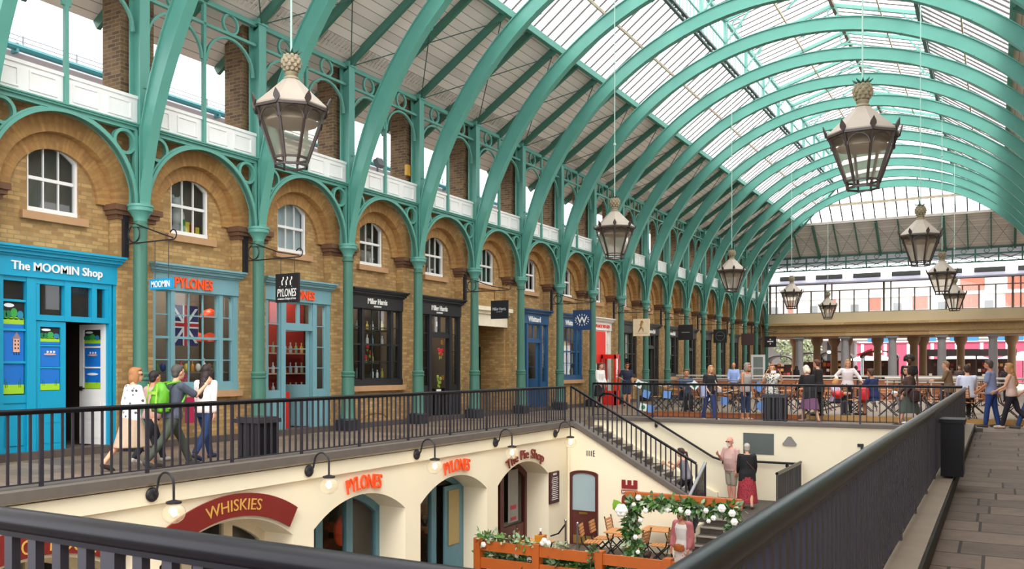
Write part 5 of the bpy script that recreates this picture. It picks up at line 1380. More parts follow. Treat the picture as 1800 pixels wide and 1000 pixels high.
text('P', MRL, pg, (-8.15, YSW - .03, -1.76), (0, 0, 1), (-1, 0, 0), .24, .42, .03, .05, name='letter')
MB().box(-8.37, YSW - .04, -1.62, -7.93, YSW - .02, -1.53).build('strip', MRL, pg); text('BATTERSEA', WHITE, pg, (-8.15, YSW - .045, -1.575), (1, 0, 0), (0, 0, 1), .38, .055, .006, .02)
vt = MB()
for i, x_ in enumerate((-9.35, -9.29, -9.23, -9.17)): vt.box(x_, YSW - .01, -.72, x_ + .022, YSW + .01, -.58); 
for z_ in (-.59, -.655, -.73): vt.box(-9.17, YSW - .01, z_, -9.12, YSW + .01, z_ + .02)
tag(vt.build('air_vent', M('vent_dark', '#4a4540', .6)), 'small slotted vent in the cream stair wall above the maroon door', 'vent')
# plaques on the far court wall
tag(MB().box(-6.2, 24.44, -.82, -5.36, 24.5, -.24).build('wall_plaque', M('slate_plaque', '#59615f', .5, var=.08, scale=3)), 'large grey slate plaque on the cream wall behind the two old visitors', 'plaque')
tag(MB().prism([(-5.1, 24.42, -.55), (-4.78, 24.42, -.55), (-4.75, 24.42, -.50), (-4.9, 24.42, -.3), (-4.98, 24.42, -.3), (-5.13, 24.42, -.5)], (0, .04, 0)).build('triangular_plaque', M('grey_plaque', '#8a8684', .6)), 'small grey triangular plaque on the cream wall of the court', 'plaque')
tag(MB().box(-3.2, 24.42, -.5, -3.05, 24.5, -.42).box(-3.12, 24.4, -.62, -3.06, 24.5, -.5).build('wall_bracket', BLACKM), 'tiny black bracket on the far cream wall near the right railing', 'bracket')

# ---------------------------------------------------------------- pendant lanterns
LGL = glass_mat('lantern_glass', '#fbf8f2', refl=.03, body=.42, bodyc='#f4eee4', translucent=True)
LFR = M('lantern_iron', '#3a302c', .45); LHD = M('lantern_stone_paint', '#958b7f', .6, var=.08); PIN = M('pineapple_gilt', '#857a62', .6, var=.2, scale=12); PLF = M('pineapple_leaf', '#2f4b3e', .6)
RODP = M('pale_green_rod', '#9ab8ad', .5)
def lantern(root):
    n = 8; ph = R(22.5)
    c = lambda r, z, i: Vector((r * math.cos(2 * PI * i / n + ph), r * math.sin(2 * PI * i / n + ph), z))
    f = MB()
    for i in range(n):
        f.bar(c(.26, .1, i), c(.535, .86, i), .035, .04, c(1, 0, i))
        f.bar(c(.26, .13, i), c(.26, .13, i + 1), .03, .03); f.bar(c(.25, .02, i), c(.25, .02, i + 1), .03, .03); f.bar(c(.25, .0, i), c(.26, .13, i), .025, .025)
        f.bar(c(.545, .86, i), c(.545, .86, i + 1), .05, .06)
        # arched heads
        a0, a1 = c(.5, .78, i), c(.5, .78, i + 1); mid = (a0 + a1) / 2
        f.tube([a0 + (a1 - a0) * (.5 - .44 * math.cos(PI * j / 10)) + Vector((mid.x, mid.y, 0)).normalized() * .012 * math.sin(PI * j / 10) + Vector((0, 0, -.14 + .17 * math.sin(PI * j / 10))) for j in range(11)], .010, 5)
    f.build('frame', LFR, root)
    for i in range(n):
        MB().quad(c(.255, .13, i), c(.255, .13, i + 1), c(.525, .84, i + 1), c(.525, .84, i)).build('pane', LGL, root, fix=False)
    b = MB().lathe([(.57, .86), (.575, .885), (.55, .91), (.34, 1.11), (.13, 1.32), (.10, 1.33)], 8, rot=ph); b.build('hood', LHD, root, angle=20)
    lf = MB()
    for i in range(n):
        p = c(.555, .84, i); o = c(1, 0, i); sd = Vector((-o.y, o.x, 0))
        pts = [p + sd * .0 + o * .03, p + sd * .05 + o * .035 + Vector((0, 0, .07)), p + sd * .045 + o * .05 + Vector((0, 0, .11)), p + o * .075 + Vector((0, 0, .19)), p - sd * .045 + o * .05 + Vector((0, 0, .11)), p - sd * .05 + o * .035 + Vector((0, 0, .07))]
        lf.prism(pts, -o * .02)
    lf.build('crown_leaves', LFR, root)
    MB().lathe([(.10, 1.32), (.115, 1.34), (.11, 1.36), (.085, 1.38), (.095, 1.40), (.105, 1.42), (.09, 1.44), (.08, 1.46)], 16).build('collar', PIN, root)
    pn = MB().ell((0, 0, 1.58), (.135, .135, .15), 14, 10)
    for j in range(5):
        z = -.1 + .05 * j; rr = .135 * math.sqrt(max(.1, 1 - (z / .15) ** 2))
        for i in range(9):
            a = 2 * PI * (i + .5 * (j % 2)) / 9; pn.ell((rr * math.cos(a), rr * math.sin(a), 1.58 + z), (.036, .036, .034), 4, 4)
    pn.build('pineapple', PIN, root)
    pl = MB()
    for i in range(9):
        a = 2 * PI * i / 9; d = Vector((math.cos(a), math.sin(a), 0)); s = Vector((-d.y, d.x, 0))
        pl.prism([d * .05 + s * .03 + Vector((0, 0, 1.7)), d * .16 + Vector((0, 0, 1.76)), d * .05 - s * .03 + Vector((0, 0, 1.7))], (0, 0, .02))
    pl.build('pineapple_leaves', PLF, root)
    MB().lathe([(.40, .66), (.40, .68), (.30, .78), (.1, .84)], 16).build('reflector', LHD, root)
l0 = thing('pendant_lantern', 'x', 'lantern', (0, 0, 0), 'pendant lanterns down the hall'); lantern(l0)
first = True
for row, x_, z_, ys_ in (('shop-side', -9.39, 4.64, (9.95, 22.8, 35.2, 47.0, 58.2)), ('walkway-side', -1.9, 4.48, (15.1, 27.4, 38.6, 50.2))):
    for i, y_ in enumerate(ys_):
        lb = 'octagonal pendant lantern with a pineapple finial, %s in the %s row' % (ORD[i] + ' from the camera', row)
        if first: l0.location = (x_, y_, z_); l0['label'] = lb; first = False
        else: dup(l0, (x_, y_, z_), 0, lb)
        t_ = min(x_ - XC, 2 * XM - XC - x_)
        zt = min(roofz(min(t_, TL)) , 12.5)
        rd = thing('lantern_rod', 'thin pale green rod holding the lantern %s in the %s row' % (ORD[i] + ' from the camera', row), 'rod', (x_, y_, z_ + 1.72), 'lantern rods')
        MB().tube([(x_, y_, z_ + 1.72), (x_, y_, zt)], .015, 8).build('rod', RODP, rd)
        k_ = MB()
        for zz in (3.2, 5.5): k_.lathe([(.035, -.03), (.045, 0), (.035, .03)], 8, (x_, y_, z_ + 1.72 + zz - 1.7))
        k_.build('joint', RODP, rd)
# ---------------------------------------------------------------- opposite facade (outside the frame, keeps the daylight honest)
ow = MB(); xo = 2 * XM - XC + .35
ow.box(xo, -3, 0, xo + .4, 62.9, 3.9); ow.box(xo, -3, 5.4, xo + .4, 62.9, 6.75)
for k in range(-5, 18):
    ow.box(xo, CY(k) - 1.0, 3.9, xo + .4, CY(k) + 1.0, 5.4); ow.box(xo, CY(k) - .37, 6.75, xo + .5, CY(k) + .37, 9.2)
struct(ow.build('wall_right', BRICK))
# ---------------------------------------------------------------- far end: stone portico, glazed screen
LST = M('portico_stone', '#bfa277', .8, var=.2, scale=.8); LST2 = M('portico_stone_pale', '#c9b795', .8, var=.1, scale=.6); GST = M('grey_granite', '#979395', .7, var=.12, scale=3)
BST = M('brown_stone', '#8a6d50', .8, var=.2, scale=1.5)
xe0, xe1 = -14.6, 8
e = MB(); e.box(xe0, 63.3, 3.74, xe1, 64.3, 4.0); e.box(xe0, 63.24, 4.0, xe1, 64.3, 4.42); e.box(xe0, 63.1, 4.42, xe1, 64.3, 4.5); e.box(xe0, 62.95, 4.5, xe1, 64.3, 4.62); e.box(xe0, 63.3, 4.62, xe1, 64.2, 4.68)
struct(e.build('wall_entablature', brick_mat('portico_blocks', '#c2a274', '#a9865a', '#8d744f', 2.6, .45, stain=.3, stain_scale=.3, bump=.1)))
struct(MB().box(xe0, 63.5, 4.68, xe1, 63.9, 5.36).build('wall_parapet', LST2))
struct(MB().box(xe0, 64.2, 3.72, xe1, 69.5, 3.8).build('ceiling_portico', BST))
colp = thing('portico_column', 'x', 'column', (0, 0, 0), 'grey columns of the far portico')
MB().lathe([(.34, 0), (.34, .12), (.29, .16), (.285, .3), (.27, 2.0), (.24, 3.42), (.26, 3.44), (.26, 3.48), (.33, 3.58)], 20).build('shaft', GST, colp)
MB().box(-.37, -.37, 3.58, .37, .37, 3.74).build('capital', GST, colp)
for i, X in enumerate((12.2, 9.15, 6.14, 3.15, .2, -2.8)):
    lb = 'grey granite column of the far portico, %s from the shops' % ORD[i]
    if i == 0: colp.location = (-X, 63.75, 0); colp['label'] = lb
    else: dup(colp, (-X, 63.75, 0), 0, lb)
pp = thing('stone_pier', 'x', 'column', (0, 0, 0), 'brown piers behind the grey columns')
MB().lathe([(.34, 0), (.34, .15), (.28, .2), (.25, 3.1), (.3, 3.2), (.34, 3.3), (.42, 3.45), (.42, 3.74)], 14).build('shaft', BST, pp)
for i, X in enumerate((13.4, 11.4, 10.6, 9.7, 7.6, 5.0, 4.6, 2.2, -.9)):
    lb = 'brown stone pier at the back of the far portico, %s from the shops' % ORD[i]
    if i == 0: pp.location = (-X, 68.5, 0); pp['label'] = lb
    else: dup(pp, (-X, 68.5 if i not in (1, 5) else 66.0, 0), 0, lb)
# glazed screen
FRD = M('screen_frame', '#5c5148', .5)
win_n[0] += 1
gs = MB(); x = xe0 + .3
gs.box(xe0, 63.95, 7.38, xe1, 64.1, 7.5); gs.box(xe0, 63.95, 5.34, xe1, 64.1, 5.42); gs.box(xe0, 63.97, 6.9, xe1, 64.07, 6.96)
i = 0
while x < xe1:
    w_ = .13 if i % 4 == 0 else .08
    gs.box(x - w_ / 2, 63.96, 5.36, x + w_ / 2, 64.09, 7.45 if i % 4 == 0 else 6.93)
    if i % 4 == 0: gs.box(x + .4, 63.96, 5.36, x + .48, 64.09, 7.45)
    x += .95; i += 1
o = struct(gs.build('window_%d' % win_n[0], FRD))
MB().quad((xe0, 64.02, 5.36), (xe1, 64.02, 5.36), (xe1, 64.02, 7.45), (xe0, 64.02, 7.45)).build('pane', glass_mat('screen_glass', '#ffffff', refl=.06, body=.15, bodyc='#eef3ea', translucent=True), o, fix=False)
struct(MB().prism([(xe0, 63.6, 7.5), (xe0, 66.2, 8.15), (xe0, 66.2, 8.05), (xe0, 63.6, 7.4)], (22.6, 0, 0)).build('roof_strip', M('lavender_lead', '#b3b0c6', .5)))
lv = MB()
for i in range(9): lv.box(xe0 + .8 + i * 2.5, 64.9, 7.85, xe0 + 2.6 + i * 2.5, 65.0, 8.15)
trim(lv, M('dark_vent_band', '#55554f', .6))
struct(MB().box(xe0 - .3, 62.6, 0, xe0 + .02, 64.3, 9.2).build('wall_corner', BRICKD))
# ---------------------------------------------------------------- beyond the portico
def simple(name, label, cat, mb, mat, group=None): return tag(mb.build(name, mat), label, cat, group)
bl = thing('white_building', 'white building with orange brick panels seen through the far glazed screen', 'building', (-6, 104, 0))
MB().box(-32, 104, 4.6, 24, 110, 11.3).build('wall', M('white_stucco', '#b3afaa', .8, var=.04), bl)
ob = M('orange_brick_panel', '#96472e', .8, var=.1); dw = M('far_window', '#565c60', .3)
for i in range(12):
    x = -30 + i * 4.4
    w_ = (.5, .7, .6, .9, 1.2, 1.5, 1.9, 1.9, 2.0, 2.0, 2.0, 2.0)[i]
    MB().box(x, 103.9, 7.9, x + w_, 104.0, 9.25).build('brick_panel', ob, bl)
    if i > 5: MB().box(x + .2, 103.9, 9.7, x + w_ + .6, 104.0, 11.2).build('brick_panel', ob, bl)
    MB().box(x + 2.5, 103.85, 7.6, x + 3.3, 103.95, 8.6).build('window', dw, bl)
    MB().box(x - .3, 103.8, 9.3, x + 4.1, 104, 9.6).build('ledge', WHITE, bl)
hb = thing('pink_hoarding', 'long pink hoarding with white strips along the street beyond the columns', 'hoarding', (-3, 102, 0))
MB().box(-13.4, 102, 0, 3.4, 102.2, 4.1).build('panel', M('pink_panel', '#9f3c57', .6, var=.04), hb)
for i in range(8): MB().box(-13.0 + i * 2.3, 101.95, 0, -12.7 + i * 2.3, 102, 4.1).build('strip', WHITE, hb)
MB().box(-13.5, 101.9, 4.1, 3.5, 102.2, 4.25).build('cap', M('pink_edge', '#86283f', .6), hb)
for i in range(4): simple('blue_awning', 'blue strip above the pink hoarding, %s from the shops' % ORD[i], 'awning', MB().box(-12.3 + i * 4.0, 101.8, 4.3, -9.6 + i * 4.0, 102.2, 4.85), M('sky_blue_strip', '#2a6a92', .5), 'blue strips above the hoarding')
sb = thing('stone_building', 'pale stone building with small dark windows at the far left beyond the columns', 'building', (-20, 110, 0))
MB().box(-33, 108, 0, -14.5, 112, 4.6).build('wall', M('pale_grey_stone', '#8f8886', .8, var=.1), sb)
for i in range(6):
    for j in range(2): MB().box(-31 + i * 2.7, 107.9, 2.2 + j * 1.4, -30.2 + i * 2.7, 108, 3.2 + j * 1.4).build('window', M('dark_pane', '#2f2c30', .4), sb)
def parasol(x, y, label):
    t = thing('parasol', label, 'parasol', (x, y, 0), 'white parasols in the street')
    MB().lathe([(2.2, 2.35), (1.0, 2.72), (.05, 3.05)], 8, (x, y, 0)).lathe([(2.2, 2.2), (2.2, 2.35)], 8, (x, y, 0)).build('canopy', M('parasol_cloth', '#f3efe9', .8), t)
    MB().tube([(x, y, 0), (x, y, 2.8)], .04, 6).build('pole', BLACKM, t)
parasol(-2.6, 92, 'white parasol before the pink hoarding, nearer the shops'); parasol(2.1, 93, 'white parasol before the pink hoarding, nearer the right-hand walkway'); parasol(-10.8, 93, 'white parasol half hidden behind the portico stalls')
random.seed(5)
LEAFT = [M('tree_leaf_a', '#56663c', .7), M('tree_leaf_b', '#788160', .7)]
def leafcloud(mb, c, r, n, s):
    for _ in range(n):
        while True:
            p = Vector((random.uniform(-1, 1), random.uniform(-1, 1), random.uniform(-1, 1)))
            if p.length < 1: break
        p = Vector(c) + Vector((p.x * r[0], p.y * r[1], p.z * r[2])); a = Vector((random.uniform(-1, 1), random.uniform(-1, 1), random.uniform(-1, 1))).normalized(); b = a.orthogonal().normalized()
        q = s * random.uniform(.6, 1.3); mb.quad(p - a * q, p + b * q * .5, p + a * q, p - b * q * .5)
for i, (x, y, h_) in enumerate(((-24.6, 93, 7.5), (-19.2, 99, 6.6), (-27.5, 101, 8))):
    t = thing('street_tree', 'leafy green street tree beyond the portico, %s' % ('nearest', 'beside the brown pier', 'mostly behind the facade')[i], 'tree', (x, y, 0))
    lc = MB(); leafcloud(lc, (x, y, h_ * .62), (2.6, 2.4, h_ * .4), 900, .22); lc.build('foliage', LEAFT[i % 2], t, fix=False)
    MB().tube([(x, y, 0), (x + .1, y, h_ * .5), (x, y, h_ * .8)], [.18, .13, .05], 8).build('trunk', M('bark', '#5a4a3c', .9), t)
# market stalls under and behind the portico
STW = M('stall_dark_wood', '#2c2220', .6); STR = M('stall_red', '#b3272a', .6)
def stall(x, y, w_, h_, label, roof='flat', goods=()):
    t = thing('market_stall', label, 'stall', (x, y, 0), 'dark market stalls under the far portico')
    f = MB()
    for s in (-1, 1):
        for q in (-.6, .6): f.box(x + s * w_ / 2 - .04, y + q - .04, 0, x + s * w_ / 2 + .04, y + q + .04, h_)
    f.box(x - w_ / 2, y - .65, .75, x + w_ / 2, y + .65, .85); f.box(x - w_ / 2, y - .62, .1, x + w_ / 2, y - .58, .75)
    f.build('frame', STW, t)
    r = MB()
    if roof == 'flat': r.box(x - w_ / 2 - .15, y - .8, h_, x + w_ / 2 + .15, y + .8, h_ + .5)
    else: r.strip([(x + (w_ / 2 + .15) * math.cos(PI * i / 12), y - .8, h_ + .55 * math.sin(PI * i / 12)) for i in range(13)], [(x + w_ / 2 * math.cos(PI * i / 12), y - .8, h_ - .05 + .5 * math.sin(PI * i / 12)) for i in range(13)], (0, 1.6, 0))
    r.build('canopy', STW, t)
    random.seed(int(x * 10) + 99)
    for j in range(3):
        for i in range(int(w_ / .28)):
            if random.random() < .5: continue
            c = random.choice(['#c23b2b', '#d9772b', '#e6d9c3', '#8a2a28', '#d8a24a', '#5f4a44'])
            MB().box(x - w_ / 2 + .1 + i * .28, y - .3 + .2 * j, .85 + j * .4, x - w_ / 2 + .3 + i * .28, y - .15 + .2 * j, 1.05 + j * .4 + .1 * random.random()).build('goods', M('goods_' + c, c, .6), t)
    MB().box(x - w_ / 2, y + .5, .85, x + w_ / 2, y + .56, h_ - .2).build('back_board', M('stall_back', '#4a2f28', .7), t)
    return t
stall(-12.9, 72, 1.8, 2.2, 'dark stall with a curved roof beside the first grey column', 'arch'); stall(-10.9, 71.5, 2.2, 2.3, 'dark stall with a curved roof and lamp between the first two grey columns', 'arch')
stall(-7.7, 71, 2.4, 2.3, 'dark curved-roof stall with red goods between the second and third grey columns', 'arch'); stall(-2.9, 72, 3.2, 2.4, 'wide dark flat-topped stall behind the fourth grey column'); stall(-.1, 72.5, 2.4, 2.4, 'dark flat-topped stall between the fourth and fifth grey columns')
stall(-15.6, 74, 2.0, 2.0, 'dark stall with a rounded roof at the end of the brick facade', 'arch')
for i, (x, y) in enumerate(((-11.3, 70.6), (-7.6, 70))): simple('stall_lamp', 'round glowing lamp over the %s curved-roof stall' % ('nearer', 'red goods')[i], 'lamp', MB().ell((x, y, 2.75), (.14, .14, .11)), BULB)
simple('red_awning', 'small red sloping awning beside the third grey column', 'awning', MB().prism([(-9.4, 70.5, 2.5), (-8.2, 70.5, 3.0), (-8.2, 70.5, 2.4)], (0, .8, 0)), STR)
# ---------------------------------------------------------------- upper cafe: back barrier, decks, tables
OAK = stripe_mat('oiled_slats', '#c9713a', '#7d3f1d', 'Y', .1, .12, .45)
WSL = M('warm_slat_wood', '#c8824e', .5, var=.15, scale=12)
bb = thing('slatted_barrier', 'long slatted wooden barrier with a white top rail behind the cafe tables', 'barrier', (-6, 44, 0))
MB().box(-15, 44, .05, -.2, 44.08, 1.0).build('slats', stripe_mat('barrier_boards', '#b06a45', '#6f3c24', 'Y', .14, .12, .5), bb)
MB().box(-15, 43.92, 1.12, -.2, 44.12, 1.2).build('top_rail', M('pale_rail', '#cfc8bf', .4), bb); MB().box(-15, 43.95, .98, -.2, 44.1, 1.03).build('lower_rail', M('pale_rail', '#cfc8bf', .4), bb)
for i in range(9): MB().box(-14.9 + i * 1.82, 43.96, 0, -14.82 + i * 1.82, 44.1, 1.15).build('post', BLACKM, bb)
rb = thing('steel_barrier', 'pale steel barrier rail behind the walkers at the right edge', 'barrier', (0, 41, 0))
MB().tube([(-4.2, 40.5, 1.12), (3, 40.5, 1.12)], .05, 8).tube([(-4.2, 40.5, .95), (3, 40.5, .95)], .03, 8).build('rail', M('pale_rail', '#cfc8bf', .4), rb)
for i in range(5): MB().tube([(-4.1 + i * 1.7, 40.5, 0), (-4.1 + i * 1.7, 40.5, 1.1)], .03, 8).build('post', M('pale_rail', '#cfc8bf', .4), rb)
for (a, b, y0, lb, hx) in ((-10.1, -5.2, 27.0, 'orange timber cafe deck beside the facade', '#b5622f'), (-5.0, .9, 27.2, 'ochre timber cafe deck beside the right-hand walkway', '#b08648')):
    d = thing('cafe_deck', lb, 'deck', (a, y0, 0)); MB().box(a, y0, 0, b, 41, .15).build('boards', M('deck_boards', '#8f7a66', .6, var=.15), d); MB().box(a, y0 - .03, .02, b, y0, .17).build('fascia', M('fascia_' + hx, hx, .5, var=.12, scale=6), d)
# folding chair and table
CW = M('teak_slat', '#c98a52', .5, var=.15, scale=14); CM = M('chair_black_steel', '#1f1e20', .4)
def chair(root):
    s = MB()
    for i in range(5): s.box(-.21, -.19 + i * .08, .45, .21, -.125 + i * .08, .468)
    s.build('seat', CW, root)
    b = MB()
    for i in range(4): 
        z = .62 + i * .075; b.cbox((0, .24 + (z - .45) * .18, z), (.42, .016, .058), Matrix.Rotation(R(-10), 3, 'X'))
    b.build('backrest', CW, root)
    for sx in (-.2, .2):
        MB().bar((sx, -.24, 0), (sx, .235, .46), .014, .028).bar((sx, .235, .46), (sx, .33, .93), .014, .028).build('back_leg', CM, root)
        MB().bar((sx * .9, .27, 0), (sx * .9, -.2, .45), .014, .028).build('front_leg', CM, root)
    MB().tube([(-.2, -.14, .09), (.2, -.14, .09)], .009, 5).tube([(-.18, .2, .07), (.18, .2, .07)], .009, 5).build('stretcher', CM, root)
def table(root):
    s = MB()
    for i in range(7): s.box(-.34 + i * .098, -.34, .70, -.25 + i * .098, .34, .722)
    s.build('table_top', CW, root)
    for sx in (-.28, .28): MB().bar((sx, -.3, 0), (sx, .3, .7), .02, .03).bar((sx, .3, 0), (sx, -.3, .7), .02, .03).build('leg', CM, root)
    MB().tube([(-.28, 0, .35), (.28, 0, .35)], .009, 5).build('stretcher', CM, root)
CH0 = thing('folding_chair', 'x', 'chair', (0, 0, 0), 'slatted folding chairs'); chair(CH0); TB0 = thing('folding_table', 'x', 'table', (0, 0, 0), 'slatted folding tables'); table(TB0)
used = {'c': False, 't': False}
def put(proto, key, x, y, z, rot, label, group):
    if not used[key]:
        used[key] = True; proto.location = (x, y, z); proto.rotation_euler = (0, 0, rot); proto['label'] = label; proto['group'] = group; bpy.context.view_layer.update(); return proto
    return dup(proto, (x, y, z), rot, label, group)
# chair faces -Y at rot 0
CAFE = []
rows = [(28.0, (-9.3, -7.7, -5.9, -4.35, -2.2, -.3)), (30.6, (-9.6, -7.6, -5.6, -3.2, -1.2)), (33.6, (-9.4, -6.8, -4.6, -2.4)), (37.0, (-9.0, -6.0, -3.2, -.8))]
for r_, (y, xs_) in enumerate(rows):
    for c_, x in enumerate(xs_):
        rn = ['front row', 'second row', 'third row', 'back row'][r_]
        put(TB0, 't', x, y, .15, .1 * (c_ % 3 - 1), 'slatted folding cafe table in the %s of the terrace, %s from the facade' % (rn, ORD[c_]), 'cafe tables on the terrace')
        for s, sn in ((-1, 'facade'), (1, 'walkway')):
            put(CH0, 'c', x + s * .62, y + .06 * s, .15, -s * PI / 2 + PI + .15 * ((c_ + r_) % 3 - 1), 'slatted chair on the %s side of the %s table, %s of the terrace' % (sn, ORD[c_], rn), 'cafe chairs on the terrace')
# glass screen with bunting
gs_ = thing('glass_screen', 'clear glass windbreak with a grey top bar along the cafe deck', 'screen', (-8, 26.8, 0))
MB().quad((-10.2, 26.8, .1), (-5.9, 26.8, .1), (-5.9, 26.8, 1.18), (-10.2, 26.8, 1.18)).build('pane', GLASS, gs_, fix=False)
MB().box(-10.2, 26.78, 1.17, -5.9, 26.82, 1.2).build('top_bar', M('grey_metal', '#6f7478', .5), gs_)
for x in (-10.2, -8.05, -5.9): MB().box(x - .02, 26.77, 0, x + .02, 26.83, 1.18).build('post', M('grey_metal', '#6f7478', .5), gs_)
bt = thing('bunting', 'string of blue and white square flags hung along the glass windbreak', 'bunting', (-8, 26.7, 0))
spots = [(-10.15, 1.05, 0, .5), (-9.9, .72, 1, .3), (-9.2, .72, 1, .1), (-8.3, 1.02, 0, .7), (-7.85, .7, 0, .75), (-7.35, .55, 1, .1), (-6.6, .78, 0, .5), (-6.3, 1.0, 1, .6), (-6.25, .42, 1, .75), (-10.0, .3, 0, .2), (-9.75, .25, 1, .1)]
MB().tube([(-10.2, 26.72, 1.15), (-9.3, 26.72, .98), (-8.3, 26.72, 1.12), (-7.4, 26.72, .8), (-6.4, 26.72, 1.05), (-5.9, 26.72, 1.1)], .008, 5).build('cord', WHITE, bt)
for x, z, c, a in spots:
    q = MB().cbox((x, 26.70, z), (.24, .008, .24), Matrix.Rotation(a, 3, 'Y')); f = q.build('flag', M('bunting_blue', '#6d9be0', .7) if c else M('bunting_white', '#e9f0f6', .7), bt)
    if not c: MB().ell((x, 26.694, z), (.07, .004, .07), 10, 6).build('dot', M('bunting_green', '#2f8a55', .7), f)
stp = thing('silver_stand', 'slim silver tube stand behind the far railing near the woman in brown', 'stand', (-2.3, 26.2, 0))
MB().tube([(-2.45, 26.3, .85), (-2.3, 26.25, .3), (-2.2, 26.2, .03)], .025, 8).build('tube', M('silver', '#b9bcc0', .3, .8), stp); MB().tube([(-2.55, 26.3, .9), (-2.4, 26.3, .86)], .05, 8).build('handle', WHITE, stp); MB().ell((-2.2, 26.2, .05), (.1, .06, .05)).build('foot', WHITE, stp)

# ---------------------------------------------------------------- lower terrace: fence, arch of flowers, tables
ORW = M('orange_timber', '#b35a22', .45, var=.15, scale=5)
fx = [-9.78, -8.36, -6.94, -5.52, -4.1]
fn = thing('timber_fence', 'orange timber fence with greenery around the lower terrace', 'fence', (-7, 16.1, ZF))
for x in fx: MB().box(x - .08, 16.0, ZF, x + .08, 16.2, -2.08).build('post', ORW, fn)
for a, b in zip(fx, fx[1:]):
    for z0, z1 in ((-2.34, -2.13), (-2.72, -2.5), (-3.0, -2.88)): MB().box(a + .08, 16.04, z0, b - .08, 16.11, z1).build('rail', ORW, fn)
GRN = [M('leaf_mid_green', '#4f7a2f', .55, var=.25, scale=9), M('leaf_grey_green', '#8fa584', .6, var=.2, scale=9), M('leaf_deep_green', '#2f5a2a', .5, var=.25, scale=9)]
PETW = M('white_petal', '#f3f2ee', .6)
def leaf(mb, p, d, s, w=.45):
    d = Vector(d).normalized(); u = d.orthogonal().normalized(); a = random.random() * 6.28; sd = (u * math.cos(a) + d.cross(u) * math.sin(a)); nrm = d.cross(sd)
    p = Vector(p); k = len(mb.v)
    for a_, b_ in ((0, .04), (.25, .42), (.55, .5), (.8, .3), (1, .0)):
        c_ = p + d * s * a_ + nrm * s * .14 * math.sin(a_ * 2.6)
        mb.v += [tuple(c_ + sd * s * w * b_ + nrm * s * .06 * b_), tuple(c_ - sd * s * w * b_ + nrm * s * .06 * b_)]
    mb.f += [(k + 2 * i, k + 2 * i + 2, k + 2 * i + 3, k + 2 * i + 1) for i in range(4)]
def garland(name, label, path, rad, n, mats, s=(.06, .14), flowers=(), cat='garland', fr=.05):
    t = thing(name, label, cat, path[0])
    P = [Vector(p) for p in path]
    mbs = [MB() for _ in mats]; st = MB().tube(P, .012, 5); st.build('stem', M('stem_brown', '#4f4a2c', .8), t)
    for _ in range(n):
        i = random.randrange(len(P) - 1); p = P[i].lerp(P[i + 1], random.random())
        d = Vector((random.uniform(-1, 1), random.uniform(-1, 1), random.uniform(-1, 1)))
        if d.length < .1: continue
        leaf(random.choice(mbs), p + d.normalized() * rad * random.random() * .8, d + Vector((0, 0, -.2)), random.uniform(*s))
    for mb, m_ in zip(mbs, mats): mb.build('foliage', m_, t, fix=False)
    for (x, y, z, r) in flowers:
        f = MB()
        for q in range(6):
            a = 2 * PI * q / 6; f.ell((x + r * .45 * math.cos(a), y - r * .25, z + r * .45 * math.sin(a)), (r * .5, r * .4, r * .5), 7, 5)
        f.ell((x, y - r * .45, z), (r * .45, r * .35, r * .45), 7, 5); f.build('flower', PETW, t)
    return t
random.seed(21)
garland('fence_foliage', 'grey-green leaves spilling over the near end of the orange fence', [(-9.75, 16.1, -2.1), (-9.2, 16.1, -2.05), (-8.5, 16.15, -2.1)], .2, 170, [GRN[1], GRN[0]], (.07, .17), [(-9.6, 16.0, -2.2, .07)], 'plant')
garland('fence_foliage', 'deep green planting behind the first panel of the orange fence', [(-9.7, 16.35, -2.55), (-9.0, 16.4, -2.45), (-8.4, 16.35, -2.55)], .3, 330, [GRN[2], GRN[0], GRN[1]], (.1, .24), [(-8.9, 16.2, -2.4, .06), (-8.6, 16.2, -2.45, .06)], 'plant')
garland('fence_foliage', 'broad green leaves behind the second panel of the orange fence', [(-8.3, 16.4, -2.6), (-7.5, 16.4, -2.5), (-6.9, 16.35, -2.55)], .34, 330, [GRN[0], GRN[2], GRN[1]], (.14, .34), [], 'plant')
garland('fence_foliage', 'green planting with white flowers behind the third panel of the orange fence', [(-6.9, 16.35, -2.5), (-6.2, 16.4, -2.45), (-5.4, 16.35, -2.5)], .3, 250, [GRN[2], GRN[1]], (.08, .2), [(-6.55, 16.2, -2.5, .07), (-6.2, 16.15, -2.55, .06), (-5.9, 16.2, -2.5, .07)], 'plant')
garland('ivy_trail', 'ivy trailing down the third post of the orange fence', [(-7.05, 16.0, -1.95), (-7.1, 15.97, -2.4), (-7.0, 15.97, -2.95)], .1, 90, [GRN[2]], (.05, .1), [], 'plant')
garland('flower_spray', 'white flowers resting on the orange fence beside the square bottle', [(-8.5, 16.1, -2.1), (-8.0, 16.1, -2.02), (-7.6, 16.1, -2.1)], .1, 60, [GRN[1]], (.05, .12), [(-8.15, 16.02, -1.98, .07), (-8.05, 16.02, -2.02, .06), (-8.2, 16.02, -2.04, .06)], 'flowers')
pa = thing('flower_arch', 'orange timber arch over the entrance of the lower terrace', 'arch', (-5.5, 16.95, ZF))
for x in (-6.55, -4.45): MB().box(x - .06, 16.9, ZF, x + .06, 17.02, -1.05).build('post', ORW, pa)
MB().box(-6.72, 16.88, -1.18, -4.33, 17.04, -.98).build('beam', ORW, pa)
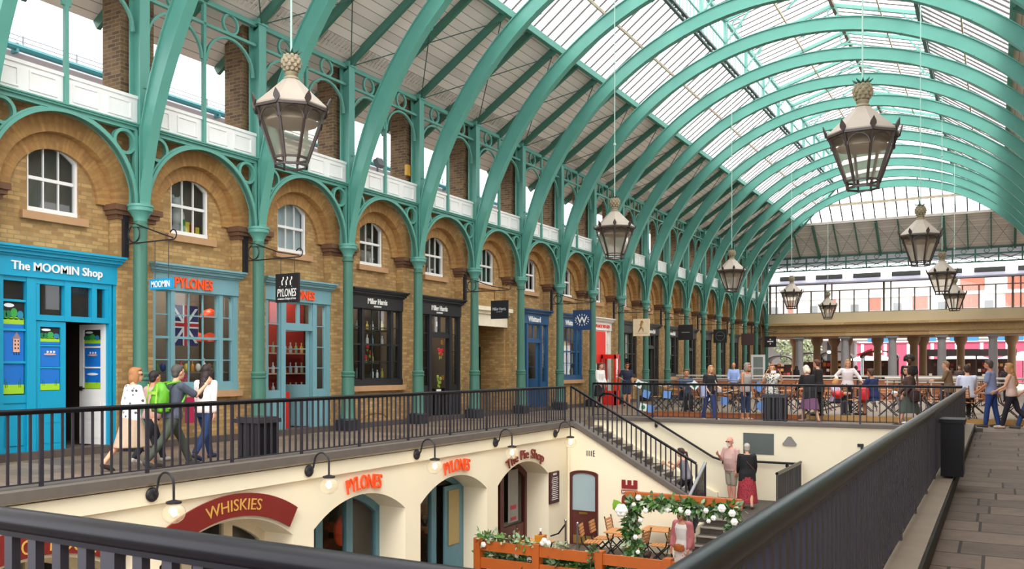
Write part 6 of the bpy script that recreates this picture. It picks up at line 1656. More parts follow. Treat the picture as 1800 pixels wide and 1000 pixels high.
garland('flower_garland', 'thick green garland with white flowers along the beam of the timber arch', [(-6.6, 16.85, -1.2), (-6.0, 16.8, -1.14), (-5.5, 16.8, -1.17), (-5.0, 16.8, -1.2), (-4.4, 16.85, -1.18)], .15, 620, [GRN[2], GRN[0], GRN[1]], (.07, .2),
        [(-6.35, 16.7, -1.05, .07), (-6.2, 16.7, -1.3, .06), (-6.45, 16.7, -1.2, .05), (-5.75, 16.7, -1.25, .06), (-5.45, 16.66, -1.22, .07), (-5.3, 16.66, -1.26, .07), (-4.95, 16.68, -1.2, .06), (-4.8, 16.68, -1.33, .06), (-4.9, 16.68, -1.4, .05)])
garland('flower_garland', 'leafy column with one big white bloom around the left post of the timber arch', [(-6.55, 16.85, -1.25), (-6.6, 16.82, -1.7), (-6.5, 16.82, -2.2), (-6.55, 16.85, -2.7)], .2, 560, [GRN[0], GRN[2], GRN[1]], (.07, .2),
        [(-6.68, 16.62, -1.32, .15), (-6.3, 16.66, -1.5, .05), (-6.4, 16.66, -1.85, .06), (-6.7, 16.66, -2.3, .06), (-6.35, 16.66, -2.15, .05), (-6.75, 16.66, -2.6, .06), (-6.3, 16.66, -2.45, .05)])
garland('flower_garland', 'leafy bunch with white roses around the right end of the timber arch', [(-4.55, 16.85, -1.1), (-4.45, 16.8, -1.4), (-4.5, 16.8, -1.75)], .2, 300, [GRN[0], GRN[1], GRN[2]], (.06, .16),
        [(-4.62, 16.62, -1.12, .09), (-4.42, 16.62, -1.2, .08), (-4.38, 16.62, -1.36, .08), (-4.6, 16.64, -1.7, .05)])
bl_ = MB(); leaf(bl_, (-6.72, 16.8, -1.4), (-.5, -.2, .75), .34, .75); tag(bl_.build('palm_leaf', M('bright_leaf', '#7fae2f', .5), fix=False), 'single broad bright green leaf at the left corner of the timber arch', 'leaf')
# lower tables and chairs
LT = [(-7.85, 19.5, 'nearest the maroon door'), (-7.2, 20.2, 'against the cream stair wall'), (-9.05, 17.35, 'by the pie shop arch')]
for x, y, w_ in LT: put(TB0, 't', x, y, ZF, .05, 'slatted folding table on the lower terrace ' + w_, 'tables on the lower terrace')
for x, y, rz, w_ in ((-8.45, 19.2, PI / 2 + .2, 'nearest the maroon door'), (-8.42, 19.75, PI / 2 + .1, 'second from the maroon door'), (-8.2, 20.25, PI / 2, 'third from the maroon door, against the wall'),
                     (-7.35, 19.05, -PI / 2 - .1, 'behind the leafy column'), (-6.95, 19.6, -PI / 2, 'right of the leafy column'), (-6.6, 20.2, -PI / 2, 'behind the woman in the pink jacket'), (-9.45, 17.9, PI / 2 + .6, 'in front of the pie shop arch')):
    put(CH0, 'c', x, y, ZF, rz + PI * 0, 'slatted folding chair on the lower terrace ' + w_, 'chairs on the lower terrace')
sq = thing('square_bottle', 'square amber bottle with a white stopper on the table by the pie shop arch', 'bottle', (-8.85, 17.2, ZF + .722))
zb = ZF + .722
MB().box(-8.95, 17.1, zb, -8.75, 17.3, zb + .2).build('body', M('amber', '#c8832e', .2), sq); MB().lathe([(.04, .2), (.025, .24), (.025, .28)], 10, (-8.85, 17.2, zb)).build('neck', M('dark_red_neck', '#6a1f1a', .4), sq); MB().lathe([(.03, .28), (.03, .33), (.01, .35)], 10, (-8.85, 17.2, zb)).build('stopper', WHITE, sq)
simple('pepper_mill', 'small dark shaker beside the square amber bottle', 'shaker', MB().lathe([(.025, 0), (.03, .06), (.015, .08), (.025, .12), (0, .14)], 10, (-9.1, 17.12, zb)), BLACKM)
for i, (x, y, lb) in enumerate(((-9.0, 18.8, 'chrome post with a black rope beside the maroon door'), (-8.6, 18.6, 'chrome post with a ball top among the lower chairs'))):
    t = thing('rope_post', lb, 'post', (x, y, ZF)); MB().lathe([(.12, 0), (.12, .02), (.025, .04), (.025, .92), (.03, .93), (.03, .95)], 12, (x, y, ZF)).build('tube', M('chrome', '#c9ccd0', .15, 1), t); MB().ell((x, y, ZF + .98), (.035, .035, .035)).build('knob', M('chrome', '#c9ccd0', .15, 1), t)
    if i == 0: MB().tube([(x, y, ZF + .9), (x - .2, y + .02, ZF + .65), (x - .45, y + .1, ZF + .55)], .02, 6).build('rope', BLACKM, t)
# ---------------------------------------------------------------- people
SKIN = [M('skin_light', '#d9a284', .55, var=.05), M('skin_tan', '#c1835f', .55, var=.05), M('skin_dark', '#5a3828', .5, var=.05), M('skin_pink', '#dc9a86', .55, var=.05)]
EYE = M('eye_dark', '#2a1f1a', .3); LIP = M('lip', '#a8584c', .5)
def CL(h): return M('cloth_' + h, h, .85, var=.10, scale=14, bump=.05)
def loft(mb, rings, n=16):
    """rings: (centre, right-vector*halfwidth, fwd-vector*halfdepth)"""
    b = len(mb.v)
    for c, a, f in rings:
        for j in range(n):
            t = 2 * PI * j / n; mb.v.append(tuple(c + a * math.cos(t) + f * math.sin(t)))
    for i in range(len(rings) - 1):
        for j in range(n): mb.f.append((b + i * n + j, b + i * n + (j + 1) % n, b + (i + 1) * n + (j + 1) % n, b + (i + 1) * n + j))
    mb.f.append(tuple(b + j for j in reversed(range(n)))); mb.f.append(tuple(b + (len(rings) - 1) * n + j for j in range(n)))
def limb(mb, pts, rs, n=10):
    mb.tube(pts, rs, n)
    for p, r in zip(pts, rs): mb.ell(p, (r, r, r), n, 6)
def V(*a): return Vector(a)
def person(label, loc, head_deg, H=1.7, skin=0, legs=((10, 5), (-10, 10)), arms=((5, 8, 15, 0), (5, 8, 15, 0)), lean=3, turn=0, nod=0, sit=None, girth=1.0, belly=0.0,
           hair=('short', '#4a3526'), top=('tee', '#888888'), bottom=('trousers', '#334466'), shoes='#333333', beard=None, glasses=None, hat=None, fine=.010, extra=None, group=None, neck=0.0):
    t = thing('person', label, 'person', loc)
    if group: t['group'] = group
    s = H / 1.75
    W = Matrix.Translation(loc) @ Matrix.Rotation(R(head_deg), 4, 'Z') @ Matrix.Scale(s, 4)
    J = {}
    drop = []
    for sd, (ta, kb) in zip((1, -1), legs): drop.append(.43 * math.cos(R(ta)) + .42 * math.cos(R(ta - kb)) + .085)
    zp = sit if sit is not None else max(drop)
    P = V(0, 0, zp); u = V(math.sin(R(lean)), 0, math.cos(R(lean))); f = V(math.cos(R(lean)), 0, -math.sin(R(lean))); y = V(0, 1, 0)
    for k, sd, (ta, kb) in zip('LR', (1, -1), legs):
        h = P + y * (.088 * sd) + V(0, 0, -.01); kn = h + V(math.sin(R(ta)), sd * .0, -math.cos(R(ta))) * .42; an = kn + V(math.sin(R(ta - kb)), 0, -math.cos(R(ta - kb))) * .42
        J['hip' + k], J['knee' + k], J['ank' + k] = h, kn, an
        pitch = R(min(0, (ta - kb) * .8)) if (ta - kb) < -15 else 0
        J['toe' + k] = an + V(math.cos(pitch) * .17, sd * .02, math.sin(pitch) * .17 - .05)
    NB = P + u * .535
    for k, sd, (sf, sa, eb, ei) in zip('LR', (1, -1), arms):
        sh = P + u * .475 + y * (.178 * sd * (.5 + .5 * girth)); d = V(math.sin(R(sf)) * math.cos(R(sa)), sd * math.sin(R(sa)), -math.cos(R(sf)) * math.cos(R(sa)))
        el = sh + d * .285; a2 = R(sf + eb); d2 = V(math.sin(a2) * math.cos(R(ei)), sd * (math.sin(R(sa)) * .5 - math.sin(R(ei))), -math.cos(a2)).normalized(); wr = el + d2 * .25
        J['sh' + k], J['el' + k], J['wr' + k], J['hd' + k] = sh, el, wr, d2
    RH = Matrix.Rotation(R(turn), 3, 'Z') @ Matrix.Rotation(R(nod), 3, 'Y')
    hc = NB + u * .04 + V(.025, 0, .125) + f * (.02 + neck)
    HP = lambda a, b, c: hc + RH @ V(a, b, c)
    X = lambda mb: MB().merge(mb, W)
    g = girth
    TR = [(-.13, .12, .09), (-.06, .165, .115), (.0, .172, .12), (.14, .14 + belly * .4, .105 + belly), (.28, .155, .115 + belly * .6), (.40, .172, .112), (.475, .15, .09), (.52, .09, .07), (.545, .06, .06)]
    def torso(mb, inf, t0=-1, t1=1, flare=0):
        rr = [(P + u * tt + f * (.012 if .2 < tt < .45 else 0) + f * belly * .5 * (1 if 0 < tt < .3 else 0), y * (w_ * g + inf + (flare if tt < .05 else 0)), f * (d_ * (.4 + .6 * g) + inf + (flare if tt < .05 else 0))) for tt, w_, d_ in TR if t0 <= tt <= t1]
        loft(mb, rr)
    b = MB(); torso(b, -.004)
    gl = .5 + .5 * g
    for k in 'LR':
        limb(b, [J['hip' + k], J['hip' + k].lerp(J['knee' + k], .5), J['knee' + k], J['knee' + k].lerp(J['ank' + k], .3), J['ank' + k]], [.083 * g, .07 * gl, .052, .054 * gl, .036])
        limb(b, [J['ank' + k] + V(-.02, 0, -.035), J['ank' + k].lerp(J['toe' + k], .6) + V(0, 0, -.01), J['toe' + k]], [.036, .036, .026], 8)
        limb(b, [J['sh' + k], J['sh' + k].lerp(J['el' + k], .4), J['el' + k], J['el' + k].lerp(J['wr' + k], .3), J['wr' + k]], [.052 * gl, .047 * gl, .037, .038 * gl, .025])
        # hand: palm, four curled fingers, thumb
        w0, d = J['wr' + k], J['hd' + k]; sd = 1 if k == 'L' else -1
        side = V(1, 0, 0) - d * d.x; side = side.normalized() if side.length > .2 else V(0, 0, 1); inw = V(0, -sd, 0); inw = (inw - d * inw.dot(d)); inw = inw.normalized() if inw.length > .1 else side.cross(d)
        m3 = Matrix((side, inw, d)).transposed()
        b.ell(w0 + d * .055, (.042, .017, .055), 10, 6, m3)
        for q, (o, L) in enumerate(((-.032, .062), (-.011, .074), (.011, .078), (.031, .07))):
            p0 = w0 + d * .095 + side * o; p1 = p0 + d * L * .5 + side * o * .25 + inw * .008; p2 = p1 + d * L * .42 + inw * L * .35
            b.tube([p0 - d * .02, p1, p2], [.0095, .009, .0075], 6); b.ell(p2, (.0075,) * 3, 6, 4)
        p0 = w0 + d * .03 + side * .036; b.tube([w0 + d * .02 + side * .015, p0 + side * .012 + d * .02, p0 + side * .022 + d * .055 + inw * .015], [.013, .011, .008], 6)
    limb(b, [NB - u * .05, NB + u * .03, hc + V(-.01, 0, -.06)], [.058, .052, .05], 10)
    b.ell(HP(-.008, 0, .018), (.098, .077, .105), 16, 12, RH).ell(HP(.025, 0, -.05), (.07, .058, .075), 14, 10, RH).ell(HP(.05, 0, -.095), (.032, .03, .025), 10, 6, RH)
    b.ell(HP(.098, 0, -.018), (.02, .013, .026), 8, 6, RH).ell(HP(.075, 0, .03), (.025, .05, .012), 10, 6, RH)
    for sd in (-1, 1): b.ell(HP(.0, sd * .078, -.01), (.02, .008, .03), 8, 6, RH)
    body = smoothmesh(X(b), 'body', SKIN[skin], t, fine, 2, .5)
    e = MB(); [e.ell(HP(.083, sd * .031, .004), (.008, .013, .008), 8, 6, RH) for sd in (-1, 1)]; X(e).build('eyes', EYE, t)
    e = MB(); e.ell(HP(.083, 0, -.062), (.008, .024, .008), 8, 6, RH); X(e).build('mouth', LIP, t)
    if glasses:
        e = MB(); [e.ell(HP(.096, sd * .034, .004), (.008, .028, .02), 10, 6, RH) for sd in (-1, 1)]; [e.tube([HP(.09, sd * .06, .01), HP(.0, sd * .084, .01)], .004, 5) for sd in (-1, 1)]; e.tube([HP(.1, -.012, .008), HP(.1, .012, .008)], .004, 5); X(e).build('glasses', M('glasses_' + glasses, glasses, .2), t)
    # hair
    st, hcol = hair; hm = MB()
    hmat = M('hair_' + hcol, hcol, .65, var=.25, scale=30)
    if st != 'bald':
        hm.ell(HP(-.028, 0, .036), (.098, .087, .10), 16, 10, RH); hm.ell(HP(.035, 0, .088), (.055, .068, .04), 12, 8, RH)
        hm.ell(HP(-.06, 0, -.03), (.055, .074, .065), 12, 8, RH)
    else:
        hm.ell(HP(-.06, 0, -.02), (.06, .078, .05), 12, 8, RH)
    if st in ('bob', 'long'):
        for sd in (-1, 1): hm.ell(HP(-.01, sd * .078, -.04), (.055, .024, .1), 10, 8, RH)
        hm.ell(HP(-.075, 0, -.06), (.05, .085, .09), 12, 8, RH)
    if st == 'long':
        for i in range(5): hm.ell(HP(-.095, 0, -.1) + V(-.022 * i, 0, -.08 * i), (.055, .092 - .01 * i, .08), 12, 8)
        for sd in (-1, 1): hm.ell(HP(-.03, sd * .075, -.15), (.04, .025, .1), 8, 6, RH)
    if st == 'pony': hm.tube([HP(-.11, 0, .03), HP(-.17, 0, .01), HP(-.2, 0, -.1), HP(-.19, 0, -.28)], [.03, .04, .035, .012], 8)
    if st == 'bun': hm.ell(HP(-.11, 0, .04), (.05, .05, .05), 10, 8)
    if st == 'afro':
        for i in range(26):
            a = i * 2.4; zz = -.3 + 1.3 * (i / 26); r_ = math.sqrt(max(0, 1 - min(1, abs(zz)) ** 2)); hm.ell(HP(-.05 + .10 * r_ * math.cos(a) - .02, .13 * r_ * math.sin(a), .05 + .12 * zz), (.055, .055, .055), 8, 6)
    smoothmesh(X(hm), 'hair', hmat, t, .012, 2, .5)
    if beard:
        q = MB().ell(HP(.045, 0, -.088), (.05, .05, .045), 12, 8, RH).ell(HP(.088, 0, -.045), (.02, .035, .012), 8, 6, RH); smoothmesh(X(q), 'beard', M('hair_' + beard, beard, .7, var=.2, scale=30), t, .009, 1)
    if hat:
        q = MB().ell(HP(-.015, 0, .05), (.108, .092, .085), 14, 10, RH); X(q).build('hat', CL(hat), t)
    # clothes
    def mat_of(c): return c if not isinstance(c, str) else CL(c)
    kind, col = bottom[0], bottom[1]
    if kind in ('trousers', 'shorts', 'capri'):
        q = MB(); torso(q, .014, -.2, .14)
        fr = {'trousers': .95, 'shorts': 0.0, 'capri': .55}[kind]
        for k in 'LR':
            h, kn, an = J['hip' + k], J['knee' + k], J['ank' + k]
            if kind == 'shorts': limb(q, [h, h.lerp(kn, .5), h.lerp(kn, .92)], [.1 * g, .094 * gl, .085])
            else: limb(q, [h, h.lerp(kn, .5), kn, kn.lerp(an, fr * .5), kn.lerp(an, fr)], [.098 * g, .085 * gl, .068, .066 * gl, .058])
        smoothmesh(X(q), kind if kind != 'capri' else 'trousers', mat_of(col), t, .012, 2, .5)
    else:
        hem = {'skirt': .36, 'midi': .50, 'maxi': .78}[kind]
        q = MB(); c = (J['kneeL'] + J['kneeR']) / 2; ca = (J['ankL'] + J['ankR']) / 2; sp = abs(J['kneeL'].x - J['kneeR'].x) / 2
        lo = P.lerp(V(c.x, 0, P.z - hem), 1.0); lo.z = P.z - hem
        rr = [(P + u * .13, y * (.145 * g), f * (.11 * g)), (P, y * (.19 * g), f * (.145 * g))]
        for i in range(1, 7):
            a_ = i / 6; cc = P.lerp(lo, a_); rr.append((cc, y * (.19 * g + (.05 + .03 * (hem > .6)) * a_), V(1, 0, 0) * (.145 * g + (.05 + sp * .8) * a_)))
        loft(q, rr, 20); smoothmesh(X(q), 'skirt', mat_of(col), t, .013, 2, .5)
    kind, col = top[0], top[1]
    q = MB(); inf = {'jacket': .03, 'shirt': .022, 'tee': .018, 'tank': .014, 'polo': .018}[kind]
    torso(q, inf, -.07 if kind != 'jacket' else -.14, .505 if kind == 'tank' else .53, .012)
    if kind == 'jacket': 
        rr = [(P + u * -.2, y * (.2 * g + .02), f * (.16 * g)), (P, y * (.19 * g + .02), f * (.15 * g))]; loft(q, rr)
    slv = {'jacket': 1.9, 'shirt': 1.85, 'tee': .6, 'tank': 0, 'polo': .7}[kind] if len(top) < 3 else top[2]
    for k in 'LR':
        sh, el, wr = J['sh' + k], J['el' + k], J['wr' + k]
        ins = sh.lerp(P + u * .46, .35)
        if slv == 0: limb(q, [ins, sh.lerp(ins, .55) + V(0, 0, .02)], [.06, .045]); continue
        if slv <= 1: limb(q, [ins, sh, sh.lerp(el, slv * .5), sh.lerp(el, slv)], [.07, .07 * gl, .066 * gl, .066])
        else: limb(q, [ins, sh, sh.lerp(el, .5), el, el.lerp(wr, (slv - 1) * .5), el.lerp(wr, slv - 1)], [.07, .07 * gl, .064 * gl, .056, .052, .046])
    smoothmesh(X(q), {'jacket': 'jacket', 'shirt': 'shirt', 'tee': 't_shirt', 'tank': 'top', 'polo': 'polo_shirt'}[kind], mat_of(col), t, .012, 2, .5)
    if shoes:
        for k in 'LR':
            an, to = J['ank' + k], J['toe' + k]; q = MB(); limb(q, [an + V(-.03, 0, -.045), an.lerp(to, .6) + V(0, 0, -.012), to + V(.01, 0, 0)], [.043, .043, .034], 10)
            smoothmesh(X(q), 'shoe', CL(shoes), t, .011, 1)
    t['_'] = 0; del t['_']
    return t, W, J, dict(P=P, u=u, f=f, y=y, hc=hc, s=s)
def bag(name, label, mat, W, c, r, strap=None, cat='bag', rot=None):
    t = thing(name, label, cat, W @ Vector(c))
    smoothmesh(MB().merge(MB().ell(c, r, 14, 10, rot).cbox(c, (r[0] * 1.5, r[1] * 1.6, r[2] * 1.5), rot), W), 'body', mat, t, .012, 3)
    if strap: MB().merge(MB().tube(strap, .012, 6), W).build('strap', mat, t)
    return t
WALK = ((24, 6), (-20, 18)); WALK2 = ((-20, 20), (24, 6)); STAND = ((2, 2), (-3, 2)); SIT = ((82, 80), (80, 85))
PATT = spot_mat('patterned_white_top', '#e4e0e2', '#4b4550', 11, .24); PLAID = plaid_mat('pale_plaid_shirt', '#d9b3ab', '#9c6f72', 22); FLORAL = spot_mat('black_white_print', '#d9d8cf', '#2c2c2c', 22, .42)
REDSK = spot_mat('red_print_skirt', '#a82f3d', '#33222a', 34, .36); FLOW = spot_mat('pale_floral_dress', '#e3d3cc', '#a78f8c', 14, .26); TWEED = CL('#7a6248'); PURP = CL('#7c5274')
# left walkway
person('woman in a white patterned top and beige skirt walking beside the green backpack', (-11.75, 8.95, 0), 78, 1.64, 0, WALK2, ((-10, 8, 15, 0), (12, 8, 25, 0)), turn=-25, hair=('bob', '#9c6a3e'), top=('tee', PATT, .9), bottom=('midi', '#b9a089'), shoes='#3a2c28', glasses='#1a1a1c', fine=.009)
person('dark-haired person half hidden between the patterned top and the green backpack', (-12.3, 9.75, 0), 85, 1.58, 1, WALK, hair=('short', '#1d1718'), top=('tee', '#c49a98'), bottom=('trousers', '#20232c'), shoes='#b9b3ad')
_, W_, J_, D_ = person('man in a grey-blue shirt striding with a bright green backpack, hand raised', (-11.5, 9.5, 0), 82, 1.72, 0, ((30, 8), (-30, 12)), ((-5, 8, 20, 0), (55, 12, 80, 5)), lean=7, hair=('short', '#4b4542'), top=('polo', '#464d5b', .8), bottom=('trousers', '#3e463a'), shoes='#3b3a33', fine=.009)
bp = thing('backpack', 'bright green backpack on the back of the striding man', 'backpack', W_ @ (D_['P'] + V(-.2, 0, .1)))
c_ = D_['P'] + D_['u'] * .26 - D_['f'] * .24
smoothmesh(MB().merge(MB().ell(c_, (.12, .17, .26), 16, 12).ell(c_ + V(-.06, 0, -.08), (.1, .14, .15), 12, 10).cbox(c_ + V(0, 0, -.05), (.16, .28, .36)), W_), 'body', M('lime_nylon', '#5da522', .5, var=.12), bp, .014, 4)
MB().merge(MB().cbox(c_ + V(-.13, 0, .08), (.02, .2, .05)).tube([c_ + V(-.13, -.13, .22), c_ + V(-.155, -.13, -.1)], .012, 6).tube([c_ + V(-.13, .13, .22), c_ + V(-.155, .13, -.1)], .012, 6), W_).build('trim_strips', M('lime_light', '#a3d94a', .5), bp)
for sd in (-1, 1): MB().merge(MB().tube([c_ + V(.06, sd * .1, .22), D_['P'] + D_['u'] * .53 + V(.0, sd * .11, .02), D_['P'] + D_['u'] * .40 + D_['f'] * .14 + V(0, sd * .13, 0), D_['P'] + D_['u'] * .2 + V(.05, sd * .17, 0), c_ + V(.05, sd * .13, -.18)], .022, 6), W_).build('strap', M('lime_nylon', '#6fbf1f', .5), bp)
person('woman with long dark hair, white long-sleeved top and blue jeans walking away', (-12.0, 10.6, 0), 100, 1.68, 0, ((20, 4), (-16, 22)), ((5, 6, 12, 0), (-12, 8, 10, 0)), hair=('long', '#2c1d1a'), top=('shirt', '#e9e0de'), bottom=('trousers', '#27406f'), shoes='#2c3550', fine=.009)
# beyond, by the red and white shop
person('person in a white shirt and dark apron in the white shop doorway', (-13.8, 31.95, 0), -20, 1.76, 0, STAND, ((5, 6, 30, 10), (5, 6, 30, 10)), hair=('bun', '#5f463a'), top=('shirt', '#eceaea'), bottom=('midi', '#1f1c1f'), shoes='#232022', fine=.014)
person('man in a navy polo shirt, sunglasses and shorts with a hand at his waist', (-13.2, 33.35, 0), -62, 1.77, 1, STAND, ((10, 8, 10, 0), (-5, 28, 80, 40)), hair=('short', '#241a17'), top=('polo', '#20263f'), bottom=('shorts', '#2a3346'), shoes='#3a3634', glasses='#121214', fine=.014)
# terrace edge
_, W_, J_, D_ = person('fair-haired woman in a black tee and blue trousers leaning at the far railing', (-7.55, 25.75, 0), -35, 1.66, 0, ((14, 4), (-10, 8)), ((10, 8, 60, 20), (0, 8, 40, 15)), turn=-20, hair=('long', '#b98d5c'), top=('tee', '#1d1c20'), bottom=('trousers', '#2c3a72'), shoes='#c69f88', fine=.012)
bag('shoulder_bag', 'pale lilac jacket bundle held by the fair-haired woman in the black tee', CL('#a9b3dc'), W_, D_['P'] + V(.05, -.26, .02), (.1, .1, .24))
bag('handbag', 'small white handbag at the hip of the fair-haired woman in the black tee', CL('#e4e2de'), W_, D_['P'] + V(.14, .26, .05), (.06, .12, .1), [D_['P'] + V(.14, .26, .1), D_['P'] + V(.1, .1, .42)])
person('grey-haired woman in sunglasses, grey tank top and cropped jeans', (-6.55, 26.1, 0), -20, 1.72, 1, STAND, ((4, 6, 8, 0), (4, 8, 10, 0)), turn=15, girth=1.12, hair=('bob', '#8d8175'), top=('tank', '#a39f9f'), bottom=('capri', '#2b3a5c'), shoes='#c9a58e', glasses='#1a1718', fine=.012)
_, W_, J_, D_ = person('woman in a black and white print dress raising a phone to take a photo', (-5.85, 26.4, 0), -70, 1.68, 0, STAND, ((50, 20, 105, 25), (50, 20, 105, 25)), hair=('long', '#9c5f3a'), top=('tee', FLORAL), bottom=('midi', FLORAL), shoes='#3a3130', fine=.012)
ph = (J_['wrL'] + J_['wrR']) / 2 + V(.08, 0, .06)
tag(MB().merge(MB().cbox(ph, (.012, .15, .075)), W_).build('phone', WHITE), 'white phone held up by the woman in the print dress', 'phone')
person('white-haired woman in a black fleece and purple skirt bending over a bag', (-4.7, 26.05, 0), 140, 1.68, 0, ((18, 6), (-16, 8)), ((20, 5, 40, 10), (15, 5, 40, 10)), lean=12, nod=25, girth=1.12, hair=('bob', '#e3d8c6'), top=('jacket', '#1d1c1f'), bottom=('midi', PURP), shoes='#b58f78', fine=.012)
person('woman with pinned brown hair and a dark jacket behind the white-haired woman', (-4.62, 27.0, .15), 160, 1.66, 0, STAND, hair=('bun', '#5e3422'), top=('jacket', '#242022'), bottom=('trousers', '#221f22'), shoes='#222222', fine=.014)
person('woman with a blonde bob and loose white blouse standing at a cafe table', (-4.12, 29.2, .15), -75, 1.68, 0, STAND, ((20, 35, 20, -5), (-5, 45, 70, 35)), hair=('bob', '#b98a55'), top=('shirt', '#e6dcdf', 1.6), bottom=('trousers', '#26242a'), shoes='#3a3634', fine=.012)
person('blond child in a pale top sitting beside the woman in the white blouse', (-4.33, 27.95, .15), -20, 1.4, 0, SIT, ((40, 8, 50, 10), (40, 8, 50, 10)), sit=.56, turn=20, nod=15, hair=('bob', '#d6a468'), top=('shirt', '#cfc6e6'), bottom=('trousers', '#40404a'), shoes='#444444', fine=.012)
tag(MB().ell((-4.15, 27.5, .78), (.17, .14, .12), 14, 10).build('red_helmet', M('red_gloss', '#d01f1a', .35)), 'shiny red helmet on the lap of the blond child', 'helmet')
person('broad man in a navy blue shirt sitting with his back to the railing', (-3.2, 27.95, .15), 150, 1.78, 1, SIT, ((35, 10, 55, 10), (35, 10, 55, 10)), sit=.56, lean=8, girth=1.15, hair=('short', '#4f382c'), top=('tee', '#22305f', .9), bottom=('shorts', '#3d66a8'), shoes='#4a3c34', fine=.012)
bag('red_bag', 'bright red and white bag beside the man in the navy shirt', M('red_bag_cloth', '#d22228', .6, var=.2), Matrix.Identity(4), (-3.42, 27.55, .8), (.16, .14, .22))
person('man in a dark jacket sitting sideways behind the glass windbreak', (-9.0, 28.0, .15), -60, 1.74, 1, SIT, ((35, 8, 50, 10), (35, 8, 50, 10)), sit=.56, hair=('short', '#6e4a33'), top=('jacket', '#33415c'), bottom=('trousers', '#1c1c20'), shoes='#1c1c20', fine=.014)
person('waiter in a light blue shirt and black apron at the back of the terrace', (-9.1, 34.4, .15), -80, 1.62, 1, STAND, ((10, 8, 40, 15), (10, 8, 40, 15)), hair=('bald', '#3a2c26'), top=('shirt', '#8fa9df', 1.5), bottom=('midi', '#1d1b1f'), shoes='#1d1b1f', fine=.015)
_, W_, J_, D_ = person('woman in glasses and a brown jacket walking along the far railing', (-2.05, 25.75, 0), -160, 1.68, 0, WALK, ((8, 8, 30, 10), (5, 8, 50, 10)), turn=20, hair=('bob', '#35241d'), top=('jacket', '#4a332c'), bottom=('midi', '#4e564e'), shoes='#2a2220', glasses='#3a2420', fine=.012)
bag('handbag', 'large dark brown handbag of the woman in the brown jacket', CL('#3b2420'), W_, D_['P'] + V(-.05, .32, -.02), (.14, .12, .2), [D_['P'] + V(0, .3, .1), D_['P'] + V(0, .2, .5)])
person('person with a large dark afro and black top behind the woman in brown', (-2.5, 31.2, .15), -80, 1.78, 2, STAND, hair=('afro', '#1f1513'), top=('tee', '#1d1a1c'), bottom=('trousers', '#1d1a1c'), shoes='#222222', fine=.014)
person('man with fair hair in a brown tweed jacket near the right-hand railing', (-1.25, 29.3, .15), 178, 1.62, 0, STAND, ((25, 8, 60, 10), (25, 8, 60, 10)), lean=6, hair=('short', '#8f6f4c'), top=('jacket', TWEED), bottom=('trousers', '#3f3a35'), shoes='#2c2522', fine=.012)
person('person in a white shirt sitting with their back turned behind the right-hand railing', (-.72, 27.6, .15), 100, 1.84, 0, SIT, ((30, 8, 60, 10), (40, 8, 90, 10)), sit=.62, hair=('short', '#3a2620'), top=('shirt', '#d7dcf2'), bottom=('trousers', '#26242a'), shoes='#26242a', fine=.012)
put(CH0, 'c', -.75, 27.45, .15, -.35 + PI, 'slatted folding chair under the person in the white shirt by the right-hand railing', 'cafe chairs on the terrace')
person('man in a slate blue polo shirt and jeans standing on the right-hand walkway', (-.12, 26.3, 0), 165, 1.78, 1, ((10, 4), (-8, 4)), ((10, 6, 40, 15), (10, 6, 45, 15)), girth=1.05, hair=('short', '#4a3c36'), beard='#3b302c', top=('polo', '#7f8ab0'), bottom=('trousers', '#27407c'), shoes='#4a443f', fine=.011)
_, W_, J_, D_ = person('woman with long fair hair, pink top and dark leggings on the right-hand walkway', (.34, 26.1, 0), 170, 1.72, 0, ((16, 4), (-18, 26)), ((20, 6, 40, 10), (15, 6, 40, 10)), hair=('long', '#a8794a'), top=('tank', '#d9b9ae'), bottom=('trousers', '#25222e'), shoes='#d3b7a8', fine=.011)
person('person in a pale top and jeans cut off by the picture edge', (.78, 26.3, 0), 175, 1.7, 0, WALK, ((10, 8, 40, 0), (10, 8, 40, 0)), hair=('short', '#8f7a66'), top=('tee', '#c9b9b0'), bottom=('trousers', '#3a4f86'), shoes='#6a625c', fine=.014)
# stairs and court
person('young woman with a dark ponytail and grey vest climbing the stairs', (-6.95, 21.75, ZL), 172, 1.64, 0, ((38, 45), (-12, 6)), ((40, 10, 75, 10), (35, 10, 75, 10)), lean=16, hair=('pony', '#3a211a'), top=('tank', '#84828c'), bottom=('trousers', '#1d1c21'), shoes='#26242a', fine=.010)
person('bald man with a white beard, pale plaid shirt and khaki shorts on the landing', (-6.25, 23.4, ZL), -112, 1.80, 3, STAND, ((5, 8, 12, 0), (5, 20, 120, 20)), girth=1.12, belly=.05, hair=('bald', '#d6cec6'), beard='#e6e0da', top=('polo', PLAID, .9), bottom=('shorts', '#a89f8d'), shoes='#26262a', glasses='#5a4a44', fine=.010)
_, W_, J_, D_ = person('grey-haired woman in a black cardigan and long red skirt on the landing', (-5.72, 22.95, ZL), 110, 1.68, 0, ((8, 2), (-14, 16)), ((10, 8, 30, 5), (5, 8, 30, 5)), girth=1.1, hair=('short', '#b9b2aa'), top=('jacket', '#1b1a1d'), bottom=('maxi', REDSK), shoes='#c99a88', hat=None, fine=.010)
MBs = MB().merge(MB().tube([D_['P'] + D_['u'] * .53 + V(0, .1, .0), D_['P'] + D_['u'] * .3 - D_['f'] * .17, D_['P'] + V(-.15, -.2, .1)], .010, 6), W_)
tag(MBs.build('bag_strap', CL('#5a3a30')), 'thin brown bag strap across the black cardigan', 'strap')
_, W_, J_, D_ = person('woman in a pink jacket and pale long dress under the flower arch', (-5.76, 17.75, ZF), -105, 1.68, 0, STAND, ((0, 12, 25, 10), (0, 12, 25, 10)), hair=('bob', '#6f4430'), top=('tank', '#f0ece8'), bottom=('maxi', FLOW), shoes='#b59a86', fine=.010)
q = MB(); 
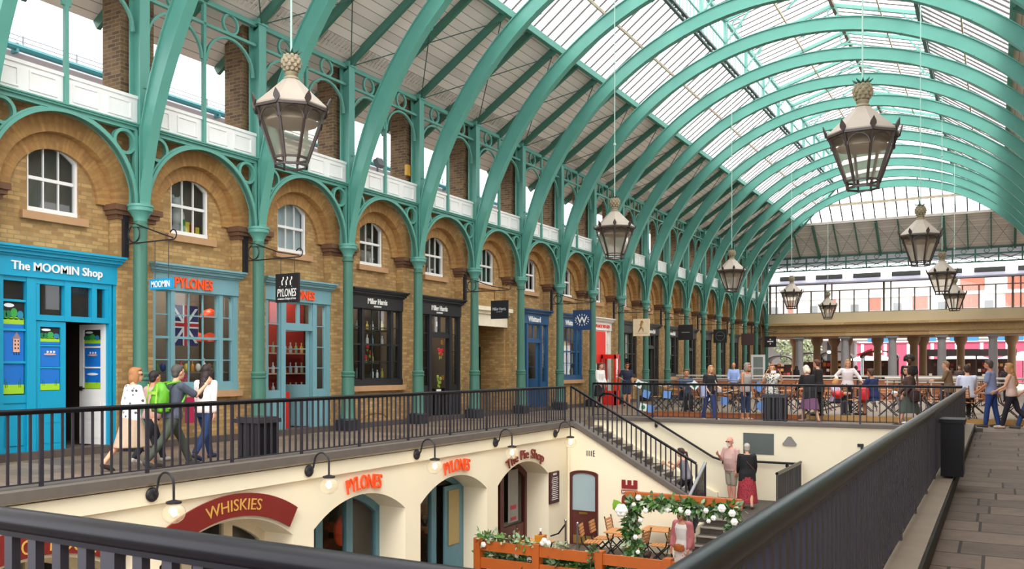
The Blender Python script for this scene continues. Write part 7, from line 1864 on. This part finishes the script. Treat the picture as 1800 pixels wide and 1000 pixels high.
for sd, k in ((1, 'L'), (-1, 'R')):
    limb(q, [J_['sh' + k] + V(-.02, -sd * .06, .01), J_['sh' + k], J_['el' + k], J_['el' + k].lerp(J_['wr' + k], .8)], [.075, .078, .066, .056])
    loft(q, [(D_['P'] + V(-.02, sd * .17, -.06), V(0, .05, 0), V(.15, 0, 0)), (D_['P'] + V(-.02, sd * .17, .2), V(0, .05, 0), V(.14, 0, 0)), (D_['P'] + V(-.02, sd * .14, .47), V(0, .06, 0), V(.11, 0, 0))], 12)
q.ell(D_['P'] + V(-.1, 0, .2), (.06, .17, .28))
jk = [o for o in bpy.data.objects if o.get('label', '').startswith('woman in a pink jacket')][0]
smoothmesh(MB().merge(q, W_), 'jacket', CL('#c4767a'), jk, .012, 2)
bag('crossbody_bag', 'small orange-brown leather bag at the waist of the woman in the pink jacket', M('tan_leather', '#b0602c', .45), W_, D_['P'] + V(.2, .02, -.02), (.06, .14, .09))
person('dark-haired person sitting low behind the leafy column of the timber arch', (-6.28, 16.62, ZF), 70, 1.6, 1, SIT, ((40, 8, 50, 10), (40, 8, 50, 10)), sit=.22, lean=22, hair=('bun', '#2b1a14'), top=('tank', '#e6e0da'), bottom=('midi', '#3a3a40'), shoes='#3a3a40', fine=.014)
# small figures by the far stalls
for i, (x, y, h, hr, tp, lb) in enumerate(((-12.6, 56, -80, '#1d1517', '#201c1e', 'dark-haired person in black by the far stalls beside the first grey column'), (-13.9, 55, 100, '#2a1c18', '#d9cfcb', 'person in a white top by the far stalls at the end of the facade'),
        (-11.7, 60, 60, '#201818', '#23222a', 'person in dark clothes beyond the slatted barrier, between the first grey columns'), (-6.9, 52, 90, '#3a1f18', '#4a2028', 'person in dark red by the stall with red goods'),
        (.4, 46, -100, '#2a1d19', '#3a3236', 'dark-haired person beyond the steel barrier at the right'), (-1.6, 48, -90, '#3a2a22', '#5a4a46', 'seated-looking person beyond the barrier behind the tweed jacket'))):
    person(lb, (x, y, 0), h, 1.68, i % 3 % 2, STAND, hair=('bob' if i % 2 else 'long', hr), top=('jacket', tp), bottom=('trousers', '#2a2a30'), shoes='#222222', fine=.02)
